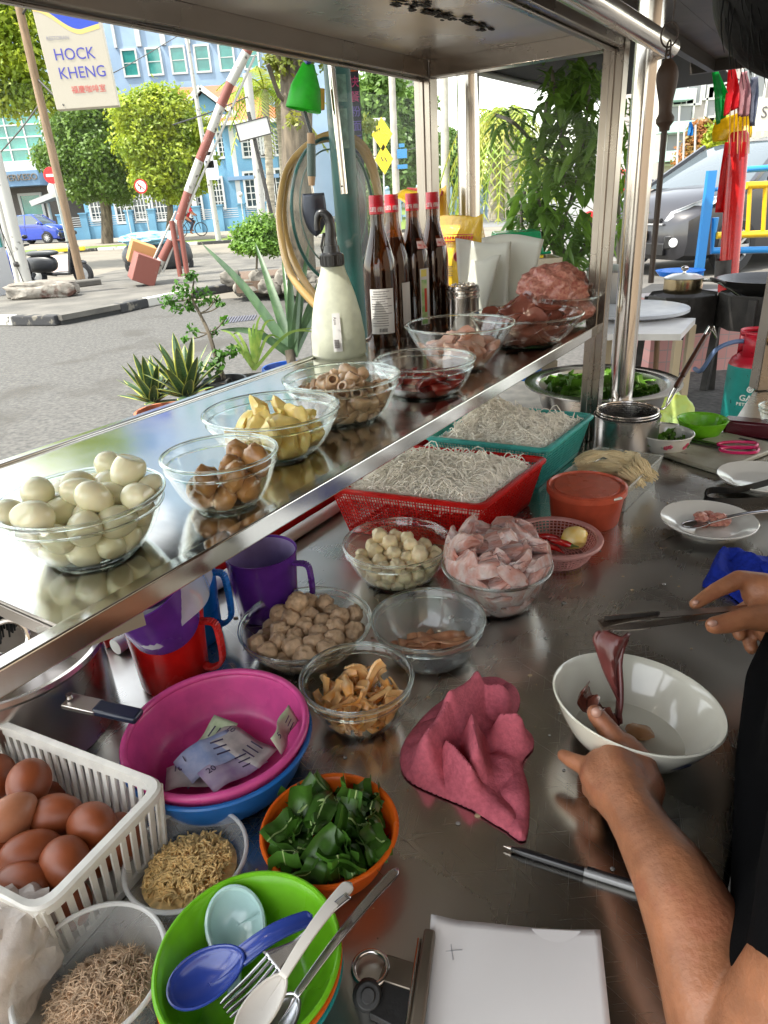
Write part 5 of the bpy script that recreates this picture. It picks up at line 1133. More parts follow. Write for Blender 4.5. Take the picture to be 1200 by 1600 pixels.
b = MB(); b.tube(smooth_pts([(.10, -.10, .09), (.16, -.2, .085), (.24, -.42, .0)], 5), .010, 8); b.build('handle', m_pipe, t)
# tables
m_wt = M('white_table_top', (.72, .70, .68), .3, col2=(.55, .53, .52), vs=5)
q = [at(930, 522, .72), at(1064, 522, .72), at(1087, 497, .72), at(950, 495, .72)]
t = thing('square_table', 'white topped square table with steel legs between the cart and the stoves', 'table', cen4(q)-Vector((0, 0, .72)))
b = MB(); V = q+[p-Vector((0, 0, .035)) for p in q]; b.add(V, [[0, 1, 2, 3], [7, 6, 5, 4]]+[[i, i+4, (i+1) % 4+4, (i+1) % 4] for i in range(4)]); b.build('tabletop', m_wt, t, True)
for p in q: b = MB(); p2 = p.lerp(cen4(q), .06); b.box((p2.x, p2.y, .342), (.04, .04, .684)); b.build('leg', M('rusty_pale_leg', (.45, .36, .24), .5), t, True)
c = at(985, 480, .76); t = thing('round_table', 'round table with pale marbled top beside the stoves', 'table', Vector((c.x, c.y, 0)))
MB().lathe([(0, .73), (.34, .73), (.36, .74), (.36, .757), (.34, .76), (0, .76)], 56).build('tabletop', M('marbled_top', (.60, .62, .64), .3, col2=(.40, .42, .46), vs=7), t)
for k in range(4): a = k*1.57+.4; b = MB(); b.tube([(.25*math.cos(a), .25*math.sin(a), .729), (.3*math.cos(a), .3*math.sin(a), 0)], .016, 10); b.build('leg', M('brown_table_leg', (.18, .10, .05), .6), t)
t = thing('stock_pot', 'tall dull aluminium stock pot behind the cart post', 'pot', at(950, 470, .76))
MB().lathe([(0, 0), (.15, 0), (.155, .01), (.155, .20), (.165, .205), (.15, .205), (.148, .01), (0, .006)], 40).build('pot_body', M('dull_aluminium', (.45, .44, .42), .4, metal=.9), t)
MB().lathe([(.163, .207), (.16, .215), (.06, .235), (0, .237)], 40).build('lid', M('dull_aluminium', (.45, .44, .42), .4), t)
# gas cylinder
c = G(1162, 4.25); t = thing('gas_cylinder', 'red topped teal gas cylinder with white lettering, standing on the ground by the stove', 'gas cylinder', c, 0)
m_gt = M('teal_cylinder_paint', (.01, .27, .24), .4, var=.15, vs=10, wear=('15302c', 30, .66)); m_gd = M('red_cylinder_paint', (.50, .012, .03), .35, wear=('301010', 30, .68))
MB().lathe([(.12, 0), (.13, 0), (.135, .02), (.148, .04), (.150, .07), (.150, .40), (.149, .42), (.0, .42)], 48).build('lower_body', m_gt, t)
MB().lathe([(.1495, .402), (.149, .42), (.135, .455), (.10, .485), (.06, .497), (0, .50)], 48).build('shoulder', m_gd, t)
b = MB()
for k in range(4):
    a0 = k*1.57+.25
    b.grid(lambda s, t_: Vector((.105*math.cos(a0+s*.75), .105*math.sin(a0+s*.75), .478+.135*t_)), 8, 2)
b.grid(lambda s, t_: Vector((.105*math.cos(s*6.2832), .105*math.sin(s*6.2832), .600+.03*t_)), 40, 1)
b.build('collar_guard', m_gd, t, solid=.006); MB().lathe([(.02, .50), (.02, .55), (.03, .555), (.03, .575), (0, .58)], 20).build('valve', m_blk, t)
vd = Vector((-c.x, -c.y, 0)).normalized(); sd = Vector((-vd.y, vd.x, 0)); m_wp = M('white_stencil', (.75, .75, .70), .5)
def cyl_text(s, size, z, k, rad=.1508, a0=0):
    for i, ch in enumerate(s):
        a = a0+(i-(len(s)-1)/2)*k; nd = vd*math.cos(a)+sd*math.sin(a); text(ch, size, m_wp, t, c+nd*rad+Vector((0, 0, z)), Vector((-nd.y, nd.x, 0)), (0, 0, 1), 'lettering', .0006, bold=.0012)
cyl_text('GAS', .052, .235, .235); cyl_text('PETRONAS', .026, .195, .115)
b = MB(); nd = vd
for z, r_ in ((.292, .016),): b.torus(c+nd*.152+Vector((0, 0, z)), r_, .004, 24, 6, Euler((math.pi/2, 0, math.atan2(sd.y, sd.x))).to_matrix()); b.torus(c+nd*.152+Vector((0, 0, z)), .006, .004, 16, 6, Euler((math.pi/2, 0, math.atan2(sd.y, sd.x))).to_matrix())
b.tube([c+nd*.152-sd*.014+Vector((0, 0, .30)), c+nd*.152+sd*.008+Vector((0, 0, .338)), c+nd*.152+sd*.024+Vector((0, 0, .338)), c+nd*.152+sd*.014+Vector((0, 0, .302))], .0035, 6); b.build('drop_emblem', m_wp, t, True)
b = MB(); b.tube(smooth_pts([c+Vector((-.02, 0, .555)), c+Vector((-.15, -.02, .57)), c+Vector((-.27, -.03, .53)), c+Vector((-.33, 0, .40)), c+Vector((-.28, .2, .36))], 6), .014, 10); tag(b.build('gas_hose', M('blue_grey_hose', (.10, .16, .30), .5)), 'blue grey rubber hose curving from the gas cylinder to the stove', 'hose')
# grocery bag
c = G(1026, 3.3); b = MB(); b.blob(c+Vector((0, 0, .28)), (.15, .12, .27), .3, 1.8, 5, 4, pw=.8); tag(b.build('grocery_bag', M('green_yellow_bag', (.75, .72, .05), .35, col2=(.45, .78, .45), vs=4, trl=.3, bump=.6, bs=14)), 'bulging green and yellow plastic bag on the ground under the steel basin', 'bag')
b = MB(); r_ = [G(1075, 5.75), G(1150, 5.75)]; b.box(((r_[0].x+r_[1].x)/2, 6.0, .30), (1.1, .5, .60)); b.build
def tiles(name, c1, c2, sc):
    m = bpy.data.materials.new(name); m.use_nodes = True; n = m.node_tree; L = n.links.new; bt = n.nodes.new('ShaderNodeTexBrick'); bt.offset = 0; bt.inputs['Scale'].default_value = sc; bt.inputs['Brick Width'].default_value = .5; bt.inputs['Row Height'].default_value = .5; bt.inputs['Mortar Size'].default_value = .02
    bt.inputs['Color1'].default_value = (*c1, 1); bt.inputs['Color2'].default_value = (*[x*.9 for x in c1], 1); bt.inputs['Mortar'].default_value = (*c2, 1); tc = n.nodes.new('ShaderNodeTexCoord'); mp = n.nodes.new('ShaderNodeMapping'); mp.inputs['Rotation'].default_value = (math.pi/2, 0, 0); L(tc.outputs['Object'], mp.inputs[0]); L(mp.outputs[0], bt.inputs[0]); L(bt.outputs[0], n.nodes['Principled BSDF'].inputs['Base Color']); n.nodes['Principled BSDF'].inputs['Roughness'].default_value = .3; return m
tag(b.build('tiled_plinth', tiles('pink_tiles', (.52, .26, .24), (.3, .25, .24), 5), smooth=False), 'low block faced with pink tiles behind the stoves', 'plinth')
# ================================================================ ground
m_asph = M('asphalt_grey', (.098, .093, .084), .85, col2=(.045, .043, .040), vs=26, bump=.8, bs=120, detail=8, wear=('3e3b36', .55, .56))
m_conc = M('pale_road_concrete', (.20, .175, .138), .85, col2=(.15, .135, .11), vs=.6, bump=.2, bs=30, detail=7)
m_pave = M('pavement_concrete', (.14, .13, .112), .85, col2=(.075, .07, .062), vs=1.6, bump=.4, bs=25, detail=8)
m_grass = M('verge_grass', (.15, .20, .025), .9, col2=(.08, .13, .02), vs=3, bump=.8, bs=50)
m_far = M('far_road_grey', (.17, .17, .175), .8, var=.15, vs=.5)
b = MB(); b.box((0, 300, -.1), (1600, 1300, .2)); struct(b.build('ground', m_asph))
def sheet(name, pts, z, mat):
    b = MB(); b.add([(p.x, p.y, z) for p in pts], [list(range(len(pts)))]); return struct(b.build(name, mat))
sheet('road', [Vector(p+(0,)) for p in ((-80, 12.8), (40, 12.8), (60, 33), (-80, 33))], .004, m_conc)
p_ = [G(690, 33), G(800, 33), G(801, 260), G(789, 260)]; sheet('road', [Vector((3, 32.9, 0)), Vector((13, 32.9, 0)), G(800, 260), G(790, 260)], .009, m_far)
sheet('grass', [Vector(p+(0,)) for p in ((-80, 33.1), (3, 33.1), (3, 36), (-80, 36))], .10, m_grass)
sheet('path', [Vector(p+(0,)) for p in ((-80, 36), (3, 36), (3, 46), (-80, 46))], .104, M('beige_path', (.22, .19, .15), .9, var=.2, vs=1))
sheet('grass', [Vector((13.2, 33, 0)), Vector((30, 33, 0)), Vector((62, 250, 0)), G(803, 250)], .05, m_grass)
sheet('grass', [Vector((-4, 33, 0)), Vector((2.8, 33, 0)), G(789, 250), Vector((20, 250, 0))], .108, m_grass)
m_kb, m_kw = M('kerb_black', (.03, .03, .032), .8, wear=('6f6a60', 6, .56)), M('kerb_white', (.52, .50, .46), .8, wear=('3c3a36', 6, .60))
def kerb(pts, z0, z1, wd, L=.6, name='kerb'):
    b = MB(); k = 0
    for i in range(len(pts)-1):
        a, c = pts[i], pts[i+1]; n = max(1, round((c-a).length/L))
        for j in range(n): b.cm = k % 2; p, q = a.lerp(c, j/n), a.lerp(c, (j+.985)/n); d = (q-p).normalized(); b.seg(Vector((p.x, p.y, (z0+z1)/2)), Vector((q.x, q.y, (z0+z1)/2)), wd, z1-z0); k += 1
    return struct(b.build(name, [m_kb, m_kw], smooth=False, bevel=.02))
kerb([Vector((-70, 33, 0)), Vector((2.9, 33, 0))], 0, .135, .18, 1.5, 'kerb')
fr = [(-120, 507), (-40, 507), (30, 507), (97, 507), (130, 501), (187, 489), (230, 479), (300, 465), (367, 454), (470, 444), (560, 432), (640, 418), (660, 402), (600, 392)]
fp = [at(x, y, 0) for x, y in fr]
bk = [at(x, y, 0) for x, y in ((500, 392), (400, 398), (300, 412), (180, 432), (130, 447), (20, 452), (-120, 458))]
b = MB(); b.prism([(p.x, p.y) for p in fp+bk], 0, .145); struct(b.build('pavement', m_pave, smooth=False))
kerb([Vector((p.x, p.y-.06, 0)) for p in fp[:4]], 0, .152, .16, .75); kerb([Vector((p.x, p.y-.06, 0)) for p in fp[5:12]], 0, .152, .16, 1.0)
b = MB(); b.seg(Vector((fp[3].x, fp[3].y-.06, .11)), Vector((fp[5].x, fp[5].y-.06, .11)), .16, .08); b.cm = 1; b.seg(Vector((fp[3].x, fp[3].y-.05, .03)), Vector((fp[5].x, fp[5].y-.05, .03)), .10, .06); struct(b.build('kerb_drain', [m_pave, m_dark]))  # dark strip paints the shade inside the drain opening
gq = [at(x, y, .006) for x, y in ((345, 506), (395, 500), (400, 492), (352, 496))]; b = MB()
for i in range(12): b.seg(gq[0].lerp(gq[1], i/11), gq[3].lerp(gq[2], i/11), .02, .012)
tag(b.build('drain_grate', M('grate_iron', (.10, .10, .13), .6)), 'iron drain grate set in the asphalt near the potted plants', 'drain grate')
# raised pavement at the right
b = MB(); b.prism([(2.9, 7.35), (30, 7.9), (30, 16), (2.2, 12.7)], 0, .42); struct(b.build('raised_pavement', m_pave, smooth=False))
# ================================================================ vegetation tools
def leafcloud(clumps, n, size, seed, asp=.5, tilt=.9, shell=.55, drop=0):
    g = np.random.default_rng(seed); wts = np.array([c[1][0]*c[1][1]*c[1][2] for c in clumps])**.67; wts /= wts.sum(); ci = g.choice(len(clumps), n, p=wts)
    u = g.normal(size=(n, 3)); u /= np.linalg.norm(u, axis=1)[:, None]; rad = shell+(1.05-shell)*g.random(n)**.6; rad *= 1+.12*g.normal(size=n)
    C_ = np.array([tuple(c[0]) for c in clumps])[ci]; Rr = np.array([c[1] for c in clumps])[ci]; P_ = C_+u*rad[:, None]*Rr; P_[:, 2] -= drop*np.abs(g.random(n))
    nrm = u*.55+g.normal(size=(n, 3))*tilt*.6+np.array([0, 0, .5]); nrm /= np.linalg.norm(nrm, axis=1)[:, None]
    a = np.cross(nrm, g.normal(size=(n, 3))); a /= np.linalg.norm(a, axis=1)[:, None]; b_ = np.cross(nrm, a); s = size*(.6+.8*g.random(n))[:, None]
    V = np.stack([P_-a*s, P_+b_*s*asp-nrm*s*.12, P_+a*s, P_-b_*s*asp-nrm*s*.12], 1).reshape(-1, 3)
    return V, n
def leafobj(name, clumps, n, size, mat, parent, seed, **k):
    V, n = leafcloud(clumps, n, size, seed, **k)
    if parent is not None: V = V-np.array(ROOTM[parent.name].translation)
    me = bpy.data.meshes.new(name); me.vertices.add(4*n); me.vertices.foreach_set('co', V.ravel()); me.loops.add(4*n); me.loops.foreach_set('vertex_index', np.arange(4*n)); me.polygons.add(n); me.polygons.foreach_set('loop_start', np.arange(n)*4); me.polygons.foreach_set('loop_total', np.full(n, 4)); me.materials.append(mat); me.update(calc_edges=True)
    o = bpy.data.objects.new(name, me); COL.objects.link(o)
    if parent is not None: o.parent = parent; ROOTM[o.name] = ROOTM[parent.name]
    return o
def FOL(name, c, c2, trl=.45, vs=1.2): return M(name, c, .5, col2=c2, vs=vs, trl=trl, detail=3)
f_dk = FOL('foliage_mid', (.17, .28, .035), (.08, .16, .02)); f_yl = FOL('foliage_lime', (.42, .48, .03), (.20, .30, .025)); f_far = FOL('foliage_far', (.19, .31, .06), (.09, .18, .04), vs=.5); f_pl = FOL('foliage_palm', (.24, .38, .04), (.38, .36, .05)); f_or = FOL('foliage_orange', (.42, .17, .06), (.16, .20, .03), vs=2.5)
m_bark = M('grey_bark', (.17, .135, .095), .9, col2=(.055, .045, .032), vs=9, bump=1, bs=12, stretch=(1, 1, .3)); m_bk2 = M('pale_palm_bark', (.36, .32, .25), .9, var=.3, vs=6, stretch=(.3, .3, 3))
def tree(label, base, clumps, n, size, fol, trunk, seed, cat='tree', group=None, bark=None, limbs=5, name='tree', cname='crown', **k):
    t = thing(name, label, cat, base, 0, group); leafobj(cname, clumps, n, size, fol, t, seed, **k)
    if trunk:
        top = trunk[-1][0]; b = MB(); rr = random.Random(seed); b.tube(smooth_pts([p for p, r in trunk], 3), [trunk[min(len(trunk)-1, i//3)][1]*(1-(i % 3)/3)+trunk[min(len(trunk)-1, i//3+1)][1]*(i % 3)/3 for i in range((len(trunk)-1)*3+1)], 12)
        for i in range(limbs):
            c = Vector(clumps[i % len(clumps)][0]); st = trunk[-1][0].lerp(trunk[-2][0], .5*rr.random()); m = st.lerp(c, .5)+Vector((rr.uniform(-.3, .3), rr.uniform(-.3, .3), .2))*(c-st).length*.2; r0 = trunk[-1][1]*.7; b.tube(smooth_pts([st, m, c], 4), [r0*(1-.1*j) for j in range(9)], 7)
        b.build('trunk', bark or m_bark, t, True)
    return t
def clp(px, py, Y, rpx, rz=None, dy=0):
    """a clump at a picture column / height, Y metres away, rpx wide in pixels at that distance"""
    r = rpx*Y/FPX*1.05; return (W(px, py, Y+dy), (r, r*.9, (rz or rpx*.8)*Y/FPX))
# big tree upper left
tree('large bright green tree overhanging the upper left corner', G(-260, 24), [clp(-30, 20, 22, 60), clp(30, 30, 22, 45), clp(50, 90, 22, 40), clp(15, 110, 22, 48), clp(60, 150, 22, 30), clp(-50, 100, 22, 60), clp(20, 160, 22, 28), clp(-140, 60, 23, 90), clp(85, 160, 22, 14), clp(-80, -60, 23, 100)], 24000, .08, f_yl, [(G(-260, 24), .4), (W(-240, 150, 24), .3), (W(-180, 60, 23.5), .25)], 3, shell=.2)
tree('round dark green tree in front of the blue buildings', G(168, 38), [clp(110, 200, 38, 34), clp(150, 180, 38, 36), clp(100, 250, 38, 30), clp(150, 240, 38, 45), clp(190, 230, 38, 40), clp(75, 245, 38, 22), clp(180, 290, 38, 32), clp(130, 290, 38, 28), clp(190, 175, 38, 26)], 26000, .105, f_dk, [(G(168, 38), .30), (W(166, 330, 38), .26), (W(160, 300, 38), .22), (W(150, 260, 38), .15)], 4, limbs=9, shell=.3)
tree('tall yellow green tree between the round tree and the barrier', G(262, 36), [clp(215, 180, 36, 34), clp(260, 175, 36, 38), clp(295, 200, 36, 30), clp(230, 225, 36, 40), clp(285, 245, 36, 36), clp(250, 275, 36, 38), clp(305, 280, 36, 26), clp(322, 250, 36, 18), clp(240, 160, 36, 26), clp(270, 300, 36, 20)], 30000, .10, f_yl, [(G(262, 36), .16), (W(266, 330, 36), .14), (W(262, 290, 36), .12), (W(258, 250, 36), .08)], 5, limbs=9, shell=.3)
# far trees to the right of the pole
for k, (cl, lb, nn) in enumerate([([clp(575, 160, 48, 34), clp(590, 215, 48, 34), clp(575, 270, 48, 36), clp(600, 130, 48, 30), clp(612, 280, 48, 30)], 'dense green tree just right of the dark lettered post', 9000), ([clp(635, 170, 52, 34), clp(650, 230, 52, 36), clp(630, 280, 52, 32), clp(655, 160, 52, 24)], 'dense green tree behind the yellow diamond signs', 8000), ([clp(710, 245, 60, 22), clp(705, 285, 60, 24), clp(700, 215, 60, 14)], 'small far tree between the two steel posts', 3500)]):
    tree(lb, G([580, 640, 706][k], [48, 52, 60][k]), cl, nn, .2, f_far, [(G([580, 640, 706][k], [48, 52, 60][k]), .2), (cl[1][0], .15)], 20+k, group='far roadside trees', limbs=3, shell=.2)
b = MB(); hg = leafobj('hedge', [clp(x, 285+(-7 if x % 2 else 0), 70+x*.05, 24, 22) for x in range(540, 790, 22)]+[clp(x, 262, 95, 22, 30) for x in range(800, 1000, 22)], 16000, .25, f_far, None, 44, shell=.1); tag(hg, 'far mass of greenery along the distant road', 'greenery', kind='stuff')
# palms
def frond(b, o, a, el, L, w_, droop, n=16, seed=0):
    d = Vector((math.cos(a)*math.cos(el), math.sin(a)*math.cos(el), math.sin(el))); s = Vector((-math.sin(a), math.cos(a), 0)); P_ = [o+d*(L*i/n)-Vector((0, 0, droop*(i/n)**2)) for i in range(n+1)]
    b.tube(P_[::2], .02*L/2, 4, caps=False)
    for i in range(2, n+1):
        q = P_[i]; ll = w_*math.sin(3.0*i/n+.15)+.05; fw = (P_[i]-P_[i-1]).normalized()
        for sg in (-1, 1): e = q+s*sg*ll*.8+fw*ll*.45-Vector((0, 0, ll*.45)); b.add([q-fw*.03*L/2, q+fw*.05*L/2, e], [[0, 1, 2]])
def palm(label, base, top, r, fl, n, seed, bark=m_bk2, mat=f_pl, el0=.9, group=None, w_=.45, dr=1.2):
    t = thing('palm_tree', label, 'palm tree', base, 0, group); MB().tube([base, base.lerp(top, .5)+Vector((.05, 0, 0)), top], [r*1.2, r, r*.9], 12).build('trunk', bark, t, True); b = MB(); rr = random.Random(seed)
    for k in range(n): frond(b, top, k*2.4+rr.uniform(-.2, .2), el0-1.3*(k/n)+rr.uniform(-.1, .1), fl*rr.uniform(.85, 1.1), w_*fl/2, dr*fl/2*rr.uniform(.8, 1.2), 18)
    b.build('crown', mat, t, True, smooth=False); return t
palm('bright green palm with long feathery fronds above the notice board', G(425, 26), W(413, 140, 26), .13, 2.1, 22, 3, group='slender palms by the blue house')
palm('smaller yellowish palm just right of the feathery one', G(446, 27), W(432, 128, 27), .10, 1.4, 16, 5, mat=FOL('foliage_yellow', (.30, .28, .03), (.14, .2, .03)), group='slender palms by the blue house')
for k, (px, Y, ty) in enumerate([(768, 40, 175), (783, 44, 180), (795, 38, 172)]): palm(['leftmost tall palm of the three by the road', 'middle tall palm of the three by the road', 'rightmost tall palm of the three by the road'][k], G(px+6, Y), W(px, ty, Y), .32, 3.2, 26, 30+k, group='tall palms beside the far road', dr=3.2, el0=.7)
# big trunk behind the hose, with sparse boughs
t = thing('big_tree', 'thick rough barked tree trunk behind the garden hose with yellow leaves', 'tree', G(470, 13.2)); p0, p1, p2 = G(470, 13.2), W(465, 260, 13.2), W(462, 60, 13.2)
b = MB(); b.tube(smooth_pts([p0, G(468, 13.2, .5), p1, p2], 4), [.42, .38, .33, .30, .28, .27, .26, .26, .26, .26, .26, .25, .24], 18); b.tube(smooth_pts([W(463, 150, 13.2), W(445, 120, 13), W(430, 70, 12.8)], 3), .05, 8); b.tube(smooth_pts([W(463, 170, 13.2), W(437, 150, 13), W(418, 100, 12.8)], 3), .035, 8)
b.v = [v+Vector((noise.noise(v*7), noise.noise(v*7+Vector((9, 0, 0))), 0))*.03 for v in b.v]; b.build('trunk', m_bark, t, True); leafobj('crown', [clp(440, 100, 13, 22), clp(458, 190, 13.0, 14, dy=-.3), clp(425, 95, 13, 16), clp(520, 100, 13, 20), clp(575, 195, 13.5, 16), clp(460, 60, 13, 50)], 1500, .05, FOL('foliage_yellow', (.30, .28, .03), (.14, .2, .03)), t, 6, shell=.1)
# rock ring planter with bush
m_rock = M('planter_rock', (.22, .20, .17), .9, col2=(.10, .09, .075), vs=6, bump=.8, bs=20); rr = random.Random(6)
for k in range(22):
    px = 365+k*13.5; Y = 11.6+.9*abs(k-11)/11+rr.uniform(-.15, .15); b = MB(); p = G(px, Y, .145); b.blob(p+Vector((0, 0, .08+(.14 if k % 3 == 0 else 0))), (rr.uniform(.13, .2), .14, rr.uniform(.10, .15)), .35, 1.5, k, 3, pw=.8)
    tag(b.build('rock', m_rock), f'rough pale planter rock, {["low flat", "rounded", "taller stacked"][k % 3]}, number of rocks from the bush end: {k+1}' if False else ['low pale rock in the ring of stones round the tree', 'rounded pale rock in the ring of stones round the tree', 'raised pale rock in the ring of stones round the tree'][k % 3], 'rock', 'stones ringing the tree planter')
b = MB(); b.prism([(p.x, p.y) for p in (G(372, 12.2), G(640, 12.2), G(640, 14.2), G(372, 14.2))], .146, .33); struct(b.build('planter_soil', M('soil', (.12, .08, .055), .95, bump=.8, bs=30), smooth=False))
t = thing('bush', 'bright green bush growing over the rocks left of the big trunk', 'bush', G(398, 12.6, .3)); leafobj('leaf_mass', [clp(385, 368, 12.6, 22, 20), clp(410, 360, 12.6, 26, 24), clp(430, 385, 12.5, 18, 14), clp(375, 385, 12.5, 14, 10), clp(402, 385, 12.4, 24, 14)], 5200, .035, FOL('foliage_bush', (.20, .36, .04), (.10, .20, .03), vs=4), t, 8, shell=.2); MB().tube([G(400, 12.6, .25), G(402, 12.6, .8)], .02, 6).build('stem', m_bark, t, True)
t = thing('bush', 'dense dark bush to the right of the clear round lid', 'bush', G(575, 13.2, .3)); leafobj('leaf_mass', [clp(577, 330, 13.0, 20, 34), clp(580, 370, 13.0, 22, 30), clp(570, 395, 13, 18, 20)], 4500, .035, f_dk, t, 9, shell=.2); MB().tube([G(575, 13.2, .25), G(577, 13.2, .9)], .02, 6).build('stem', m_bark, t, True)
b = MB(); p = at(65, 466, .145); b.blob(p+Vector((0, .1, .13)), (.62, .28, .17), .3, 2.2, 12, 4, pw=.65); tag(b.build('boulder', M('boulder_stone', (.26, .24, .21), .9, col2=(.14, .12, .10), vs=5, bump=1, bs=12, wear=('4d332a', 2.2, .6))), 'long flat weathered boulder on the pavement by the kerb', 'boulder')
b = MB(); b.seg(at(60, 452, .2), at(155, 440, .2), .25, .13); tag(b.build('kerb_block', m_pave, bevel=.03), 'low concrete kerb block at the foot of the timber pole', 'kerb block')

# ================================================================ potted plants beside the cart
m_terra = M('terracotta', (.42, .13, .06), .7, var=.2, vs=12); m_soil = M('soil', (.12, .08, .055), .95)
def pot(label, c, R, h, mat, name='plant_pot'):
    t = thing(name, label, 'potted plant', c)
    MB().lathe([(0, 0), (R*.7, 0), (R*.92, h-.03), (R*1.0, h-.03), (R*1.03, h-.02), (R*1.02, h), (R*.94, h), (R*.9, h-.03), (0, h-.035)], 40).build('pot', mat, t); MB().lathe([(0, h-.03), (R*.9, h-.032)], 24).build('soil', m_soil, t); return t
def blade(b, o, a, el, L, w_, bend=0, fold=.3, n=8, edge=None, twist=0):
    d = Vector((math.cos(a)*math.cos(el), math.sin(a)*math.cos(el), math.sin(el))); s = Vector((-math.sin(a+twist), math.cos(a+twist), 0)); u = s.cross(d); V = []; hz = Vector((math.cos(a), math.sin(a), 0))
    for i in range(n+1):
        t_ = i/n; c = o+d*L*t_+(hz*.35-Vector((0, 0, 1)))*bend*t_*t_*L; ww = w_*min(1, .55+t_*1.6)*(1-t_**3)**.8+.0004; sg = [-1, -.78, 0, .78, 1] if edge else [-1, 0, 1]
        V += [c+s*ww*q-u*ww*fold*(1-abs(q)) for q in sg]
    m = 5 if edge else 3
    for i in range(n):
        for j in range(m-1):
            b.cm = 1 if (edge and j in (0, m-2)) else 0; k = len(b.v); b.add([V[i*m+j], V[i*m+j+1], V[(i+1)*m+j+1], V[(i+1)*m+j]], [[0, 1, 2, 3]])
    b.cm = 0
def onray(px, py, dep): return atd(px, py, dep)
pl0 = []
b = MB(); zst = .42; q = [C(-.35, 1.55), C(2.6, 1.55), C(2.6, 2.3), C(-.35, 2.3)]
tag(MB().prism([(p.x, p.y) for p in q], .36, zst).build('plant_bench', m_pave, smooth=False), 'low concrete slab bench carrying the potted plants', 'bench')
m_sv, m_sy = M('snake_leaf', (.025, .065, .022), .35, col2=(.06, .11, .045), vs=60, stretch=(1, 1, 3)), M('snake_edge', (.50, .50, .10), .4)
def potat(px, py, Rpx, label, mat, dep, h):
    c = atd(px, py, dep); R = Rpx*dep/FPX; h = c.z-.4205; c = Vector((c.x, c.y, .4205)); return pot(label, c, R, h, mat), c+Vector((0, 0, h)), R
t, c, R = potat(262, 640, 50, 'terracotta pot of two dark green snake plants edged in yellow', m_terra, 2.9, .20)
b = MB(); rr = random.Random(2)
for (cx, cy_, n_, s_) in ((240, 630, 24, .85), (292, 622, 28, 1.05)):
    o = atd(cx, cy_, 2.9)
    for k in range(n_): e = .15+1.25*(k/n_)**.8; blade(b, o, k*2.4, e, (.15+.14*(k/n_))*s_, .024*s_, .10, .35, 8, True)
b.build('leaf_rosettes', [m_sv, m_sy], t, True)
t, c, R = potat(350, 592, 34, 'small leafy bonsai like shrub in a round black pot', m_blk, 2.95, .16)
b = MB(); tk = [atd(x, y, 2.95) for x, y in ((350, 592), (338, 560), (326, 520), (312, 490), (300, 465), (303, 440))]; b.tube(smooth_pts(tk, 3), [.011-.0005*i for i in range(16)], 8)
cl = [(285, 452, 20), (262, 470, 16), (318, 462, 17), (335, 470, 12), (298, 430, 14), (275, 480, 14), (350, 500, 9), (300, 515, 12), (345, 555, 16), (365, 548, 13), (335, 520, 10), (330, 575, 20), (290, 530, 8), (300, 478, 14), (345, 476, 8)]
for x, y, r_ in cl: e = atd(x, y, 2.95); s_ = min(tk, key=lambda p: (p-e).length); b.tube(smooth_pts([s_, s_.lerp(e, .5)+Vector((0, .02, -.01)), e], 3), .003, 5)
b.build('stem', m_bark, t, True); leafobj('leaf_clusters', [(atd(x, y, 2.95+((i*37) % 7-3)*.015), (r_*2.95/FPX, r_*2.95/FPX, r_*.75*2.95/FPX)) for i, (x, y, r_) in enumerate(cl)], 620, .0125, FOL('shrub_leaf', (.09, .24, .02), (.04, .12, .015), vs=20), t, 4, asp=.6, shell=.1)
t, c, R = potat(398, 592, 46, 'pale arching spider plant in a grey concrete pot', m_pave, 3.0, .18)
b = MB(); o = atd(397, 578, 3.0)
for k, (tx, ty) in enumerate([(345, 516), (362, 525), (492, 512), (500, 520), (408, 492), (390, 515), (380, 560), (430, 500), (375, 535), (415, 520), (352, 545), (440, 530), (398, 505)]):
    e = atd(tx, ty, 3.0+.03*(k % 3-1)); m = o.lerp(e, .55)+Vector((0, 0, .05+.02*(k % 2))); P_ = smooth_pts([o, m, e], 5); 
    for i in range(len(P_)-1):
        w0, w1 = [.0065*(1-(j/(len(P_)-1))**2)+.0006 for j in (i, i+1)]; s_ = Vector((.2, -1, .1)).cross(P_[i+1]-P_[i]).normalized(); b.add([P_[i]-s_*w0, P_[i]+s_*w0, P_[i+1]+s_*w1, P_[i+1]-s_*w1], [[0, 1, 2, 3]])
b.build('leaves', M('pale_strap_leaf', (.24, .33, .06), .4, trl=.3, col2=(.13, .24, .04), vs=30), t, True)
t, c, R = potat(452, 572, 42, 'tall sword leaved pandan plant in a bright blue pot', P('blue_pot', (.01, .10, .48), .2), 3.1, .2)
b = MB(); o = atd(458, 556, 3.1); b.tube([atd(462, 600, 3.1), atd(452, 548, 3.1)], [.02, .022], 10); b.build('stem', m_bark, t, True)
b = MB()
for k, (tx, ty, w_) in enumerate([(316, 381, .022), (399, 380, .024), (452, 402, .020), (484, 372, .018), (512, 410, .020), (344, 515, .019), (518, 440, .018), (440, 395, .012), (500, 455, .018), (470, 430, .018)]):
    e = atd(tx, ty, 3.1+.12*math.sin(k*2)); m = o.lerp(e, .5)+Vector((0, 0, .045 if k in (0, 5) else .01)); P_ = smooth_pts([o, m, e], 6)
    for i in range(len(P_)-1):
        w0, w1 = [w_*(1-(j/(len(P_)-1))**2.2)+.0006 for j in (i, i+1)]; s_ = Vector((.1, -1, .2)).cross(P_[i+1]-P_[i]).normalized(); u_ = Vector((0, -1, 0))*.35; b.add([P_[i]-s_*w0, P_[i]-u_*w0, P_[i+1]-u_*w1, P_[i+1]-s_*w1, P_[i]+s_*w0, P_[i+1]+s_*w1], [[0, 1, 2, 3], [1, 4, 5, 2]])
b.build('leaves', M('pandan_leaf', (.09, .17, .07), .35, col2=(.04, .09, .04), vs=20, trl=.2, stretch=(1, 1, .3)), t, True)

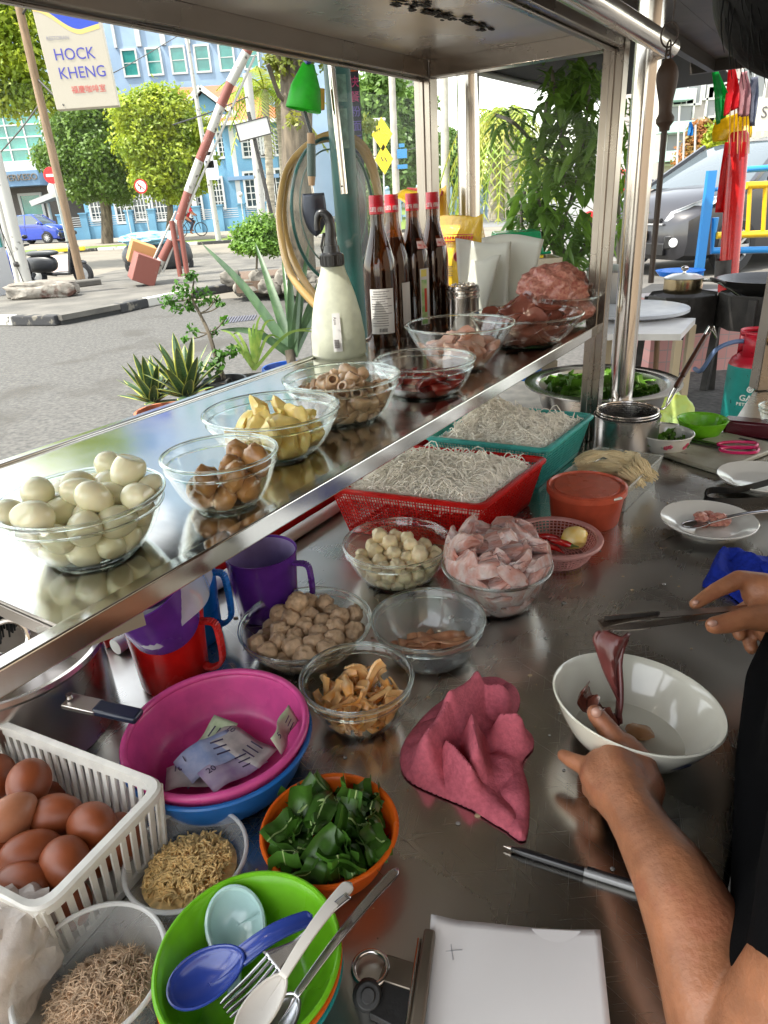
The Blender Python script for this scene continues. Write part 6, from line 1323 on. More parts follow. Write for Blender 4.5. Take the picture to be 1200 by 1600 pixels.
# ================================================================ teal pole and what hangs on it
m_tealp = M('teal_pole_paint', (.015, .10, .085), .4, var=.3, vs=10, wear=('5f6f68', 9, .62)); pY = 2.75
pc = W(556, 470, pY); pc = Vector((pc.x, pY, 0)); xt = W(522, 110, pY)
t = thing('teal_pole', 'thick teal painted metal pole standing beside the cart', 'pole', Vector(((pc.x+xt.x)/2, pY, 0)))
MB().tube([(0, 0, 0), (0, 0, 2.75)], .045, 24).build('pole_tube', m_tealp, t)
b = MB(); b.grid(lambda s, t_: Vector((.0465*math.cos(-2.2+1.2*s), .0465*math.sin(-2.2+1.2*s), 1.66+.12*t_)), 8, 2); b.grid(lambda s, t_: Vector((.0465*math.cos(-2.1+1.2*s), .0465*math.sin(-2.1+1.2*s), 1.80+.08*t_)), 8, 2); b.build('old_sticker', M('faded_sticker', (.14, .26, .20), .6, var=.4, vs=40), t)
PX = (pc.x+xt.x)/2
t = thing('steel_tube', 'thin steel tube leaning against the teal pole', 'tube', W(536, 300, pY-.07)); b = MB(); b.tube([W(517, 95, pY-.07), W(538, 303, pY-.07)], .0125, 14); b.build('tube_body', m_pipe, t, True); MB().tube([W(534, 291, pY-.085), W(534, 291, pY-.078)], .003, 8).build('bolt_hole_shade', m_dark, t, True)  # dark dot on the tube paints the shade inside a hole
m_grn = P('green_funnel_plastic', (.04, .62, .03), .5, .45)
a, c = W(482, 100, pY-.15), W(474, 172, pY-.15); Rm = (a-c).to_track_quat('Z', 'Y').to_matrix(); L_ = (a-c).length
t = thing('plastic_jug', 'translucent green plastic funnel shaped jug hanging by the teal pole', 'jug', c); MB().lathe([(.056, 0), (.058, .004), (.048, L_*.5), (.022, L_*.95), (.020, L_), (0, L_), (0, L_-.002), (.019, L_-.003), (.046, L_*.5), (.055, .002), (.056, 0)], 40, R=Rm).build('jug_body', m_grn, t)
t['category'] = 'jug'; b = MB(); b.tube(smooth_pts([W(476, 88, pY-.15), W(480, 96, pY-.18), W(487, 90, pY-.15)], 4), .009, 8); b.build('blue_hook', M('blue_plastic_hook', (.01, .03, .25), .3), t, True)
p = W(497, 172, pY-.08); t = thing('yellow_cup', 'small yellow cup hanging behind the green funnel', 'cup', p); MB().lathe([(0, .0), (.022, 0), (.028, .06), (.026, .06), (.02, .003)], 24).build('cup_body', P('yellow_plastic', (.75, .48, .01), .3), t)
# trowel
t = thing('garden_trowel', 'garden trowel with green handle hanging point down by the teal pole', 'trowel', W(490, 300, pY-.2)); a, c = W(486, 208, pY-.2), W(487, 290, pY-.2); b = MB(); b.tube([a, a.lerp(c, .2), a.lerp(c, .22)], [.013, .0135, .012], 14); b.tube([a.lerp(c, .8), a.lerp(c, .82), c], [.012, .0135, .010], 14); b.build('handle_end', M('tan_handle', (.34, .20, .09), .5), t, True); MB().tube([a.lerp(c, .2), a.lerp(c, .82)], .0145, 14).build('grip', M('dark_green_grip', (.02, .055, .045), .4), t, True)
e = W(489, 302, pY-.2); MB().tube([c, e], .004, 8).build('neck', m_pipe, t, True); b = MB(); tip = W(494, 370, pY-.2)
b.grid(lambda s, t_: e.lerp(tip, t_)+Vector(((s-.5)*2*.044*(1-t_**2.6)**.6*min(1, .82+t_*.4), .014*(4*(s-.5)**2), 0)), 10, 14); b.build('blade', M('dark_trowel_blade', (.03, .035, .05), .3, metal=.6), t, True, solid=.0015)
b = MB(); b.tube([W(476, 175, pY-.16), W(486, 208, pY-.2)], .006, 6); tag(b.build('hanging_strap', m_dark), 'black strap holding the trowel below the green funnel', 'strap')
# hose loops
m_hose = M('amber_hose', (.50, .33, .12), .25, trl=.25, coat=.4); hz_ = pY+.08
def hose(pts, label): b = MB(); b.tube(smooth_pts([W(x, y, Y) for x, y, Y in pts], 6), .0125, 12); tag(b.build('garden_hose', m_hose), label, 'hose', 'hose loops on the teal pole')
hose([(507, 480, 2.45), (470, 430, 2.5), (447, 370, 2.6), (444, 310, 2.7), (460, 250, hz_), (490, 222, hz_), (530, 216, hz_), (560, 228, hz_), (580, 265, hz_), (590, 305, hz_)], 'amber rubber hose loop nearest the teal pole')
hose([(500, 485, 2.4), (455, 430, 2.45), (438, 360, 2.55), (438, 310, 2.65), (450, 262, 2.78), (482, 226, 2.82), (520, 210, 2.84), (562, 222, 2.84), (584, 262, 2.84), (596, 330, 2.84), (600, 400, 2.8)], 'outer amber rubber hose loop hanging on the teal pole')
p = W(524, 332, pY+.06); t = thing('pan_cover', 'large clear round pan lid with dark rim hanging on the teal pole', 'lid', p); Rm = Euler((math.pi/2, 0, .95)).to_matrix()
b = MB(); b.torus((0, 0, 0), .245, .006, 64, 8, Rm); b.build('lid_rim', m_tealp, t); b = MB(); b.lathe([(0, .03), (.12, .024), (.244, 0)], 56, R=Rm); b.build('lid_glass', M('hazy_lid', (.60, .60, .50), .2, alpha=.28, spec=.8), t); b = MB(); b.torus((0, 0, .01), .20, .003, 56, 6, Rm); b.build('lid_ring', m_tealp, t)
# dark lettered post
t = thing('lettered_post', 'slim black sign post with coloured vertical lettering behind the bottles', 'sign post', W(570, 400, 3.9)); t.location.z = 0; ROOTM[t.name] = Matrix.Translation(t.location); b = MB(); b.box((0, 0, 1.3), (.052, .05, 2.6)); b.build('post', M('black_navy_post', (.012, .018, .035), .3), t)
for k, (ch, cc_) in enumerate([('营', 0), ('业', 0), ('快', 1), ('餐', 1), ('粉', 2), ('面', 2), ('饭', 2)]): text(ch, .05, M(['sign_orange', 'sign_pink', 'sign_violet'][cc_], [(.65, .14, .02), (.55, .05, .2), (.16, .12, .45)][cc_], .5), t, t.location+Vector((0, -.028, 2.13-k*.062)), (1, 0, 0), (0, 0, 1), 'lettering', .001)
# ================================================================ buildings
m_blue = M('pale_blue_wall', (.27, .37, .49), .8, var=.12, vs=.5); m_blue2 = M('sky_blue_wall', (.13, .30, .44), .8, var=.15, vs=.8); m_blued = M('deep_blue_and_wing_shade', (.14, .24, .37), .8, var=.1, vs=.5)
m_white = M('white_trim', (.52, .52, .50), .6); m_tg = M('teal_window_glass', (.02, .16, .14), .1, col2=(.05, .28, .24), vs=.7, spec=.8); m_dg = M('dark_window_glass', (.03, .05, .06), .1, spec=.8); m_tile = M('orange_roof_tiles', (.42, .11, .05), .7, var=.25, vs=3, bump=.6, bs=8, stretch=(1, 6, 1))
def box2(b, p, q, d, off=0):        # box between picture-plane corners p (lower left) and q (upper right), depth d going back
    b.box(((p.x+q.x)/2, (p.y+q.y)/2+d/2+off, (p.z+q.z)/2), (abs(q.x-p.x), d, abs(q.z-p.z)))
def window(par, cx, cz, w_, h_, y, glass, nx=1, nz=2, fr=.12, dep=.10, proud=.12):
    b = MB()
    for sx_ in (-1, 1): b.box((cx+sx_*(w_/2+fr/2), y-proud/2, cz), (fr, proud, h_+2*fr))
    for sz in (-1, 1): b.box((cx, y-proud/2, cz+sz*(h_/2+fr/2)), (w_, proud, fr))
    for i in range(1, nx): b.box((cx-w_/2+w_*i/nx, y-proud*.4, cz), (fr*.45, proud*.5, h_))
    for i in range(1, nz): b.box((cx, y-proud*.4, cz-h_/2+h_*i/nz), (w_, proud*.46, fr*.4))
    f = b.build('window', m_white, par, True, smooth=False); b = MB(); b.box((cx, y-.02, cz), (w_, .05, h_)); g = b.build('pane', glass, par, True, smooth=False); g.parent = f
Y = 75.0; L0, R0b = G(176, Y).x, G(556, Y).x
t = thing('office_tower', 'tall pale blue office block with teal windows behind the trees', 'building', ((L0+R0b)/2, Y+8, 0)); b = MB(); b.box(((L0+R0b)/2, Y+8, 19), (R0b-L0, 16, 38)); b.build('wall', m_blue, t, True, smooth=False)
b = MB(); xl = G(20, Y+3).x; b.box(((xl+L0)/2, Y+11, 17), (L0-xl-.1, 15.6, 34)); b.build('side_wing', m_blued, t, True, smooth=False)  # deeper blue puts the shade of the tower's left face into the wing colour
for r_, (zc) in enumerate((W(280, 94, Y).z, W(280, 94, Y).z+7, W(280, 94, Y).z-7)):
    for x in (-2, 0, 1, 2, 3, 4, 5, 6, 7):
        if x == -2: continue
        cx = W(203+38*x, 95, Y).x
        if cx > R0b-1.5 or (r_ == 2): continue
        window(t, cx, zc, 1.15, 1.9, Y, m_tg, 1, 2, .16)
        b = MB()
        for sx_ in (-1, 1): b.box((cx+sx_*1.0, Y-.1, zc+2.6), (.22, .24, 2.8))
        b.build('pilaster', m_white, t, True, smooth=False)
for px in (528, 540): window(t, W(px, 170, Y).x, W(px, 170, Y).z, .6, 8, Y, m_dg, 1, 5, .1)
# second tower part / condominium far right of the pole
Y = 95; p, q = W(628, 290, Y), W(672, 90, Y); t = thing('apartment_block', 'pale apartment block rising behind the far trees', 'building', ((p.x+q.x)/2, Y+5, 0)); b = MB(); b.box(((p.x+q.x)/2, Y+5, q.z/2), (q.x-p.x, 10, q.z)); b.build('wall', M('cream_flat_wall', (.50, .47, .42), .8), t, True, smooth=False)
for r_ in range(6): window(t, W(655, 130, Y).x, W(655, 130, Y).z+1-r_*3.2, 2.2, 1.6, Y, m_dg, 2, 1, .12)
# blue colonial house
Y = 50.0; xL, xR = G(142, Y).x, G(452, Y).x; ze = W(330, 186, Y).z
t = thing('blue_house', 'two storey sky blue colonial house with orange tiled roof and white windows', 'house', ((xL+xR)/2, Y, 0)); b = MB(); b.box(((xL+xR)/2, Y+6, ze/2), (xR-xL, 12, ze)); bx0, bx1 = G(372, Y).x, G(448, Y).x; b.box(((bx0+bx1)/2, Y-.6, ze*.47), (bx1-bx0, 1.2, ze*.94)); gx0, gx1 = W(288, 190, Y).x, W(366, 190, Y).x; b.box(((gx0+gx1)/2, Y-.5, ze/2), (gx1-gx0, .98, ze)); b.build('wall', m_blue2, t, True, smooth=False)
b = MB(); zt = W(320, 146, Y).z; e = .5
def hip(x0, x1, y0, y1, z0, z1, ins): b.add([(x0, y0, z0), (x1, y0, z0), (x1, y1, z0), (x0, y1, z0), (x0+ins, (y0+y1)/2, z1), (x1-ins, (y0+y1)/2, z1)], [[0, 1, 5, 4], [1, 2, 5], [2, 3, 4, 5], [3, 0, 4], [3, 2, 1, 0]])
hip(xL-e, xR+e, Y-e, Y+12.5, ze+.05, zt+1.2, 4); hip(bx0-.4, bx1+.5, Y-1.7, Y+3, ze*.94+.05, ze+1.2, 1.5)
mx_ = (gx0+gx1)/2; b.add([(gx0-.4, Y-1.3, ze+.06), (mx_, Y-1.3, zt+.2), (mx_, Y+5, zt+.2), (gx0-.4, Y+5, ze+.06), (gx1+.4, Y-1.3, ze+.06), (gx1+.4, Y+5, ze+.06)], [[0, 1, 2, 3], [1, 4, 5, 2]]); b.build('roof', m_tile, t, True, smooth=False)
b = MB(); b.add([(gx0, Y-1.0, ze), (gx1, Y-1.0, ze), (mx_, Y-1.0, zt-.1), (gx0, Y+1, ze), (gx1, Y+1, ze), (mx_, Y+1, zt-.1)], [[0, 1, 2], [3, 5, 4], [0, 2, 5, 3], [1, 4, 5, 2]]); b.build('gable', m_blue2, t, True, smooth=False)
b = MB()
for s0, s1 in (((gx0-.4, ze+.02), (mx_, zt+.16)), ((gx1+.4, ze+.02), (mx_, zt+.16))): b.seg((s0[0], Y-1.35, s0[1]), (s1[0], Y-1.35, s1[1]), .25, .28)
b.seg((gx0-.4, Y-1.2, ze-.05), (gx1+.4, Y-1.2, ze-.05), .3, .22); b.seg((xL-e, Y-e-.1, ze-.1), (gx0-.5, Y-e-.1, ze-.1), .3, .25); b.seg((gx1+.5, Y-e-.1, ze-.1), (xR+e, Y-e-.1, ze-.1), .3, .25); b.seg((bx0-.4, Y-1.75, ze*.94-.05), (bx1+.5, Y-1.75, ze*.94-.05), .3, .22)
for x in (gx0+.1, gx1-.1): b.box((x, Y-1.1, ze*.5), (.3, .22, ze-.4))
b.build('white_trim', m_white, t, True, smooth=False)
b = MB(); b.box(((xL+xR)/2, Y-.08, ze*.47), (xR-xL, .16, .22)); b.box(((bx0+bx1)/2, Y-1.28, ze*.47), (bx1-bx0, .16, .22)); b.build('string_course', m_blued, t, True, smooth=False)
for px, py, dy, w_, h_ in [(152, 318, 0, .9, 1.9), (193, 318, 0, 1.0, 2.2), (220, 316, 0, .9, 2.0), (250, 318, 0, .9, 1.9), (306, 322, -1, .75, 1.7), (339, 302, -1, .75, 1.7), (362, 297, 0, .7, 1.7), (399, 296, -1.2, 1.15, 1.9), (422, 300, -1.2, .6, 1.8), (440, 290, -1.2, .6, 1.8), (352, 226, -1, .8, 1.3), (395, 225, -1.2, 1.2, 1.3), (417, 222, -1.2, .65, 1.3), (438, 222, -1.2, .6, 1.3), (310, 226, -1, .8, 1.3), (200, 232, 0, .9, 1.3), (165, 235, 0, .9, 1.3), (250, 230, 0, .9, 1.3)]:
    p = W(px, py, Y+dy); window(t, p.x, p.z, w_, h_, Y+dy, m_dg, 4 if w_ > .7 else 2, 5, .13)
# garden wall
Y = 46.5; t = thing('garden_wall', 'low blue garden wall with pillars in front of the blue house', 'wall', (G(280, Y).x, Y, .1)); b = MB(); x0, x1 = G(105, Y).x, G(452, Y).x; b.box(((x0+x1)/2, Y, .45), (x1-x0, .18, .7)); b.build('wall_panel', m_blue2, t, True, smooth=False)
for k in range(11):
    x = x0+(x1-x0)*k/10; b = MB(); b.box((x, Y, .8), (.42, .42, 1.5)); b.box((x, Y, 1.58), (.52, .52, .08)); pl = b.build('pillar', m_blue2, t, True, smooth=False)
b = MB()
for k in range(5): b.box(((x0+x1)/2, Y, .88+k*.12), (x1-x0, .03, .035))
b.build('railing', m_white, t, True, smooth=False)
for px in (207, 383, 433):
    p = G(px, Y-.4); t = thing('globe_lamp', {207: 'white globe lamp on the garden wall left of the turn sign', 383: 'white globe lamp on the garden wall right of the banner pole', 433: 'white globe lamp near the foot of the notice board'}[px], 'lamp', (p.x, Y-.4, .1), 0, 'globe lamps along the garden wall'); b = MB(); b.blob((0, 0, 2.0), .15, 0, 1, 1, 2); b.build('globe', m_white, t); MB().tube([(0, 0, 0), (0, 0, 1.87)], .03, 8).build('post', m_white, t)
# glass fronted building
Y = 60.0; x0, x1 = G(-160, Y).x, G(142, Y).x; zt = W(40, 60, Y).z; t = thing('glass_building', 'glass fronted office building with white window grid at the far left', 'building', ((x0+x1)/2, Y, 0)); z1 = W(40, 252, Y).z; b = MB(); b.box(((x0+x1)/2, Y+4, (z1+zt)/2+2), (x1-x0, 8, zt-z1+4)); b.build('wall', m_blue, t, True, smooth=False)
b = MB(); xg = W(66, 200, Y).x; zg1 = W(40, 135, Y).z; b.box(((x0+xg)/2, Y-.05, (z1+zg1)/2), (xg-x0, .1, zg1-z1)); b.build('curtain_glass', m_tg, t, True, smooth=False)
b = MB(); n = int((xg-x0)/1.35)
for i in range(n+1): b.box((xg-i*1.35, Y-.15, (z1+zg1)/2), (.09, .09, zg1-z1))
for j in range(7): b.box(((x0+xg)/2, Y-.15, z1+(zg1-z1)*j/6), (xg-x0, .1, .09))
b.build('window_grid', m_white, t, True, smooth=False)
b = MB(); z2 = W(40, 268, Y).z; z3 = W(40, 291, Y).z; b.box(((x0+x1)/2, Y-.6, (z1+z2)/2-.02), (x1-x0, 1.4, z1-z2)); b.build('pale_band', m_white, t, True, smooth=False); b = MB(); xs = W(80, 280, Y).x; b.box(((x0+xs)/2, Y-1, (z2+z3)/2-.05), (xs-x0, 2.4, z2-z3)); b.build('canopy_fascia', m_blued, t, True, smooth=False)
p = W(33, 278, Y-2.2); text('PERKESO', .62, M('bronze_letters', (.16, .13, .10), .5), t, Vector((p.x, Y-2.25, (z2+z3)/2)), (1, 0, 0), (0, 0, 1), 'lettering', .05)
b = MB(); b.box(((x0+x1)/2, Y+3, z3/2), (x1-x0, 6, z3)); b.build('entrance_wall', M('dark_brown_wall', (.10, .085, .075), .8), t, True, smooth=False); p = W(48, 310, Y); window(t, p.x, z3*.45, 1.5, z3*.75, Y, m_tg, 1, 2, .18)  # entrance wall in one even dark brown
b = MB(); p, q = W(66, 318, Y-4), W(132, 292, Y-4); b.add([(p.x, Y-6, p.z), (q.x, Y-6, q.z), (q.x, Y-1, q.z+.4), (p.x, Y-1, p.z+.4)], [[0, 1, 2, 3]]); b.build('porch_roof', m_white, t, True, smooth=False, solid=.35); b = MB(); b.tube([(p.x+.8, Y-5, 0), (p.x+.8, Y-5, p.z)], .12, 10); b.build('porch_column', m_white, t, True)
# grey box building at the left edge
p = G(-8, 14.2, .1); t = thing('kiosk', 'grey kiosk with green window at the left edge behind the white pole', 'kiosk', (p.x-.35, 14.6, .1)); b = MB(); b.box((0, 0, .45), (.85, .8, .9)); b.build('lower_panel', M('kiosk_grey', (.45, .45, .46), .5), t, smooth=False, bevel=.01); b = MB(); b.box((0, 0, 1.45), (.80, .75, 1.1)); b.build('window_glass', m_tg, t, smooth=False); b = MB()
for sx_ in (-.41, .41):
    for sy_ in (-.385, .385): b.box((sx_, sy_, 1.45), (.04, .04, 1.1))
b.build('window_frame', m_white, t, smooth=False); b = MB(); b.box((0, 0, 2.06), (.95, .9, .12)); b.build('roof', m_white, t, smooth=False)
# ================================================================ street furniture
m_timber = M('weathered_timber', (.27, .18, .11), .85, col2=(.17, .12, .075), vs=6, stretch=(6, 6, .6), bump=.3, bs=30); m_wpole = M('chipped_white_paint', (.42, .41, .38), .6, wear=('4a4742', 7, .62)); m_galv = M('galvanised_grey', (.42, .44, .45), .45, metal=.4)
pa, pb_ = W(127, 436, 15.8), W(25, -10, 15.8); t = thing('timber_pole', 'leaning weathered timber pole carrying the restaurant sign', 'pole', pa); MB().tube([pa, pa.lerp(pb_, .5), pb_], [.085, .08, .075], 14).build('pole', m_timber, t, True)
# restaurant sign: a lightbox on a bracket
YS = 15.6; c0 = W(112, 66, YS); t = thing('restaurant_sign', 'white restaurant lightbox sign with blue wave and blue lettering on the timber pole', 'sign', c0); Wd, Hd = 80*YS/FPX, 148*YS/FPX; tlt = Matrix.Rotation(-.03, 3, 'Y') @ Matrix.Rotation(.18, 3, 'Z'); Xd, Zd, Nd = tlt @ Vector((1, 0, 0)), tlt @ Vector((0, 0, 1)), tlt @ Vector((0, -1, 0))
b = MB(); b.box((0, .13, 0), (Wd, .26, Hd), tlt); b.v = [v for v in b.v]; b.build('sign_box', M('sign_cream', (.42, .375, .30), .4), t, smooth=False, bevel=.01)
def sp(x, z, k=.006): return c0+Xd*x+Zd*z+Nd*k
fy = Vector((0, .0, 0))
def face(pts, mat, nm, k): b = MB(); P_ = [tlt @ Vector((x, -k, z)) for x, z in pts]; n = len(P_); b.add(P_+[p-Nd*.003*-1*0 for p in P_][:0], [list(range(n))]); return b.build(nm, mat, t, smooth=False)
wave = [(-Wd*.48+Wd*.96*i/16, Hd*(.27-.18*(.5-.5*math.cos(min(1, i/11)*3.14))+.035*max(0, (i-11)/5))) for i in range(17)]
offY = .13-.13; kf = .004
face([(-Wd*.48, Hd*.49), (Wd*.48, Hd*.49)]+wave[::-1], M('sign_blue', (.012, .05, .42), .4), 'blue_wave', kf); face(wave+[(x, z-Hd*.035) for x, z in wave[::-1]], M('sign_gold', (.62, .45, .14), .4), 'gold_wave', kf+.001)
m_sb = M('sign_lettering_blue', (.05, .05, .32), .5)
for s_, sz, x, z, mt, al in [('RESTORAN', .085, -Wd*.2, Hd*.035, M('sign_grey_letter', (.25, .24, .28), .5), 'CENTER'), ('HOCK', .27, Wd*.0, -Hd*.09, m_sb, 'CENTER'), ('KHENG', .27, Wd*.06, -Hd*.23, m_sb, 'CENTER'), ('福慶咖啡室', .135, Wd*.1, -Hd*.36, M('sign_red_letter', (.52, .06, .05), .5), 'CENTER'), ('Total Heritage', .055, Wd*.2, Hd*.24, m_white, 'CENTER'), ('Majestic White', .055, Wd*.2, Hd*.19, m_white, 'CENTER')]:
    text(s_, sz, mt, t, sp(x, z, .007), Xd, Zd, 'lettering', .001, al, .95)
b = MB(); b.tube([c0+Xd*(-Wd*.35)-Zd*Hd*.47, pa.lerp(pb_, .74)], .02, 8); b.tube([c0+Xd*(-Wd*.4)+Zd*Hd*.35, pa.lerp(pb_, .93)], .02, 8); b.build('bracket', m_soot, t, True)
pa, pb_ = W(44, 452, 13.6), W(-22, 180, 13.6); t = thing('white_pole', 'thick chipped white pole at the left edge beside the boulder', 'pole', pa); MB().tube([pa, pb_], [.10, .095], 16).build('pole', m_wpole, t, True); b = MB(); b.tube([pa+Vector((-.18, .1, 0)), pb_+Vector((-.18, .1, 0))], .07, 14); b.build('second_tube', m_wpole, t, True); b = MB(); b.blob(pa+Vector((-.05, -.11, .45)), .05, .5, 3, 3, 2); b.tube([pa+Vector((0, -.1, .1)), pa+Vector((-.2, -.13, 1.4)), pa+Vector((-.42, -.1, 2.4))], .008, 6); b.build('cable', m_soot, t, True)
def disc_sign(name, label, px, py, Y, r, kind, zbase=.1):
    c = W(px, py, Y); t = thing(name, label, 'traffic sign', (c.x, Y, zbase)); MB().tube([(0, .03, 0), (0, .03, c.z-zbase+r)], .03, 10).build('post', m_galv, t)
    Rm = Matrix.Rotation(math.pi/2, 3, 'X'); m_sr, m_sw = M('sign_red', (.60, .01, .015), .4), M('sign_white', (.75, .75, .73), .4)
    b = MB(); b.lathe([(0, .012), (r, .012), (r, 0), (0, 0)], 32, (0, 0, c.z-zbase), R=Rm); b.build('disc', m_sr, t)
    if kind == 'bar': b = MB(); b.box((0, -.016, c.z-zbase), (r*1.3, .006, r*.32)); b.build('bar', m_sw, t)
    else:
        b = MB(); b.lathe([(0, .015), (r*.78, .015)], 32, (0, 0, c.z-zbase), R=Rm); b.build('disc_face', m_sw, t, smooth=False); b = MB(); z = c.z-zbase; s_ = -1 if kind == 'left' else 1
        b.seg((-s_*r*.1*-1, -.018, z-r*.45), (-s_*r*.1*-1, -.018, z+r*.12), r*.16, .004, (0, 1, 0)); b.seg((-s_*r*.1*-1, -.018, z+r*.12), (s_*r*.42, -.018, z+r*.12), .004, r*.16, (0, 0, 1)); b.build('arrow', m_dark, t); b = MB(); b.seg((-r*.5, -.021, z+r*.5), (r*.5, -.021, z-r*.5), .004, r*.13, (0, 0, 1)); b.build('slash', m_sr, t)
disc_sign('no_entry_sign', 'red no entry sign partly hidden by the timber pole', 80, 274, 33.5, .33, 'bar'); disc_sign('turn_sign', 'round red edged no left turn sign in front of the house', 220, 291, 33.5, .29, 'left'); disc_sign('turn_sign', 'small far round no right turn sign between the steel posts', 710, 281, 60, .40, 'right')
b = MB(); p = W(84, 296, 33.7); t = thing('round_mirror', 'pale round convex mirror below the no entry sign', 'mirror', (p.x, 33.8, .1)); b.lathe([(0, .04), (.2, .03), (.32, 0), (0, 0)], 24, (0, 0, p.z-.1), R=Matrix.Rotation(math.pi/2, 3, 'X')); b.build('mirror_face', m_white, t); MB().tube([(.03, .05, 0), (.03, .05, p.z-.1)], .03, 8).build('post', m_galv, t)
# white lamp pole with banners
pa = G(342, 33.6, .1); pb_ = W(292, 60, 33.6); t = thing('banner_pole', 'tall slim white pole carrying a stack of small banners', 'pole', pa); MB().tube([pa, pb_], [.13, .07], 12).build('pole', m_wpole, t, True)
for k, (px, py, w_, h_, c_) in enumerate([(328, 226, 12, 26, (.62, .64, .66)), (326, 250, 13, 20, (.40, .52, .68)), (332, 266, 16, 24, (.25, .45, .70))]): p = W(px, py, 33.4); b = MB(); b.box(p, (w_*33.4/FPX, .03, h_*33.4/FPX)); b.build('banner', M(f'banner_print_{"abc"[k]}', c_, .6, col2=(.72, .73, .75), vs=3), t, True)
# notice board on black pole, white pole with blue band
pa, pb_ = W(424, 334, 20), W(388, 175, 20); t = thing('notice_board', 'blank white framed notice board on a leaning black pole', 'notice board', pa); MB().tube([Vector((pa.x+.3, 20, 0)), pa, pb_], .05, 10).build('pole', m_soot, t, True); c = W(396, 202, 19.9); Rm = Matrix.Rotation(-.17, 3, 'Y'); b = MB(); b.box(c, (.80, .05, .36), Rm); b.build('board', m_white, t, True); b = MB()
for sz in (-1, 1): b.box(c+Rm @ Vector((0, 0, sz*.19)), (.86, .07, .025), Rm)
for sx_ in (-1, 1): b.box(c+Rm @ Vector((sx_*.415, 0, 0)), (.03, .07, .36), Rm)
b.build('frame', m_soot, t, True)
pa, pb_ = G(416, 24), W(386, 115, 24); t = thing('white_post', 'white post with a blue painted foot behind the notice board', 'post', pa); MB().tube([pa, pb_], .13, 12).build('post', m_wpole, t, True); MB().tube([pa.lerp(pb_, .06), pa.lerp(pb_, .12)], .135, 12).build('blue_band', m_blued, t, True)
# lamp posts and diamond signs
for k, (xb, yt, xt_, Y, r_, lb) in enumerate([(622, 118, 612, 28, .13, 'thick grey concrete lamp post behind the diamond signs'), (592, 190, 584, 30, .07, 'slim white lamp post left of the diamond signs'), (654, 190, 656, 34, .07, 'thin pale post right of the thick lamp post'), (697, 118, 694, 40, .22, 'pale trunk like concrete post between the two steel cart posts')]):
    pa, pb_ = G(xb, Y), W(xt_, yt, Y); t = thing('lamp_post', lb, 'lamp post', pa, 0, 'roadside lamp posts'); MB().tube([pa, pb_], [r_*1.1, r_*.9], 12).build('post', M('concrete_post', (.42, .39, .34), .8, var=.15, vs=3), t, True)
    if k == 1: b = MB(); b.box(pb_+Vector((.2, 0, .05)), (.5, .2, .1)); b.build('lamp_head', m_white, t, True, bevel=.02)
    if k == 0: b = MB(); p = W(628, 240, Y-.2); b.box(p, (.36, .03, .30)); b.box(p+Vector((0, 0, -.42)), (.36, .03, .14)); b.box(p+Vector((0, 0, .26)), (.2, .03, .12)); b.build('street_plate', M('street_sign_blue', (.03, .20, .45), .4), t, True)
t = thing('diamond_sign', 'two yellow diamond warning signs stacked on one thin post', 'traffic sign', G(603, 26)); m_yd = M('sign_yellow', (.80, .60, .01), .4); p0 = G(603, 26); MB().tube([p0, W(597, 195, 26)], .03, 8).build('post', m_galv, t, True)
for px, py, hh in ((597, 210, 21), (600, 249, 19)): c = W(px, py, 25.9); r_ = hh*26/FPX; b = MB(); b.add([(c.x, c.y, c.z-r_), (c.x+r_*.68, c.y, c.z), (c.x, c.y, c.z+r_), (c.x-r_*.68, c.y, c.z)], [[0, 1, 2, 3]]); b.build('diamond_plate', m_yd, t, True, smooth=False, solid=.02)
c = W(597, 210, 25.85); b = MB()
for i in range(3):
    for j in range(3): b.blob(c+Vector(((i-j)*.075, -.02, (i+j-2)*.12)), (.025, .006, .025), 0, 1, 1, 1)
b.build('reflector', M('sign_orange_dot', (.70, .30, .02), .4), t, True); c = W(600, 249, 25.85); b = MB(); b.seg(c+Vector((-.10, -.02, .08)), c+Vector((-.03, -.02, -.06)), .035, .006, (0, 1, 0)); b.seg(c+Vector((.02, -.02, .06)), c+Vector((.10, -.02, -.08)), .035, .006, (0, 1, 0)); b.build('chevron', m_dark, t, True)
# barrier gate
Y = 14.6; t = thing('barrier_gate', 'raised red and white striped boom barrier with red posts', 'barrier', G(280, Y, .145)); m_br, m_bw = M('barrier_red', (.20, .06, .045), .5, wear=('8f8880', 12, .66)), m_wpole
P_ = [W(x, y, Y) for x, y in ((243, 425), (253, 405), (268, 375), (280, 345), (294, 300), (312, 250), (330, 205), (345, 165), (360, 130), (385, 82), (400, 50))]; b = MB()
for i in range(len(P_)-1): b.cm = i % 2; b.tube([P_[i], P_[i+1]], [.085, .08], 12)
b.build('boom', [m_bw, m_br], t, True)
b = MB(); b.tube([W(255, 425, Y), W(300, 310, Y), W(397, 90, Y)], .022, 8); b.tube([W(240, 405, Y), W(275, 330, Y)], .02, 8)
for i in range(9): k = i/8; b.tube([W(255+145*k, 405-320*k, Y), W(262+133*k, 412-320*k, Y)], .012, 6)
b.tube([W(240, 405, Y-.02), W(255, 425, Y-.02)], .015, 6); b.build('stay_rod', m_bw, t, True)
for x, x2 in ((268, 282), (280, 293)): b = MB(); b.tube([W(x, 345, Y-.1), W(x2, 432, Y-.1)], .05, 10); b.build('upright', m_br, t, True)
b = MB(); b.tube([W(272, 375, Y-.1), W(287, 375, Y-.1)], .025, 8); b.build('cross_bar', m_br, t, True)
b = MB(); Rm = Euler((.1, .42, .5)).to_matrix(); c = W(225, 420, Y); b.box(c, (.44, .5, .52), Rm); b.build('counterweight_box', m_br, t, True, smooth=False, bevel=.01)
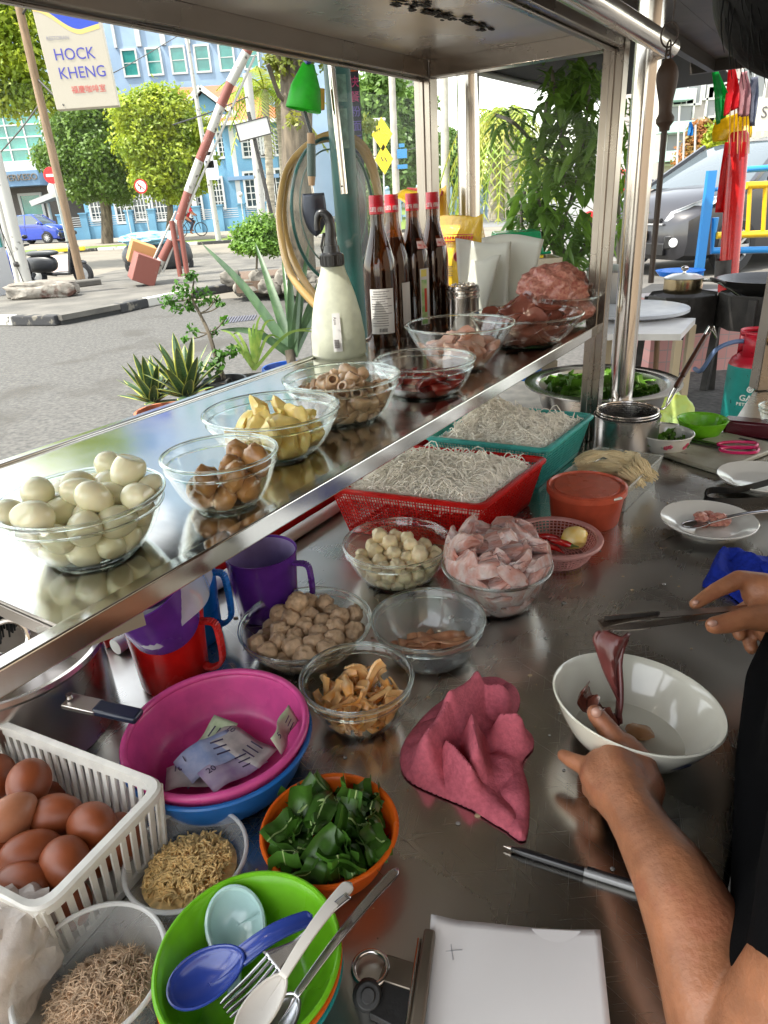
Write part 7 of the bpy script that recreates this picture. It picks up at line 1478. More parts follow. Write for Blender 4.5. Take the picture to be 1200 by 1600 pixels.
b = MB(); b.box(W(221, 396, Y+.5), (.48, .5, .42), Euler((.1, .42, .4)).to_matrix()); tag(b.build('cardboard_carton', M('carton_brown', (.46, .24, .09), .8), smooth=False, bevel=.01), 'brown carton leaning behind the red counterweight box', 'carton')
# overhead wires
b = MB()
for pts in (((100, 145, 24), (185, 110, 30), (280, 55, 40)), ((270, 195, 20), (330, 175, 22), (390, 150, 24)), ((-10, 250, 22), (30, 205, 20), (60, 165, 17)), ((570, 245, 28), (620, 240, 30), (665, 225, 34))): b.tube(smooth_pts([W(*p) for p in pts], 6), .018, 5)
tag(b.build('overhead_wire', m_soot), 'thin black overhead wires crossing in front of the buildings', 'wires', kind='stuff')
# ================================================================ vehicles
m_tyre = M('tyre_rubber', (.018, .018, .02), .8); m_rimm = M('alloy_rim', (.52, .53, .55), .3, metal=.7)
def wheel(par, c, r, w_, ax, spokes=10):
    Rm = Vector(ax).to_track_quat('Z', 'Y').to_matrix(); b = MB(); b.lathe([(r*.62, -w_/2), (r*.9, -w_/2), (r, -w_*.3), (r, w_*.3), (r*.9, w_/2), (r*.62, w_/2), (r*.62, -w_/2)], 40, c, R=Rm); ty = b.build('wheel', m_tyre, par)
    b = MB(); b.lathe([(r*.62, -w_*.45), (r*.66, w_*.44), (r*.60, w_*.46), (r*.56, w_*.1), (0, w_*.05)], 40, c, R=Rm)
    for k in range(spokes): a = k*2*math.pi/spokes; p = Rm @ Vector((math.cos(a), math.sin(a), 0)); z_ = Rm @ Vector((0, 0, 1)); b.seg(Vector(c)+p*r*.1+z_*w_*.40, Vector(c)+p*r*.60+z_*w_*.42, r*.10, r*.05, z_)
    b.lathe([(0, w_*.46), (r*.14, w_*.44), (r*.14, w_*.2)], 16, c, R=Rm); rm = b.build('rim', m_rimm, par); rm.parent = ty
def car(name, label, loc, rz, body, L=4.0, Wd=1.68, Ht=1.50, plate=None, hatch=True):
    t = thing(name, label, 'car', loc, rz); X = lambda x: x
    # local: front at x=0, back at x=L
    st = [(0.0, .30, .55, .62, .62), (.06, .20, .66, .74, .76), (.25, .18, .74, .86, .80), (.7, .18, .86, .95, .83), (1.05, .18, .95, .98, .84), (1.6, .18, .98, 1.0, .84), (2.4, .18, 1.0, 1.0, .84), (3.2, .18, 1.03, 1.03, .83), (3.7, .20, 1.05, 1.05, .80), (3.95, .30, .95, 1.02, .72), (4.0, .36, .80, .95, .66)]
    sc = L/4.0; ws = Wd/1.68; hsc = Ht/1.5; b = MB(); V = []; n = 0
    for x, zb, zs, zc, hw in st:
        ring = [(hw*.80, zb), (hw*.97, zb+.06), (hw*1.0, zb+(zs-zb)*.45), (hw*.985, zs-.03), (hw*.90, zs+.02), (hw*.5, zc), (0, zc+.02)]; ring = ring+[(-y, z) for y, z in ring[-2::-1]]; n = len(ring); V += [Vector((x*sc, y*ws, z*hsc)) for y, z in ring]
    F = [[i*n+j, i*n+j+1, (i+1)*n+j+1, (i+1)*n+j] for i in range(len(st)-1) for j in range(n-1)]+[[j for j in range(n)], [(len(st)-1)*n+j for j in range(n)][::-1]]+[[i*n, (i+1)*n, (i+1)*n+n-1, i*n+n-1] for i in range(len(st)-1)]
    b.add(V, F); b.build('body', body, t, bevel=0)
    cs = [(.95, .97, .97, .80), (1.7, .98, 1.44, .60), (2.2, .98, 1.5, .60), (3.0, 1.0, 1.47, .60), (3.55, 1.02, 1.33, .58), (3.9, 1.02, 1.04, .74)]
    def cab(inset, zadd, sel): 
        b = MB(); V = []
        for x, zb, zt_, hw in cs: k = (zt_-zb)/.5; V += [Vector((x*sc, y*ws, z*hsc)) for y, z in ((.80*1.0-inset, zb), (.80+(hw-.80)*k*.9-inset, zb+(zt_-zb)*.9+zadd), (.5*(1-.2*k), zt_+zadd), (0, zt_+.012+zadd), (-.5*(1-.2*k), zt_+zadd), (-(.80+(hw-.80)*k*.9)+inset, zb+(zt_-zb)*.9+zadd), (-.80+inset, zb))]
        m = 7; b.add(V, [[i*m+j, i*m+j+1, (i+1)*m+j+1, (i+1)*m+j] for i in sel for j in (range(m-1) if sel != (1, 2, 3) else (1, 2, 3, 4))]); return b
    cab(0, 0, (0, 1, 2, 3, 4)).build('window_glass', M('car_glass', (.08, .10, .11), .05, spec=.8), t); cab(-.004, .006, (1, 2, 3)).build('roof', body, t)
    for s_ in (-1, 1):
        b = MB(); b.seg(Vector((.95*sc, s_*.805*ws, .985*hsc)), Vector((1.72*sc, s_*.60*ws, 1.445*hsc)), .05, .05); b.build('windscreen_pillar', body, t); b = MB(); b.seg(Vector((2.3*sc, s_*.80*ws, 1.0*hsc)), Vector((2.3*sc, s_*.62*ws, 1.44*hsc)), .06, .03); b.build('door_pillar', body, t); b = MB(); b.seg(Vector((3.3*sc, s_*.80*ws, 1.02*hsc)), Vector((3.2*sc, s_*.62*ws, 1.42*hsc)), .10, .04); b.build('door_pillar', body, t); b = MB(); b.seg(Vector((3.88*sc, s_*.76*ws, 1.05*hsc)), Vector((3.5*sc, s_*.60*ws, 1.35*hsc)), .10, .05)
        b.build('rear_pillar', body, t)
    for x in (.80, 3.25):
        for s_ in (-1, 1):
            b = MB(); b.lathe([(.345, 0), (.345, .03), (.30, .03), (0, .02)], 32, (x*sc, s_*(.80)*ws, .32), R=Vector((0, s_, 0)).to_track_quat('Z', 'Y').to_matrix()); b.build('wheel_arch', m_blk, t); wheel(t, (x*sc, s_*(.775)*ws, .31), .31, .2, (0, s_, 0))
    m_hl = M('headlight_glass', (.62, .65, .66), .08, spec=1, coat=1)
    for s_ in (-1, 1):
        b = MB(); P_ = [Vector((.03, s_*.42, .62)), Vector((.06, s_*.60, .60)), Vector((.42, s_*.80, .80)), Vector((.62, s_*.835, .90)), Vector((.30, s_*.70, .835)), Vector((.06, s_*.48, .72))]; P_ = [Vector((p.x*sc-.02, p.y*ws*1.02, p.z*hsc+.01)) for p in P_]; b.add(P_+[p+Vector((.08, -s_*.05, 0)) for p in P_], [[0, 1, 2, 3, 4, 5]]+[[i, (i+1) % 6, 6+(i+1) % 6, 6+i] for i in range(6)]); b.build('headlight', m_hl, t, smooth=False, bevel=.01)
        b = MB(); b.box((.045*sc, s_*.60*ws, .40*hsc), (.05, .26, .16), Matrix.Rotation(-s_*.5, 3, 'Z')); fl_ = b.build('fog_lamp', m_blk, t, bevel=.02); b = MB(); b.lathe([(0, .03), (.05, .02), (.055, 0)], 20, (.01*sc, s_*.61*ws, .40*hsc), R=Vector((-1, s_*.4, 0)).to_track_quat('Z', 'Y').to_matrix()); g = b.build('fog_lens', m_hl, t); g.parent = fl_
        b = MB(); b.blob((1.15*sc, s_*.95*ws, 1.03*hsc), (.07, .10, .07), 0, 1, 1, 2); b.build('mirror', body, t); b = MB(); b.box((3.96*sc, s_*.62*ws, .85*hsc), (.08, .2, .22)); b.build('tail_light', M('tail_red', (.35, .01, .01), .2), t, bevel=.02)
        b = MB(); b.seg((2.32*sc, s_*.842*ws, .3), (2.32*sc, s_*.842*ws, .98*hsc), .008, .006); b.seg((1.35*sc, s_*.845*ws, .86*hsc), (3.4*sc, s_*.845*ws, .90*hsc), .010, .01); b.build('door_line', m_blk, t)
    b = MB(); b.box((.0, 0, .64*hsc), (.05, .80*ws, .05)); b.box((-.005, 0, .32), (.06, 1.0*ws, .14)); b.build('grille', m_blk, t, bevel=.01); b = MB(); b.box((-.012, 0, .60*hsc), (.04, .9*ws, .018)); b.build('chrome_bar', m_rimm, t)
    b = MB(); b.box((-.03, 0, .47), (.02, .46, .11)); b.build('number_plate', m_blk, t)
    return t
m_cg = M('dark_grey_car_paint', (.022, .022, .026), .3, metal=0, coat=.5); hx = W(1145, 372, 8.75)
crz = math.atan2(.42, .90); offc = Matrix.Rotation(crz, 3, 'Z') @ Vector((.80, -.775, 0)); car('parked_car', 'dark grey hatchback parked facing left behind the blue and yellow railing', Vector((hx.x, 8.75, .42))-offc, crz, m_cg)
bx = G(72, 44); car('parked_car', 'small bright blue boxy car parked in front of the glass building', Vector((G(103, 44).x, 44, .105)), math.pi-.15, M('bright_blue_paint', (.015, .05, .38), .25, coat=1), 3.2, 1.5, 1.6)
def scooter(label, loc, rz, c1, c2):
    t = thing('scooter', label, 'scooter', loc, rz, 'scooters parked by the poles'); mb = M('scooter_'+c1[0], c1[1], .25, coat=.8); md = M('scooter_dark', (.03, .032, .036), .4)
    for x in (-.62, .62): wheel(t, (x, 0, .25), .25, .09, (0, -1, 0), 6)
    MB().add([], []); b = MB(); b.blob((.42, 0, .50), (.42, .15, .20), .05, 1, 3, 3, pw=.8); b.build('rear_body', md, t); b = MB(); b.blob((.34, 0, .74), (.42, .13, .07), .04, 1, 4, 3, pw=.75); b.build('seat', M('seat_vinyl', (.06, .065, .07), .5), t)
    b = MB(); b.box((-.12, 0, .28), (.45, .26, .07)); b.build('footboard', md, t, bevel=.02); b = MB(); b.seg((-.36, 0, .28), (-.50, 0, .85), .30, .06, (1, 0, 0)); b.blob((-.52, 0, .80), (.10, .17, .17), .05, 1, 2, 3); b.blob((-.62, 0, .50), (.16, .06, .06), 0, 1, 1, 2); b.build('front_shield', mb, t, bevel=.02)
    b = MB(); b.tube([(-.60, 0, .25), (-.46, 0, .95)], .025, 8); b.tube(smooth_pts([(-.40, -.32, .98), (-.46, -.1, .95), (-.46, .1, .95), (-.40, .32, .98)], 3), .016, 8); b.build('handlebar', m_blk, t)
    for s_ in (-1, 1): b = MB(); b.tube([(-.44, s_*.2, .97), (-.46, s_*.26, 1.12)], .006, 6); b.blob((-.46, s_*.28, 1.14), (.02, .06, .045), 0, 1, 1, 2); b.build('mirror', m_blk, t)
    b = MB(); b.blob((-.60, 0, .80), (.03, .08, .06), 0, 1, 1, 2); b.build('headlight', M('amber_lens', (.7, .30, .02), .2), t); b = MB(); b.seg((.55, 0, .62), (.85, 0, .40), .12, .03); b.tube([(.2, -.14, .25), (.75, -.16, .30)], .045, 10); b.build('exhaust', md, t)
scooter('black scooter parked between the white pole and the timber pole', G(98, 17.2, .004), 2.9, ('blk', (.03, .032, .036)), 0); scooter('blue scooter mostly hidden behind the thick white pole', G(42, 16.3, .004), 1.9, ('blue', (.01, .06, .42)), 0)
t = thing('covered_scooter', 'dark scooter under a pale blue cover behind the cartons', 'scooter', G(252, 18.5)); b = MB(); b.blob((0, 0, .50), (.85, .3, .38), .12, 1.5, 6, 4, pw=.8); b.build('dark_body', M('scooter_dark', (.03, .032, .036), .4), t); b = MB(); b.blob((-.1, 0, .86), (.75, .36, .18), .25, 2, 8, 4); b.build('cover', M('blue_cover', (.20, .42, .55), .4, bump=.6, bs=15), t)
for x in (-.6, .6): wheel(t, (x, 0, .26), .26, .1, (0, -1, 0), 6)
b = MB(); p = G(97, 20); b.box((p.x, 20, .30), (.9, .03, .50)); tag(b.build('notice_card', M('pink_notice', (.72, .50, .46), .6, col2=(.75, .72, .68), vs=9)), 'faded pinkish notice board standing behind the scooter seat', 'notice'); b = MB(); b.seg(G(60, 32.2, .18), G(132, 32.2, .18), .25, .16); tag(b.build('yellow_bar', m_yd, bevel=.03), 'yellow painted bar on the far kerb in front of the blue car', 'kerb bar')
# cyclist (bicycle and rider)
p = G(300, 40.5, .105); t = thing('bicycle', 'dark bicycle ridden along the path past the blue house', 'bicycle', p)
for x in (-.55, .55): b = MB(); b.torus((x, 0, .34), .33, .025, 28, 6, Matrix.Rotation(math.pi/2, 3, 'X')); b.build('wheel', m_tyre, t)
b = MB(); b.tube([(-.55, 0, .34), (-.15, 0, .75), (.35, 0, .78), (.0, 0, .32), (-.15, 0, .75)], .022, 6); b.tube([(.0, 0, .32), (-.55, 0, .34)], .02, 6); b.tube([(.55, 0, .34), (.38, 0, .95)], .02, 6); b.tube([(.38, -.25, 1.0), (.38, .25, 1.0)], .018, 6); b.build('frame', m_soot, t); b = MB(); b.blob((-.18, 0, .88), (.13, .07, .04), 0, 1, 1, 2); b.build('saddle', m_blk, t)
def skinbody(name, chains, vox, mat, parent=None, smooth_it=6):
    b = MB(); 
    for ch in chains:
        for i in range(len(ch)-1):
            (p, r), (q, s_) = ch[i], ch[i+1]; p, q = Vector(p), Vector(q); n = max(2, int((q-p).length/max(min(r, s_)*.22, .002))); n = min(n, 40)
            for j in range(n+1): k = j/n; b.blob(p.lerp(q, k), r+(s_-r)*k, 0, 1, 0, 2 if max(r, s_) < .03 else 3)
    o = b.build(name, mat, parent, world=parent is not None); m = o.modifiers.new('r', 'REMESH'); m.mode = 'VOXEL'; m.voxel_size = vox; m.use_smooth_shade = True
    m = o.modifiers.new('s', 'SMOOTH'); m.factor = .5; m.iterations = smooth_it
    dg = bpy.context.evaluated_depsgraph_get(); me = bpy.data.meshes.new_from_object(o.evaluated_get(dg)); old = o.data; o.modifiers.clear(); o.data = me
    if not me.materials: me.materials.append(mat if not isinstance(mat, list) else mat[0])
    me.polygons.foreach_set('use_smooth', [True]*len(me.polygons)); return o
m_skin = M('warm_skin', (.36, .145, .068), .42, var=.22, vs=34, sss=.12, bump=.8, bs=190, wear=((.33, .12, .058), 14, .55), rvar=.12); m_hair = M('black_hair', (.002, .0017, .0017), .55, spec=.15, bump=.6, bs=200, stretch=(1, 1, .08))
R3 = Matrix.Translation(p)
t = thing('person', 'cyclist in a red shirt and dark trousers leaning over the handlebar', 'person', p); cw = lambda x, y, z: p+Vector((x, y, z))
skinbody('body', [[(cw(-.15, 0, .98), .14), (cw(.05, 0, 1.35), .15), (cw(.10, 0, 1.46), .06), (cw(.14, 0, 1.52), .06)], [(cw(.15, 0, 1.60), .105), (cw(.16, 0, 1.66), .10)], [(cw(.08, .16, 1.38), .06), (cw(.22, .2, 1.15), .045), (cw(.38, .22, 1.04), .035)], [(cw(.08, -.16, 1.38), .06), (cw(.22, -.2, 1.15), .045), (cw(.38, -.22, 1.04), .035)], [(cw(-.12, .1, .93), .09), (cw(.2, .12, .75), .07), (cw(.0, .12, .35), .05), (cw(.1, .12, .28), .04)], [(cw(-.12, -.1, .93), .09), (cw(.18, -.12, .62), .07), (cw(.0, -.12, .22), .05), (cw(.1, -.12, .16), .04)]], .02, m_skin, t)
skinbody('shirt', [[(cw(-.17, 0, .98), .155), (cw(.04, 0, 1.34), .17)], [(cw(.06, .14, 1.36), .085), (cw(.14, .19, 1.25), .07)], [(cw(.06, -.14, 1.36), .085), (cw(.14, -.19, 1.25), .07)]], .02, M('red_shirt', (.55, .02, .03), .8), t); skinbody('trousers', [[(cw(-.14, .06, .93), .115), (cw(.18, .12, .75), .085), (cw(.02, .12, .45), .065)], [(cw(-.14, -.06, .93), .115), (cw(.16, -.12, .62), .085), (cw(.02, -.12, .32), .065)]], .02, M('dark_trousers', (.03, .04, .07), .8), t); skinbody('hair', [[(cw(.13, 0, 1.66), .108), (cw(.12, 0, 1.69), .10)]], .02, m_hair, t)

# ================================================================ right background
Y = 42; p, q = W(1030, 268, Y), W(1330, 60, Y); t = thing('shop_building', 'pale pinkish white building with balconies beyond the parked car', 'building', ((p.x+q.x)/2, Y+5, 0)); b = MB(); b.box(((p.x+q.x)/2, Y+5, q.z/2+2), (q.x-p.x, 10, q.z+4)); b.build('wall', M('pinkish_white_wall', (.38, .34, .32), .8, var=.06, vs=.4), t, True, smooth=False)
for px, py, w_ in ((1062, 175, 1.3), (1075, 130, 1.4), (1058, 225, 1.2), (1118, 168, 1.0), (1118, 120, 1.0), (1178, 120, 1.2), (1118, 215, 1.0)): p = W(px, py, Y); window(t, p.x, p.z, w_, 1.9, Y, M('grey_window', (.16, .17, .18), .2, spec=.7), 2, 1, .1)
for py in (150, 200, 245): p, q = W(1030, py, Y-1), W(1082, py, Y-1); b = MB(); b.box(((p.x+q.x)/2, Y-.6, p.z), (q.x-p.x, 1.2, .5)); b.build('balcony', M('mint_balcony', (.40, .55, .52), .7), t, True, smooth=False)
tree('orange tipped leafy tree behind the thin flag poles', G(1078, 19, .4), [clp(1090, 215, 19, 16, 22), clp(1080, 250, 19, 22, 24), clp(1100, 200, 19, 12), clp(1068, 265, 19, 12), clp(1100, 245, 19, 14, 18)], 3800, .06, f_or, [(G(1078, 19), .06), (W(1082, 250, 19), .04)], 60, limbs=3, shell=.2); tree('bright green leafy tree right of the orange tipped one', G(1130, 18, .4), [clp(1128, 215, 18, 22, 26), clp(1118, 250, 18, 24, 22), clp(1140, 245, 18, 22, 20), clp(1175, 205, 18, 14, 12)], 4600, .06, f_yl, [(G(1130, 18), .06), (W(1130, 250, 18), .04)], 61, limbs=3, shell=.2)
for k, (xb, xt_, yt) in enumerate(((1052, 1062, 165), (1062, 1070, 190), (1081, 1087, 195))): pa, pb_ = G(xb, 13.5, .4), W(xt_, yt, 13.5); tag(MB().tube([pa, pb_], .018, 8).build('flag_pole', m_wpole), ['leftmost thin white flag pole before the orange tipped tree', 'middle thin white flag pole with a small blue pennant', 'rightmost thin white flag pole before the orange tipped tree'][k], 'pole', 'thin white flag poles')
def flag(pts, Y, mat, label, s=.0): 
    P_ = [W(x, y, Y+.03*math.sin(i*2)) for i, (x, y) in enumerate(pts)]; b = MB(); L_, R__ = P_[:len(P_)//2], P_[len(P_)//2:][::-1]; n = len(L_)
    def fn(s_, t_): i = min(n-2, int(t_*(n-1))); f_ = t_*(n-1)-i; return L_[i].lerp(L_[i+1], f_).lerp(R__[i].lerp(R__[i+1], f_), s_)+Vector((0, .035*math.sin(s_*9+t_*3), 0))
    b.grid(fn, 10, 14); return tag(b.build('flag', mat, solid=.002), label, 'flag', 'coloured flags above the red post')
flag([(1114, 112), (1120, 150), (1120, 195), (1120, 195), (1133, 175), (1128, 140), (1120, 112)][:3]+[(1132, 182), (1136, 150), (1124, 112)], 5.95, P('flag_green', (.02, .40, .10), .7), 'green hanging flag, leftmost of those above the red post')
flag([(1140, 104), (1138, 145), (1131, 182), (1152, 168), (1152, 140), (1150, 104)], 5.9, P('flag_red', (.65, .03, .04), .7), 'red hanging flag in the middle above the red post'); flag([(1160, 112), (1156, 140), (1153, 182), (1168, 182), (1170, 140), (1168, 112)], 5.88, P('flag_rose', (.55, .32, .34), .7), 'faded rose flag to the right of the red flag'); flag([(1176, 120), (1172, 150), (1172, 195), (1176, 198), (1182, 150), (1186, 120)], 5.86, P('flag_grey', (.25, .27, .34), .7), 'grey flag at the right of the rose flag')
flag([(1118, 190), (1116, 205), (1114, 222), (1172, 215), (1172, 195), (1172, 168)], 6.1, P('flag_yellow', (.75, .55, .02), .7), 'yellow flag spread behind the red post top'); flag([(1078, 190), (1077, 200), (1074, 212), (1082, 212), (1082, 200), (1081, 190)], 13.3, P('flag_blue', (.03, .28, .60), .7), 'tiny blue pennant on the thin flag pole')
# red post with cloth and joss sticks
pa, pb_ = G(1128, 6.0), W(1155, 205, 6.0); t = thing('red_post', 'red plastic pipe post draped with red cloth and holding joss sticks', 'post', pa); rp = 14.5*5.6/FPX; MB().tube([pa, pb_.lerp(pa, .02), pb_], [rp, rp, rp*.7], 24).build('pipe', P('red_pipe_plastic', (.55, .02, .02), .35, .15), t, True)
b = MB(); b.tube([W(1131, 440, 6.0), W(1133, 405, 6.0)], rp*1.01, 24, caps=False); b.build('burn_mark', m_soot, t, True)
m_rc = P('red_cloth', (.62, .02, .03), .8, .3)
b = MB(); b.grid(lambda s, t_: W(1133+s*14-t_*14, 222+t_*110, 6.05)+Vector((0, .02*math.sin(s*9+t_*2), 0)), 8, 16); b.grid(lambda s, t_: W(1158+s*13-t_*7-s*t_*4, 212+t_*120, 6.05)+Vector((0, .025*math.sin(s*8+t_), 0)), 8, 16); b.build('cloth', m_rc, t, True, solid=.004)
b = MB()
for x in (1140, 1147, 1153, 1160, 1166, 1171): b.tube([W(x-1, 240, 5.9), W(x+1, 165, 5.9)], .004, 5)
b.build('joss_stick', M('joss_tan', (.50, .25, .08), .7), t, True); b = MB()
for x in (1136, 1146, 1163): b.tube([W(x, 222, 5.89), W(x-2, 245, 5.89)], .015, 8)
b.build('holder_tube', m_rc, t, True)
# railing
Y = 7.6; m_rb, m_ry = M('railing_blue', (.02, .22, .55), .35), M('railing_yellow', (.75, .45, .01), .35)
t = thing('railing', 'blue and yellow painted tubular railing on the raised pavement', 'railing', G(1110, Y, .42)); b = MB(); b.box(((W(1102, 345, Y).x), Y, (.42+W(1105, 267, Y).z)/2), (.085, .06, W(1105, 267, Y).z-.42)); b.build('post', m_rb, t, True)
b = MB(); b.tube([W(1166, 265, Y), W(1300, 255, Y)], .03, 10); b.tube([W(1118, 340, Y), W(1112, 392, Y), W(1300, 388, Y)], .035, 10); b.tube([W(1106, 298, Y), W(1130, 294, Y)], .02, 8); b.build('blue_rail', m_rb, t, True)
b = MB(); b.tube([W(1166, 290, Y-.04), W(1300, 284, Y-.04)], .035, 10); b.tube([W(1120, 368, Y-.04), W(1300, 362, Y-.04)], .035, 10); b.build('yellow_rail', m_ry, t, True)
for k in range(7): x = 1172+k*24; b = MB(); b.tube([W(x, 290, Y-.04), W(x-4, 366, Y-.04)], .022, 8); b.build('yellow_bar', m_ry, t, True)
# partial sign
Y = 14; p = W(1220, 178, Y); t = thing('beige_sign', 'beige signboard cut off by the right edge with dark letters', 'sign', (p.x, Y, .4)); b = MB(); b.box((0, 0, p.z-.4), (1.5, .1, .52)); b.build('board', M('beige_board', (.62, .60, .48), .6), t); 
for sx_ in (-.6, .6): b = MB(); b.tube([(sx_, .06, 0), (sx_, .06, p.z)], .04, 8); b.build('post', m_galv, t)
p2 = W(1193, 176, Y-.1); text('SI', .26, m_txt, t, Vector((p2.x-.02, Y-.056, p2.z)), (1, 0, 0), (0, 0, 1), 'lettering', .004, 'LEFT'); b = MB(); p = W(1215, 222, Y+1)
for k in range(10): b.box((p.x-.75+k*.16, Y+1, (p.z+.4)/2), (.11, .1, p.z))
tag(b.build('fluted_panel', M('fluted_beige', (.60, .56, .44), .7), smooth=False), 'pale ribbed panel fence under the beige signboard', 'fence')
# white banner with red stroke behind the posts
p = W(965, 360, 11); t = thing('white_banner', 'white banner board with red strokes glimpsed between the cart posts', 'banner', (p.x, 11, .004)); b = MB(); b.box((-.25, 0, .95), (1.3, .05, 1.9)); b.build('board', m_white, t)
b = MB(); c_ = W(967, 293, 10.95)-Vector((p.x, 11, .004)); b.tube(smooth_pts([c_+Vector((-.06, -.03, .22)), c_+Vector((.08, -.03, .18)), c_+Vector((.06, -.03, -.02)), c_+Vector((-.1, -.03, -.15)), c_+Vector((.1, -.03, -.22))], 4), .03, 8); b.blob(W(965, 342, 10.95)-Vector((p.x, 11, .004)), (.14, .03, .13), 0, 1, 1, 2); b.blob(W(921, 342, 10.95)-Vector((p.x, 11, .004)), (.12, .03, .11), 0, 1, 1, 2); b.build('red_stroke', M('sign_red', (.60, .01, .015), .4), t)
# leafy shrub with long leaves right of centre
t = thing('leafy_shrub', 'tall shrub with long narrow drooping leaves beyond the end glass', 'shrub', G(880, 5.1)); b = MB(); rr = random.Random(12); m_st = M('shrub_stem', (.16, .14, .11), .8)
stems = [[(885, 520), (880, 420), (878, 330), (882, 260), (872, 180), (862, 110)], [(884, 440), (850, 350), (838, 280), (845, 220), (855, 160)], [(882, 340), (905, 270), (915, 200), (920, 130)], [(880, 280), (830, 220), (800, 190), (775, 180)], [(884, 430), (835, 400), (815, 350), (820, 300)], [(884, 420), (910, 390), (925, 350)], [(872, 190), (900, 140), (925, 105)]]
for s_ in stems: b.tube(smooth_pts([W(x, y, 5.1+.15*math.sin(x*.1)) for x, y in s_], 4), .012, 7)
b.build('stem', m_st, t, True); b = MB()
for s_ in stems:
    P_ = smooth_pts([W(x, y, 5.1+.15*math.sin(x*.1)) for x, y in s_], 8)
    for q_ in P_[(8 if s_[0][1] > 500 else 3):]:
        for j in range(3): a = rr.uniform(0, 6.3); L_ = rr.uniform(.09, .17); o_ = q_+Vector((rr.gauss(0, .05), rr.gauss(0, .05), rr.gauss(0, .04))); blade(b, o_, a, rr.uniform(-.9, .7), L_, L_*.10, .25, .2, 4)
for k in range(900):
    cx, cy_, rx, ry = rr.choice([(865, 330, 60, 85), (840, 350, 45, 60), (885, 380, 50, 45), (880, 200, 45, 80), (900, 130, 40, 40), (870, 250, 55, 60), (925, 230, 18, 60)]); a = rr.uniform(0, 6.3); r_ = math.sqrt(rr.random()); o_ = W(cx+rx*r_*math.cos(a), cy_+ry*r_*math.sin(a), 5.1+rr.uniform(-.35, .35)); L_ = rr.uniform(.10, .18); blade(b, o_, rr.uniform(0, 6.3), rr.uniform(-1.1, .5), L_, L_*.16, .25, .2, 4)
b.build('leaves', FOL('long_leaf', (.19, .34, .04), (.08, .17, .025), vs=4), t, True, smooth=False)
t = thing('leafy_shrub', 'slender green plant seen between the square post and the pipe post', 'shrub', G(965, 6)); b = MB()
for k in range(170): o_ = W(966+rr.uniform(-18, 22), rr.uniform(150, 370), 6+rr.uniform(-.2, .2)); L_ = rr.uniform(.12, .2); blade(b, o_, rr.uniform(0, 6.3), rr.uniform(-1, .6), L_, L_*.1, .25, .2, 4)
b.build('leaves', FOL('long_leaf', (.10, .21, .03), (.04, .10, .02), vs=4), t, True, smooth=False); MB().tube([G(965, 6), W(968, 160, 6)], .015, 7).build('stem', m_st, t, True)
# green crate on slatted wooden crate, blue basin
p = W(815, 402, 4.4); t = thing('wooden_crate', 'pale slatted wooden crate stack under the green plastic tray', 'crate', (p.x, 4.4, 0)); b = MB()
for k in range(9): b.box((0, -.2, p.z-.03-k*.10), (.38, .018, .065)); b.box((-.19, 0, p.z-.03-k*.10), (.018, .38, .065)); b.box((.19, 0, p.z-.03-k*.10), (.018, .38, .065)); b.box((0, .2, p.z-.03-k*.10), (.38, .018, .065))
b.build('slats', M('pale_crate_wood', (.50, .42, .30), .8, var=.25, vs=10), t, smooth=False); b = MB()
for sx_ in (-.17, .17):
    for sy_ in (-.17, .17): b.box((sx_, sy_, p.z/2), (.03, .03, p.z-.01))
b.build('corner_posts', M('pale_crate_wood', (.50, .42, .30), .8), t, smooth=False)
p = W(805, 378, 4.4); b = MB(); b.box(p, (.30, .34, .12), rotz(-.1), .86); b.seg(p+Vector((-.17, -.17, -.062)), p+Vector((.17, -.2, -.055)), .02, .015); tag(b.build('green_tray', P('green_crate_plastic', (.01, .32, .12), .35, .2), smooth=False, bevel=.01), 'upturned green plastic tray on top of the wooden crate', 'tray'); b = MB(); b.seg(W(770, 403, 4.4), W(838, 397, 4.4), .36, .014); tag(b.build('yellow_board', m_yd), 'thin yellow board between the green tray and the crate', 'board')
p = W(806, 440, 4.0); t = thing('blue_basin', 'bright blue plastic basin standing behind the minced pork', 'basin', (p.x, 4.0, .42)); zz = p.z-.42; MB().lathe([(0, 0), (.15, 0), (.2, zz), (.215, zz+.008), (.21, zz+.012), (.19, zz), (.14, .01), (0, .01)], 40).build('basin_wall', P('bright_blue_plastic', (.01, .20, .70)), t); b = MB(); b.box((p.x, 4.1, .205), (.5, .4, .41)); tag(b.build('wooden_stool', M('pale_crate_wood', (.50, .42, .30), .8), smooth=False), 'low wooden box stool under the blue basin', 'stool')
p = at(1062, 430, .60); t = thing('blue_basin', 'small blue tray on the ground behind the lidded saucepan', 'basin', p); MB().lathe([(0, 0), (.2, 0), (.24, .05), (.22, .05), (0, .01)], 32).build('basin_wall', P('bright_blue_plastic', (.01, .20, .70)), t)
t = thing('fence', 'pale blue picket fence below the far trees', 'fence', G(650, 44)); b = MB()
for k in range(26): x = G(560, 44).x+k*.36; b.box((x, 44, .75), (.14, .08, 1.5))
b.box((G(560, 44).x+4.5, 44.02, 1.2), (9.2, .05, .12)); b.box((G(560, 44).x+4.5, 44.02, .4), (9.2, .05, .12)); b.build('pickets', m_blue, t, True, smooth=False)
for k in range(6): b = MB(); x = G(560, 44).x+k*1.8; b.box((x, 43.95, .9), (.3, .25, 1.8)); b.blob((x, 43.95, 1.9), .14, 0, 1, 1, 2); b.build('pillar', m_blue, t, True)
# unseen wall added behind the cook for warm dark reflections in the steel
b = MB(); cb(b, -5, 2.2, -3.4, -3.2, 0, 3.3); tag(b.build('reflection_wall', M('added_cream_wall', (.40, .31, .22), .8, var=.1, vs=2)), 'unseen cream wall added behind the cook, mirrored in the steel', 'wall')
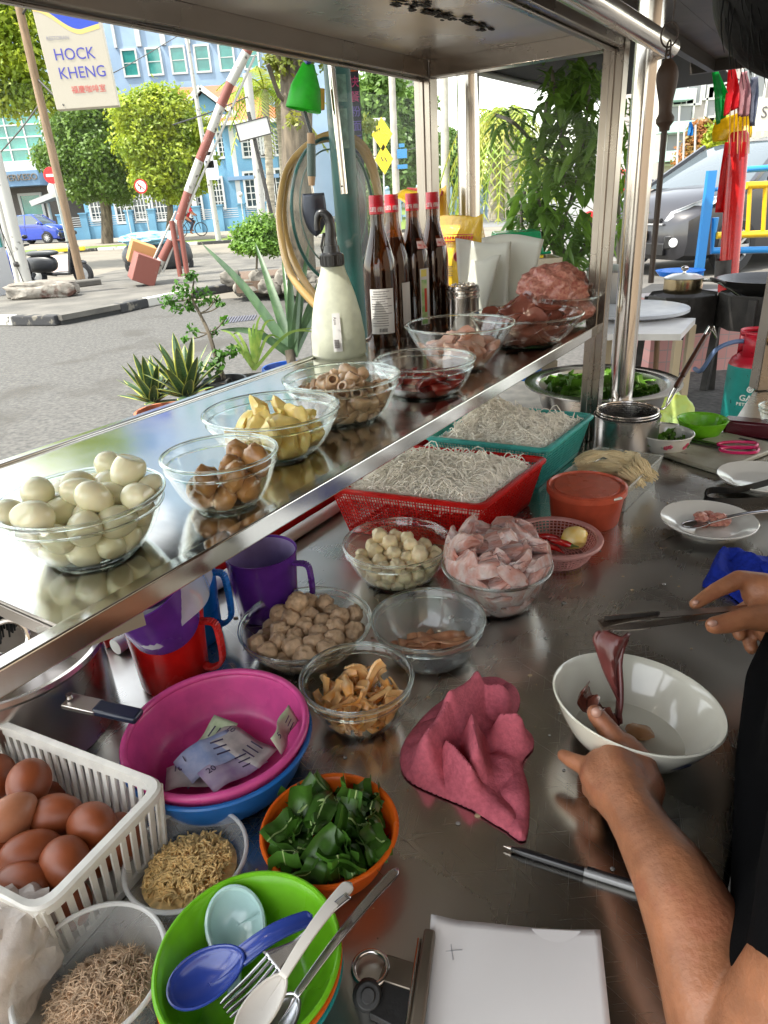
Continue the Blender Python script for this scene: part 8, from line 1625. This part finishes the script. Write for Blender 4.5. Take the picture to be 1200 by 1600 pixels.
# ================================================================ the cook and what is held
# white bowl, tipped towards the cook
c, R, h = fit((987, 1100), 262, (995, 1208), .9, .45); Rw = R; o = thing('noodle_bowl', 'white china noodle bowl with liver slices, tilted by the cook', 'bowl', c+Vector((0, 0, .004))); o.rotation_euler = (-.05, .13, 0); ROOTM[o.name] = Matrix.Translation(o.location) @ Euler(o.rotation_euler).to_matrix().to_4x4(); BM = ROOTM[o.name]
m_cream = M('cream_china', (.72, .69, .58), .12, coat=.6)
f = bowlfn(Rw, Rw*.5, h, .55); pr = [(0, .004), (Rw*.46, .004), (Rw*.47, 0), (Rw*.5, 0), (Rw*.5, .006)]+[(f(h*(i/10)**1.5), max(.006, h*(i/10)**1.5)) for i in range(1, 11)]+[(Rw-.0015, h+.0015), (Rw-.004, h)]+[(f(h*(i/10)**1.5)-.004, max(.009, h*(i/10)**1.5)) for i in range(9, -1, -1)]+[(0, .009)]
MB().lathe(pr, 80).build('bowl_wall', m_cream, o)
def bl(x, y, z): return BM @ Vector((x, y, z))
b = MB(); m_inkb = M('dark_blue_glaze', (.012, .02, .06), .3); a0 = -1.30
b.grid(lambda s, t_: (lambda a, z: Vector((math.cos(a)*(f(z)+.0008), math.sin(a)*(f(z)+.0008), z)))(a0+.30*(s-.5), h*(.52+.20*t_*math.sin(s*3.14)+.04*s)), 14, 3); b.grid(lambda s, t_: (lambda a, z: Vector((math.cos(a)*(f(z)+.0008), math.sin(a)*(f(z)+.0008), z)))(a0+.12+.26*(s-.5), h*(.80+.03*t_-.12*(s-.5)**2)), 10, 1); b.build('painted_mark', m_inkb, o)
b = MB(); b.blob((.012, .0, .014), (.016, .014, .005), .2, 2, 3, 3); b.v = [BM @ v for v in b.v]; tag(b.build('meat_ring', M('pale_orange_meat', (.50, .24, .10), .25, coat=.4)), 'small pale orange meat slice at the bottom of the white bowl', 'raw meat')
for k, (x, y, z, rz, lb) in enumerate([(-.048, .008, .034, .3, 'dark liver slice against the left inner wall of the white bowl'), (-.040, -.012, .028, 1.2, 'dark folded liver slice nearest the thumb in the white bowl'), (-.052, .022, .040, -.4, 'reddish liver slice at the back left of the white bowl')]):
    b = MB(); b.blob((0, 0, 0), (.020, .013, .004), .35, 1.5, 50+k, 3, Euler((.4, .9, rz)).to_matrix(), pw=.8, bend=.9); b.v = [BM @ (v+Vector((x, y, z))) for v in b.v]; tag(b.build('liver_slice', m_liver), lb, 'raw meat', 'liver slices in the white bowl')
# slice held up by the tongs
dT = .80; P_ = [(960, 990, .026), (955, 1010, .030), (957, 1040, .022), (963, 1070, .021), (967, 1100, .019), (965, 1128, .010)]
b = MB(); K = smooth_pts([atd(x, y, dT) for x, y, w_ in P_], 4); ws_ = [P_[min(5, i//4)][2]*(1-(i % 4)/4)+P_[min(5, i//4+1)][2]*(i % 4)/4 for i in range(len(K))]
b.grid(lambda s, t_: (lambda i: K[i]+Vector((math.cos(t_*2)*ws_[i]*(s-.5)*1.35, .006*math.sin(s*7+t_*5)-.3*ws_[i]*(s-.5), .002*math.sin(t_*9))))(min(len(K)-1, int(round(t_*(len(K)-1))))), 10, len(K)-1)
tag(b.build('liver_slice', M('held_liver', (.16, .04, .035), .3, var=.3, vs=20), solid=.004), 'long liver slice hanging from the raised tongs over the white bowl', 'raw meat')
t = thing('kitchen_tongs', 'steel tongs with toothed tips held over the white bowl', 'tongs', atd(1050, 968, .82)); tp, te = atd(938, 977, .80), atd(1215, 948, .90); mid = atd(1040, 966, .835)
up_ = Vector((0, -.25, 1)).normalized()
for k, s_ in enumerate((.5, -.5)):
    b = MB(); off = _U*s_*.009; K = smooth_pts([tp+off*.35, tp.lerp(mid, .5)+off*1.2, mid+off, mid.lerp(te, .5)+off*.75, te+off*.3], 4)
    for i in range(len(K)-1): b.seg(K[i], K[i+1], .012 if i < 6 else .009, .0016, up_)
    if k == 0:
        for i in range(14): b.seg(tp.lerp(mid, .12+i*.055)+off*1.0+_U*.001, tp.lerp(mid, .12+i*.055)+off*1.0+_U*.0055, .0022, .010, (1, 0, 0))
    b.build('tong_arm', M('used_tong_steel', (.42, .36, .32), .25, metal=1), t, True)
# ---- the person
def A(px, py, d, r): return (atd(px, py, d), r)
# left hand holding the bowl (five fingers) and forearm
wr = A(985, 1262, .665, .027)
LH = [
 [A(1150, 1700, .50, .040), A(1118, 1560, .525, .040), A(1092, 1460, .555, .040), A(1050, 1370, .590, .034), A(1012, 1310, .630, .028), wr],
 [wr, A(975, 1225, .690, .027), A(965, 1195, .715, .024)], [wr, A(1005, 1230, .690, .022), A(995, 1195, .715, .020), A(975, 1170, .735, .018)], [wr, A(950, 1240, .690, .020), A(932, 1215, .710, .018), A(940, 1195, .725, .018)],
 [A(985, 1200, .715, .018), A(968, 1165, .732, .0135), A(950, 1140, .742, .012), A(932, 1117, .748, .0105), A(930, 1114, .748, .010)],
 [A(935, 1205, .722, .0135), A(912, 1196, .738, .0105), A(893, 1188, .748, .0092), A(880, 1180, .756, .0075)],
 [A(930, 1215, .722, .013), A(918, 1212, .745, .0098), A(915, 1200, .768, .009), A(925, 1188, .782, .008)],
 [A(932, 1228, .715, .0125), A(922, 1234, .735, .0095), A(925, 1225, .760, .0088), A(938, 1210, .775, .008)],
 [A(940, 1240, .705, .011), A(932, 1252, .722, .0085), A(937, 1245, .742, .008), A(948, 1232, .755, .007)]]
# right hand on the tongs, forearm going right
RH = [
 [A(1420, 1060, .86, .045), A(1330, 1020, .86, .038), A(1255, 985, .865, .029), A(1215, 955, .87, .027)],
 [A(1225, 950, .87, .027), A(1200, 925, .88, .024), A(1185, 925, .885, .022)], [A(1225, 965, .865, .024), A(1195, 955, .868, .021)], [A(1235, 985, .868, .020), A(1200, 985, .88, .017)],
 [A(1210, 965, .855, .020), A(1165, 966, .850, .0145), A(1140, 973, .848, .0135), A(1116, 977, .848, .0115)],
 [A(1195, 915, .885, .017), A(1155, 905, .885, .0125), A(1118, 923, .875, .0105), A(1086, 944, .868, .0082)],
 [A(1195, 945, .895, .016), A(1160, 955, .902, .011), A(1150, 978, .90, .0098), A(1156, 992, .89, .009)],
 [A(1205, 965, .895, .014), A(1178, 980, .905, .010), A(1170, 1000, .902, .0092), A(1174, 1014, .895, .0082)],
 [A(1215, 980, .89, .013), A(1200, 1000, .90, .009), A(1196, 1020, .898, .008)]]
sh = C(.24, -.665, 0); fw = CN.copy(); rt = CD.copy()          # torso centre and facing; rt = towards the cook's right
def B_(r_, f_, z, rad): return (sh+rt*r_+fw*f_+Vector((0, 0, z)), rad)
LS, RS = B_(-.19, 0, 1.40, .052), B_(.19, 0, 1.40, .052)
hd = W(1290, -30, .80); hc = atd(1432, -92, .5); hu = (fw*.85+Vector((0, 0, .5))).normalized(); hf = (hu.cross(rt)*-1).normalized(); hf = hf if hf.z < 0 else -hf
torso = [[B_(0, 0, .98, .14), B_(0, 0, 1.12, .125), B_(0, 0, 1.28, .14), B_(0, 0, 1.38, .09), B_(0, .04, 1.45, .060), (hc-hu*.09-hf*.02, .055)], [B_(-.09, 0, 1.30, .11), B_(-.15, 0, 1.38, .07), LS], [B_(.09, 0, 1.30, .11), B_(.15, 0, 1.38, .07), RS], [B_(-.07, 0, .98, .12), B_(.07, 0, .98, .12)],
 [B_(-.09, 0, .92, .095), B_(-.10, .02, .50, .060), B_(-.10, -.02, .12, .042), B_(-.10, .12, .04, .035)], [B_(.09, 0, .92, .095), B_(.10, .02, .50, .060), B_(.10, -.02, .12, .042), B_(.10, .12, .04, .035)],
 [(hc+hu*.03, .088), (hc+hf*.02, .085), (hc+hf*.035-hu*.07, .058)], [(hc+hf*.098-hu*.01, .012), (hc+hf*.108-hu*.03, .014)], [(hc+rt*.085, .014), (hc+rt*.087-hu*.03, .012)], [(hc-rt*.085, .014), (hc-rt*.087-hu*.03, .012)], [(hc+hf*.088+rt*.02-hu*.065, .008), (hc+hf*.088-rt*.02-hu*.065, .008)]]
arms = [[LS, (C(.0, -.60, 1.16), .046), A(1150, 1700, .50, .040)], [RS, A(1480, 1150, .80, .046), A(1420, 1060, .86, .045)]]
t = thing('person', 'cook in a black shirt at the right edge lifting liver with tongs', 'person', Vector((sh.x, sh.y, 0)))
skinbody('body', LH+RH+torso+arms, .0032, m_skin, t, 5)
m_shirt = M('black_shirt', (.004, .004, .0045), .95, bump=.5, bs=300, spec=.05)
skinbody('shirt', [[B_(0, 0, .90, .165), B_(0, 0, 1.12, .155), B_(0, 0, 1.30, .16), B_(0, 0, 1.40, .10)], [B_(-.09, 0, .92, .145), B_(-.09, 0, 1.28, .135), B_(-.19, 0, 1.385, .075)], [B_(.09, 0, .92, .145), B_(.09, 0, 1.28, .135), B_(.19, 0, 1.385, .075)], [B_(-.19, 0, 1.385, .075), (C(.0, -.60, 1.16), .064), (C(-.0, -.57, 1.10), .060), A(1262, 1640, .475, .046)], [(C(.03, -.625, .96), .11), (C(.03, -.625, 1.24), .12)], [(C(.22, -.63, .96), .13), (C(.22, -.63, 1.22), .14)], [B_(.19, 0, 1.385, .075), A(1480, 1150, .80, .062), A(1420, 1060, .86, .058), A(1262, 985, .87, .048)], [A(1262, 1000, .86, .046), A(1250, 1080, .80, .058), A(1246, 1200, .71, .058), A(1243, 1400, .58, .050), A(1240, 1520, .50, .044), A(1238, 1660, .465, .040)]], .006, m_shirt, t, 6)
skinbody('trousers', [[B_(-.09, 0, .92, .12), B_(-.10, .02, .50, .085), B_(-.10, -.02, .12, .07)], [B_(.09, 0, .92, .12), B_(.10, .02, .50, .085), B_(.10, -.02, .12, .07)]], .012, M('dark_trousers', (.03, .04, .07), .8), t)
# fingernails
m_nail = M('fingernail', (.50, .27, .20), .25, coat=.3)
def nail(px, py, d, r, up): b = MB(); b.blob(atd(px, py, d), r, 0, 1, 1, 2); return b.build('fingernail', m_nail, t, True)
nail(932, 1113, .738, (.0062, .005, .0065), 0); nail(1113, 974, .8375, (.0065, .004, .0045), 0); nail(1087, 941, .8605, (.004, .003, .003), 0)
# hair: a cap plus long loose strands falling beside the face
hair = skinbody('hair', [[(hc+hu*.045, .098), (hc+hu*.02-hf*.03, .098), (hc-hu*.05-hf*.045, .082)], [(hc+hu*.05+hf*.035, .075), (hc+hu*.02+hf*.055, .05)], [(hc-rt*.035+hu*.01, .076), (hc-rt*.045-hu*.045, .06)], [(hc-rt*.05+hf*.03+hu*.01, .06), (hc-rt*.05+hf*.05-hu*.04, .05)], [(hc+hf*.06+hu*.03, .048), (hc+hf*.075-hu*.0-rt*.02, .04)]], .005, m_hair, t)
b = MB(); rr = random.Random(3)
for k in range(130):
    a = rr.uniform(-1.0, 1.0); o_ = hc+hu*(.075+rr.uniform(-.02, .02))+hf*(.055+rr.uniform(-.02, .01))-rt*a*.06; e_ = rr.uniform(.03, .07)
    P_ = [o_-Vector((0, 0, e_*i/5))+hu*(.016*(i/5)*(1-i/5))*2-rt*.01*(i/5)**2*a for i in range(6)]; b.tube(P_, [.0008, .0010, .0009, .0007, .0005, .0002], 4)
b.build('hair_strands', m_hair, t, True)
# crumbs, drips and scraps on the steel
b = MB(); rr = random.Random(8)
for k in range(330):
    p = C(rr.uniform(-.3, 1.3), rr.uniform(-.48, .25), .9008); r = rr.uniform(.0005, .0017)*(1 if rr.random() < .9 else 2); b.cm = 0 if rr.random() < .55 else 1
    if b.cm: b.lathe([(r*1.6, 0), (r*1.1, r*.5), (0, r*.7)], 10, p)
    else: b.blob(p, (r*1.5, r, r*.7), .4, 2, k, 1)
tag(b.build('crumbs_and_drips', [M('beige_crumb', (.45, .33, .2), .8), M('water_drop', (.25, .24, .22), .03, spec=1)]), 'tiny crumbs and water drips scattered on the steel counter', 'crumbs', kind='stuff')
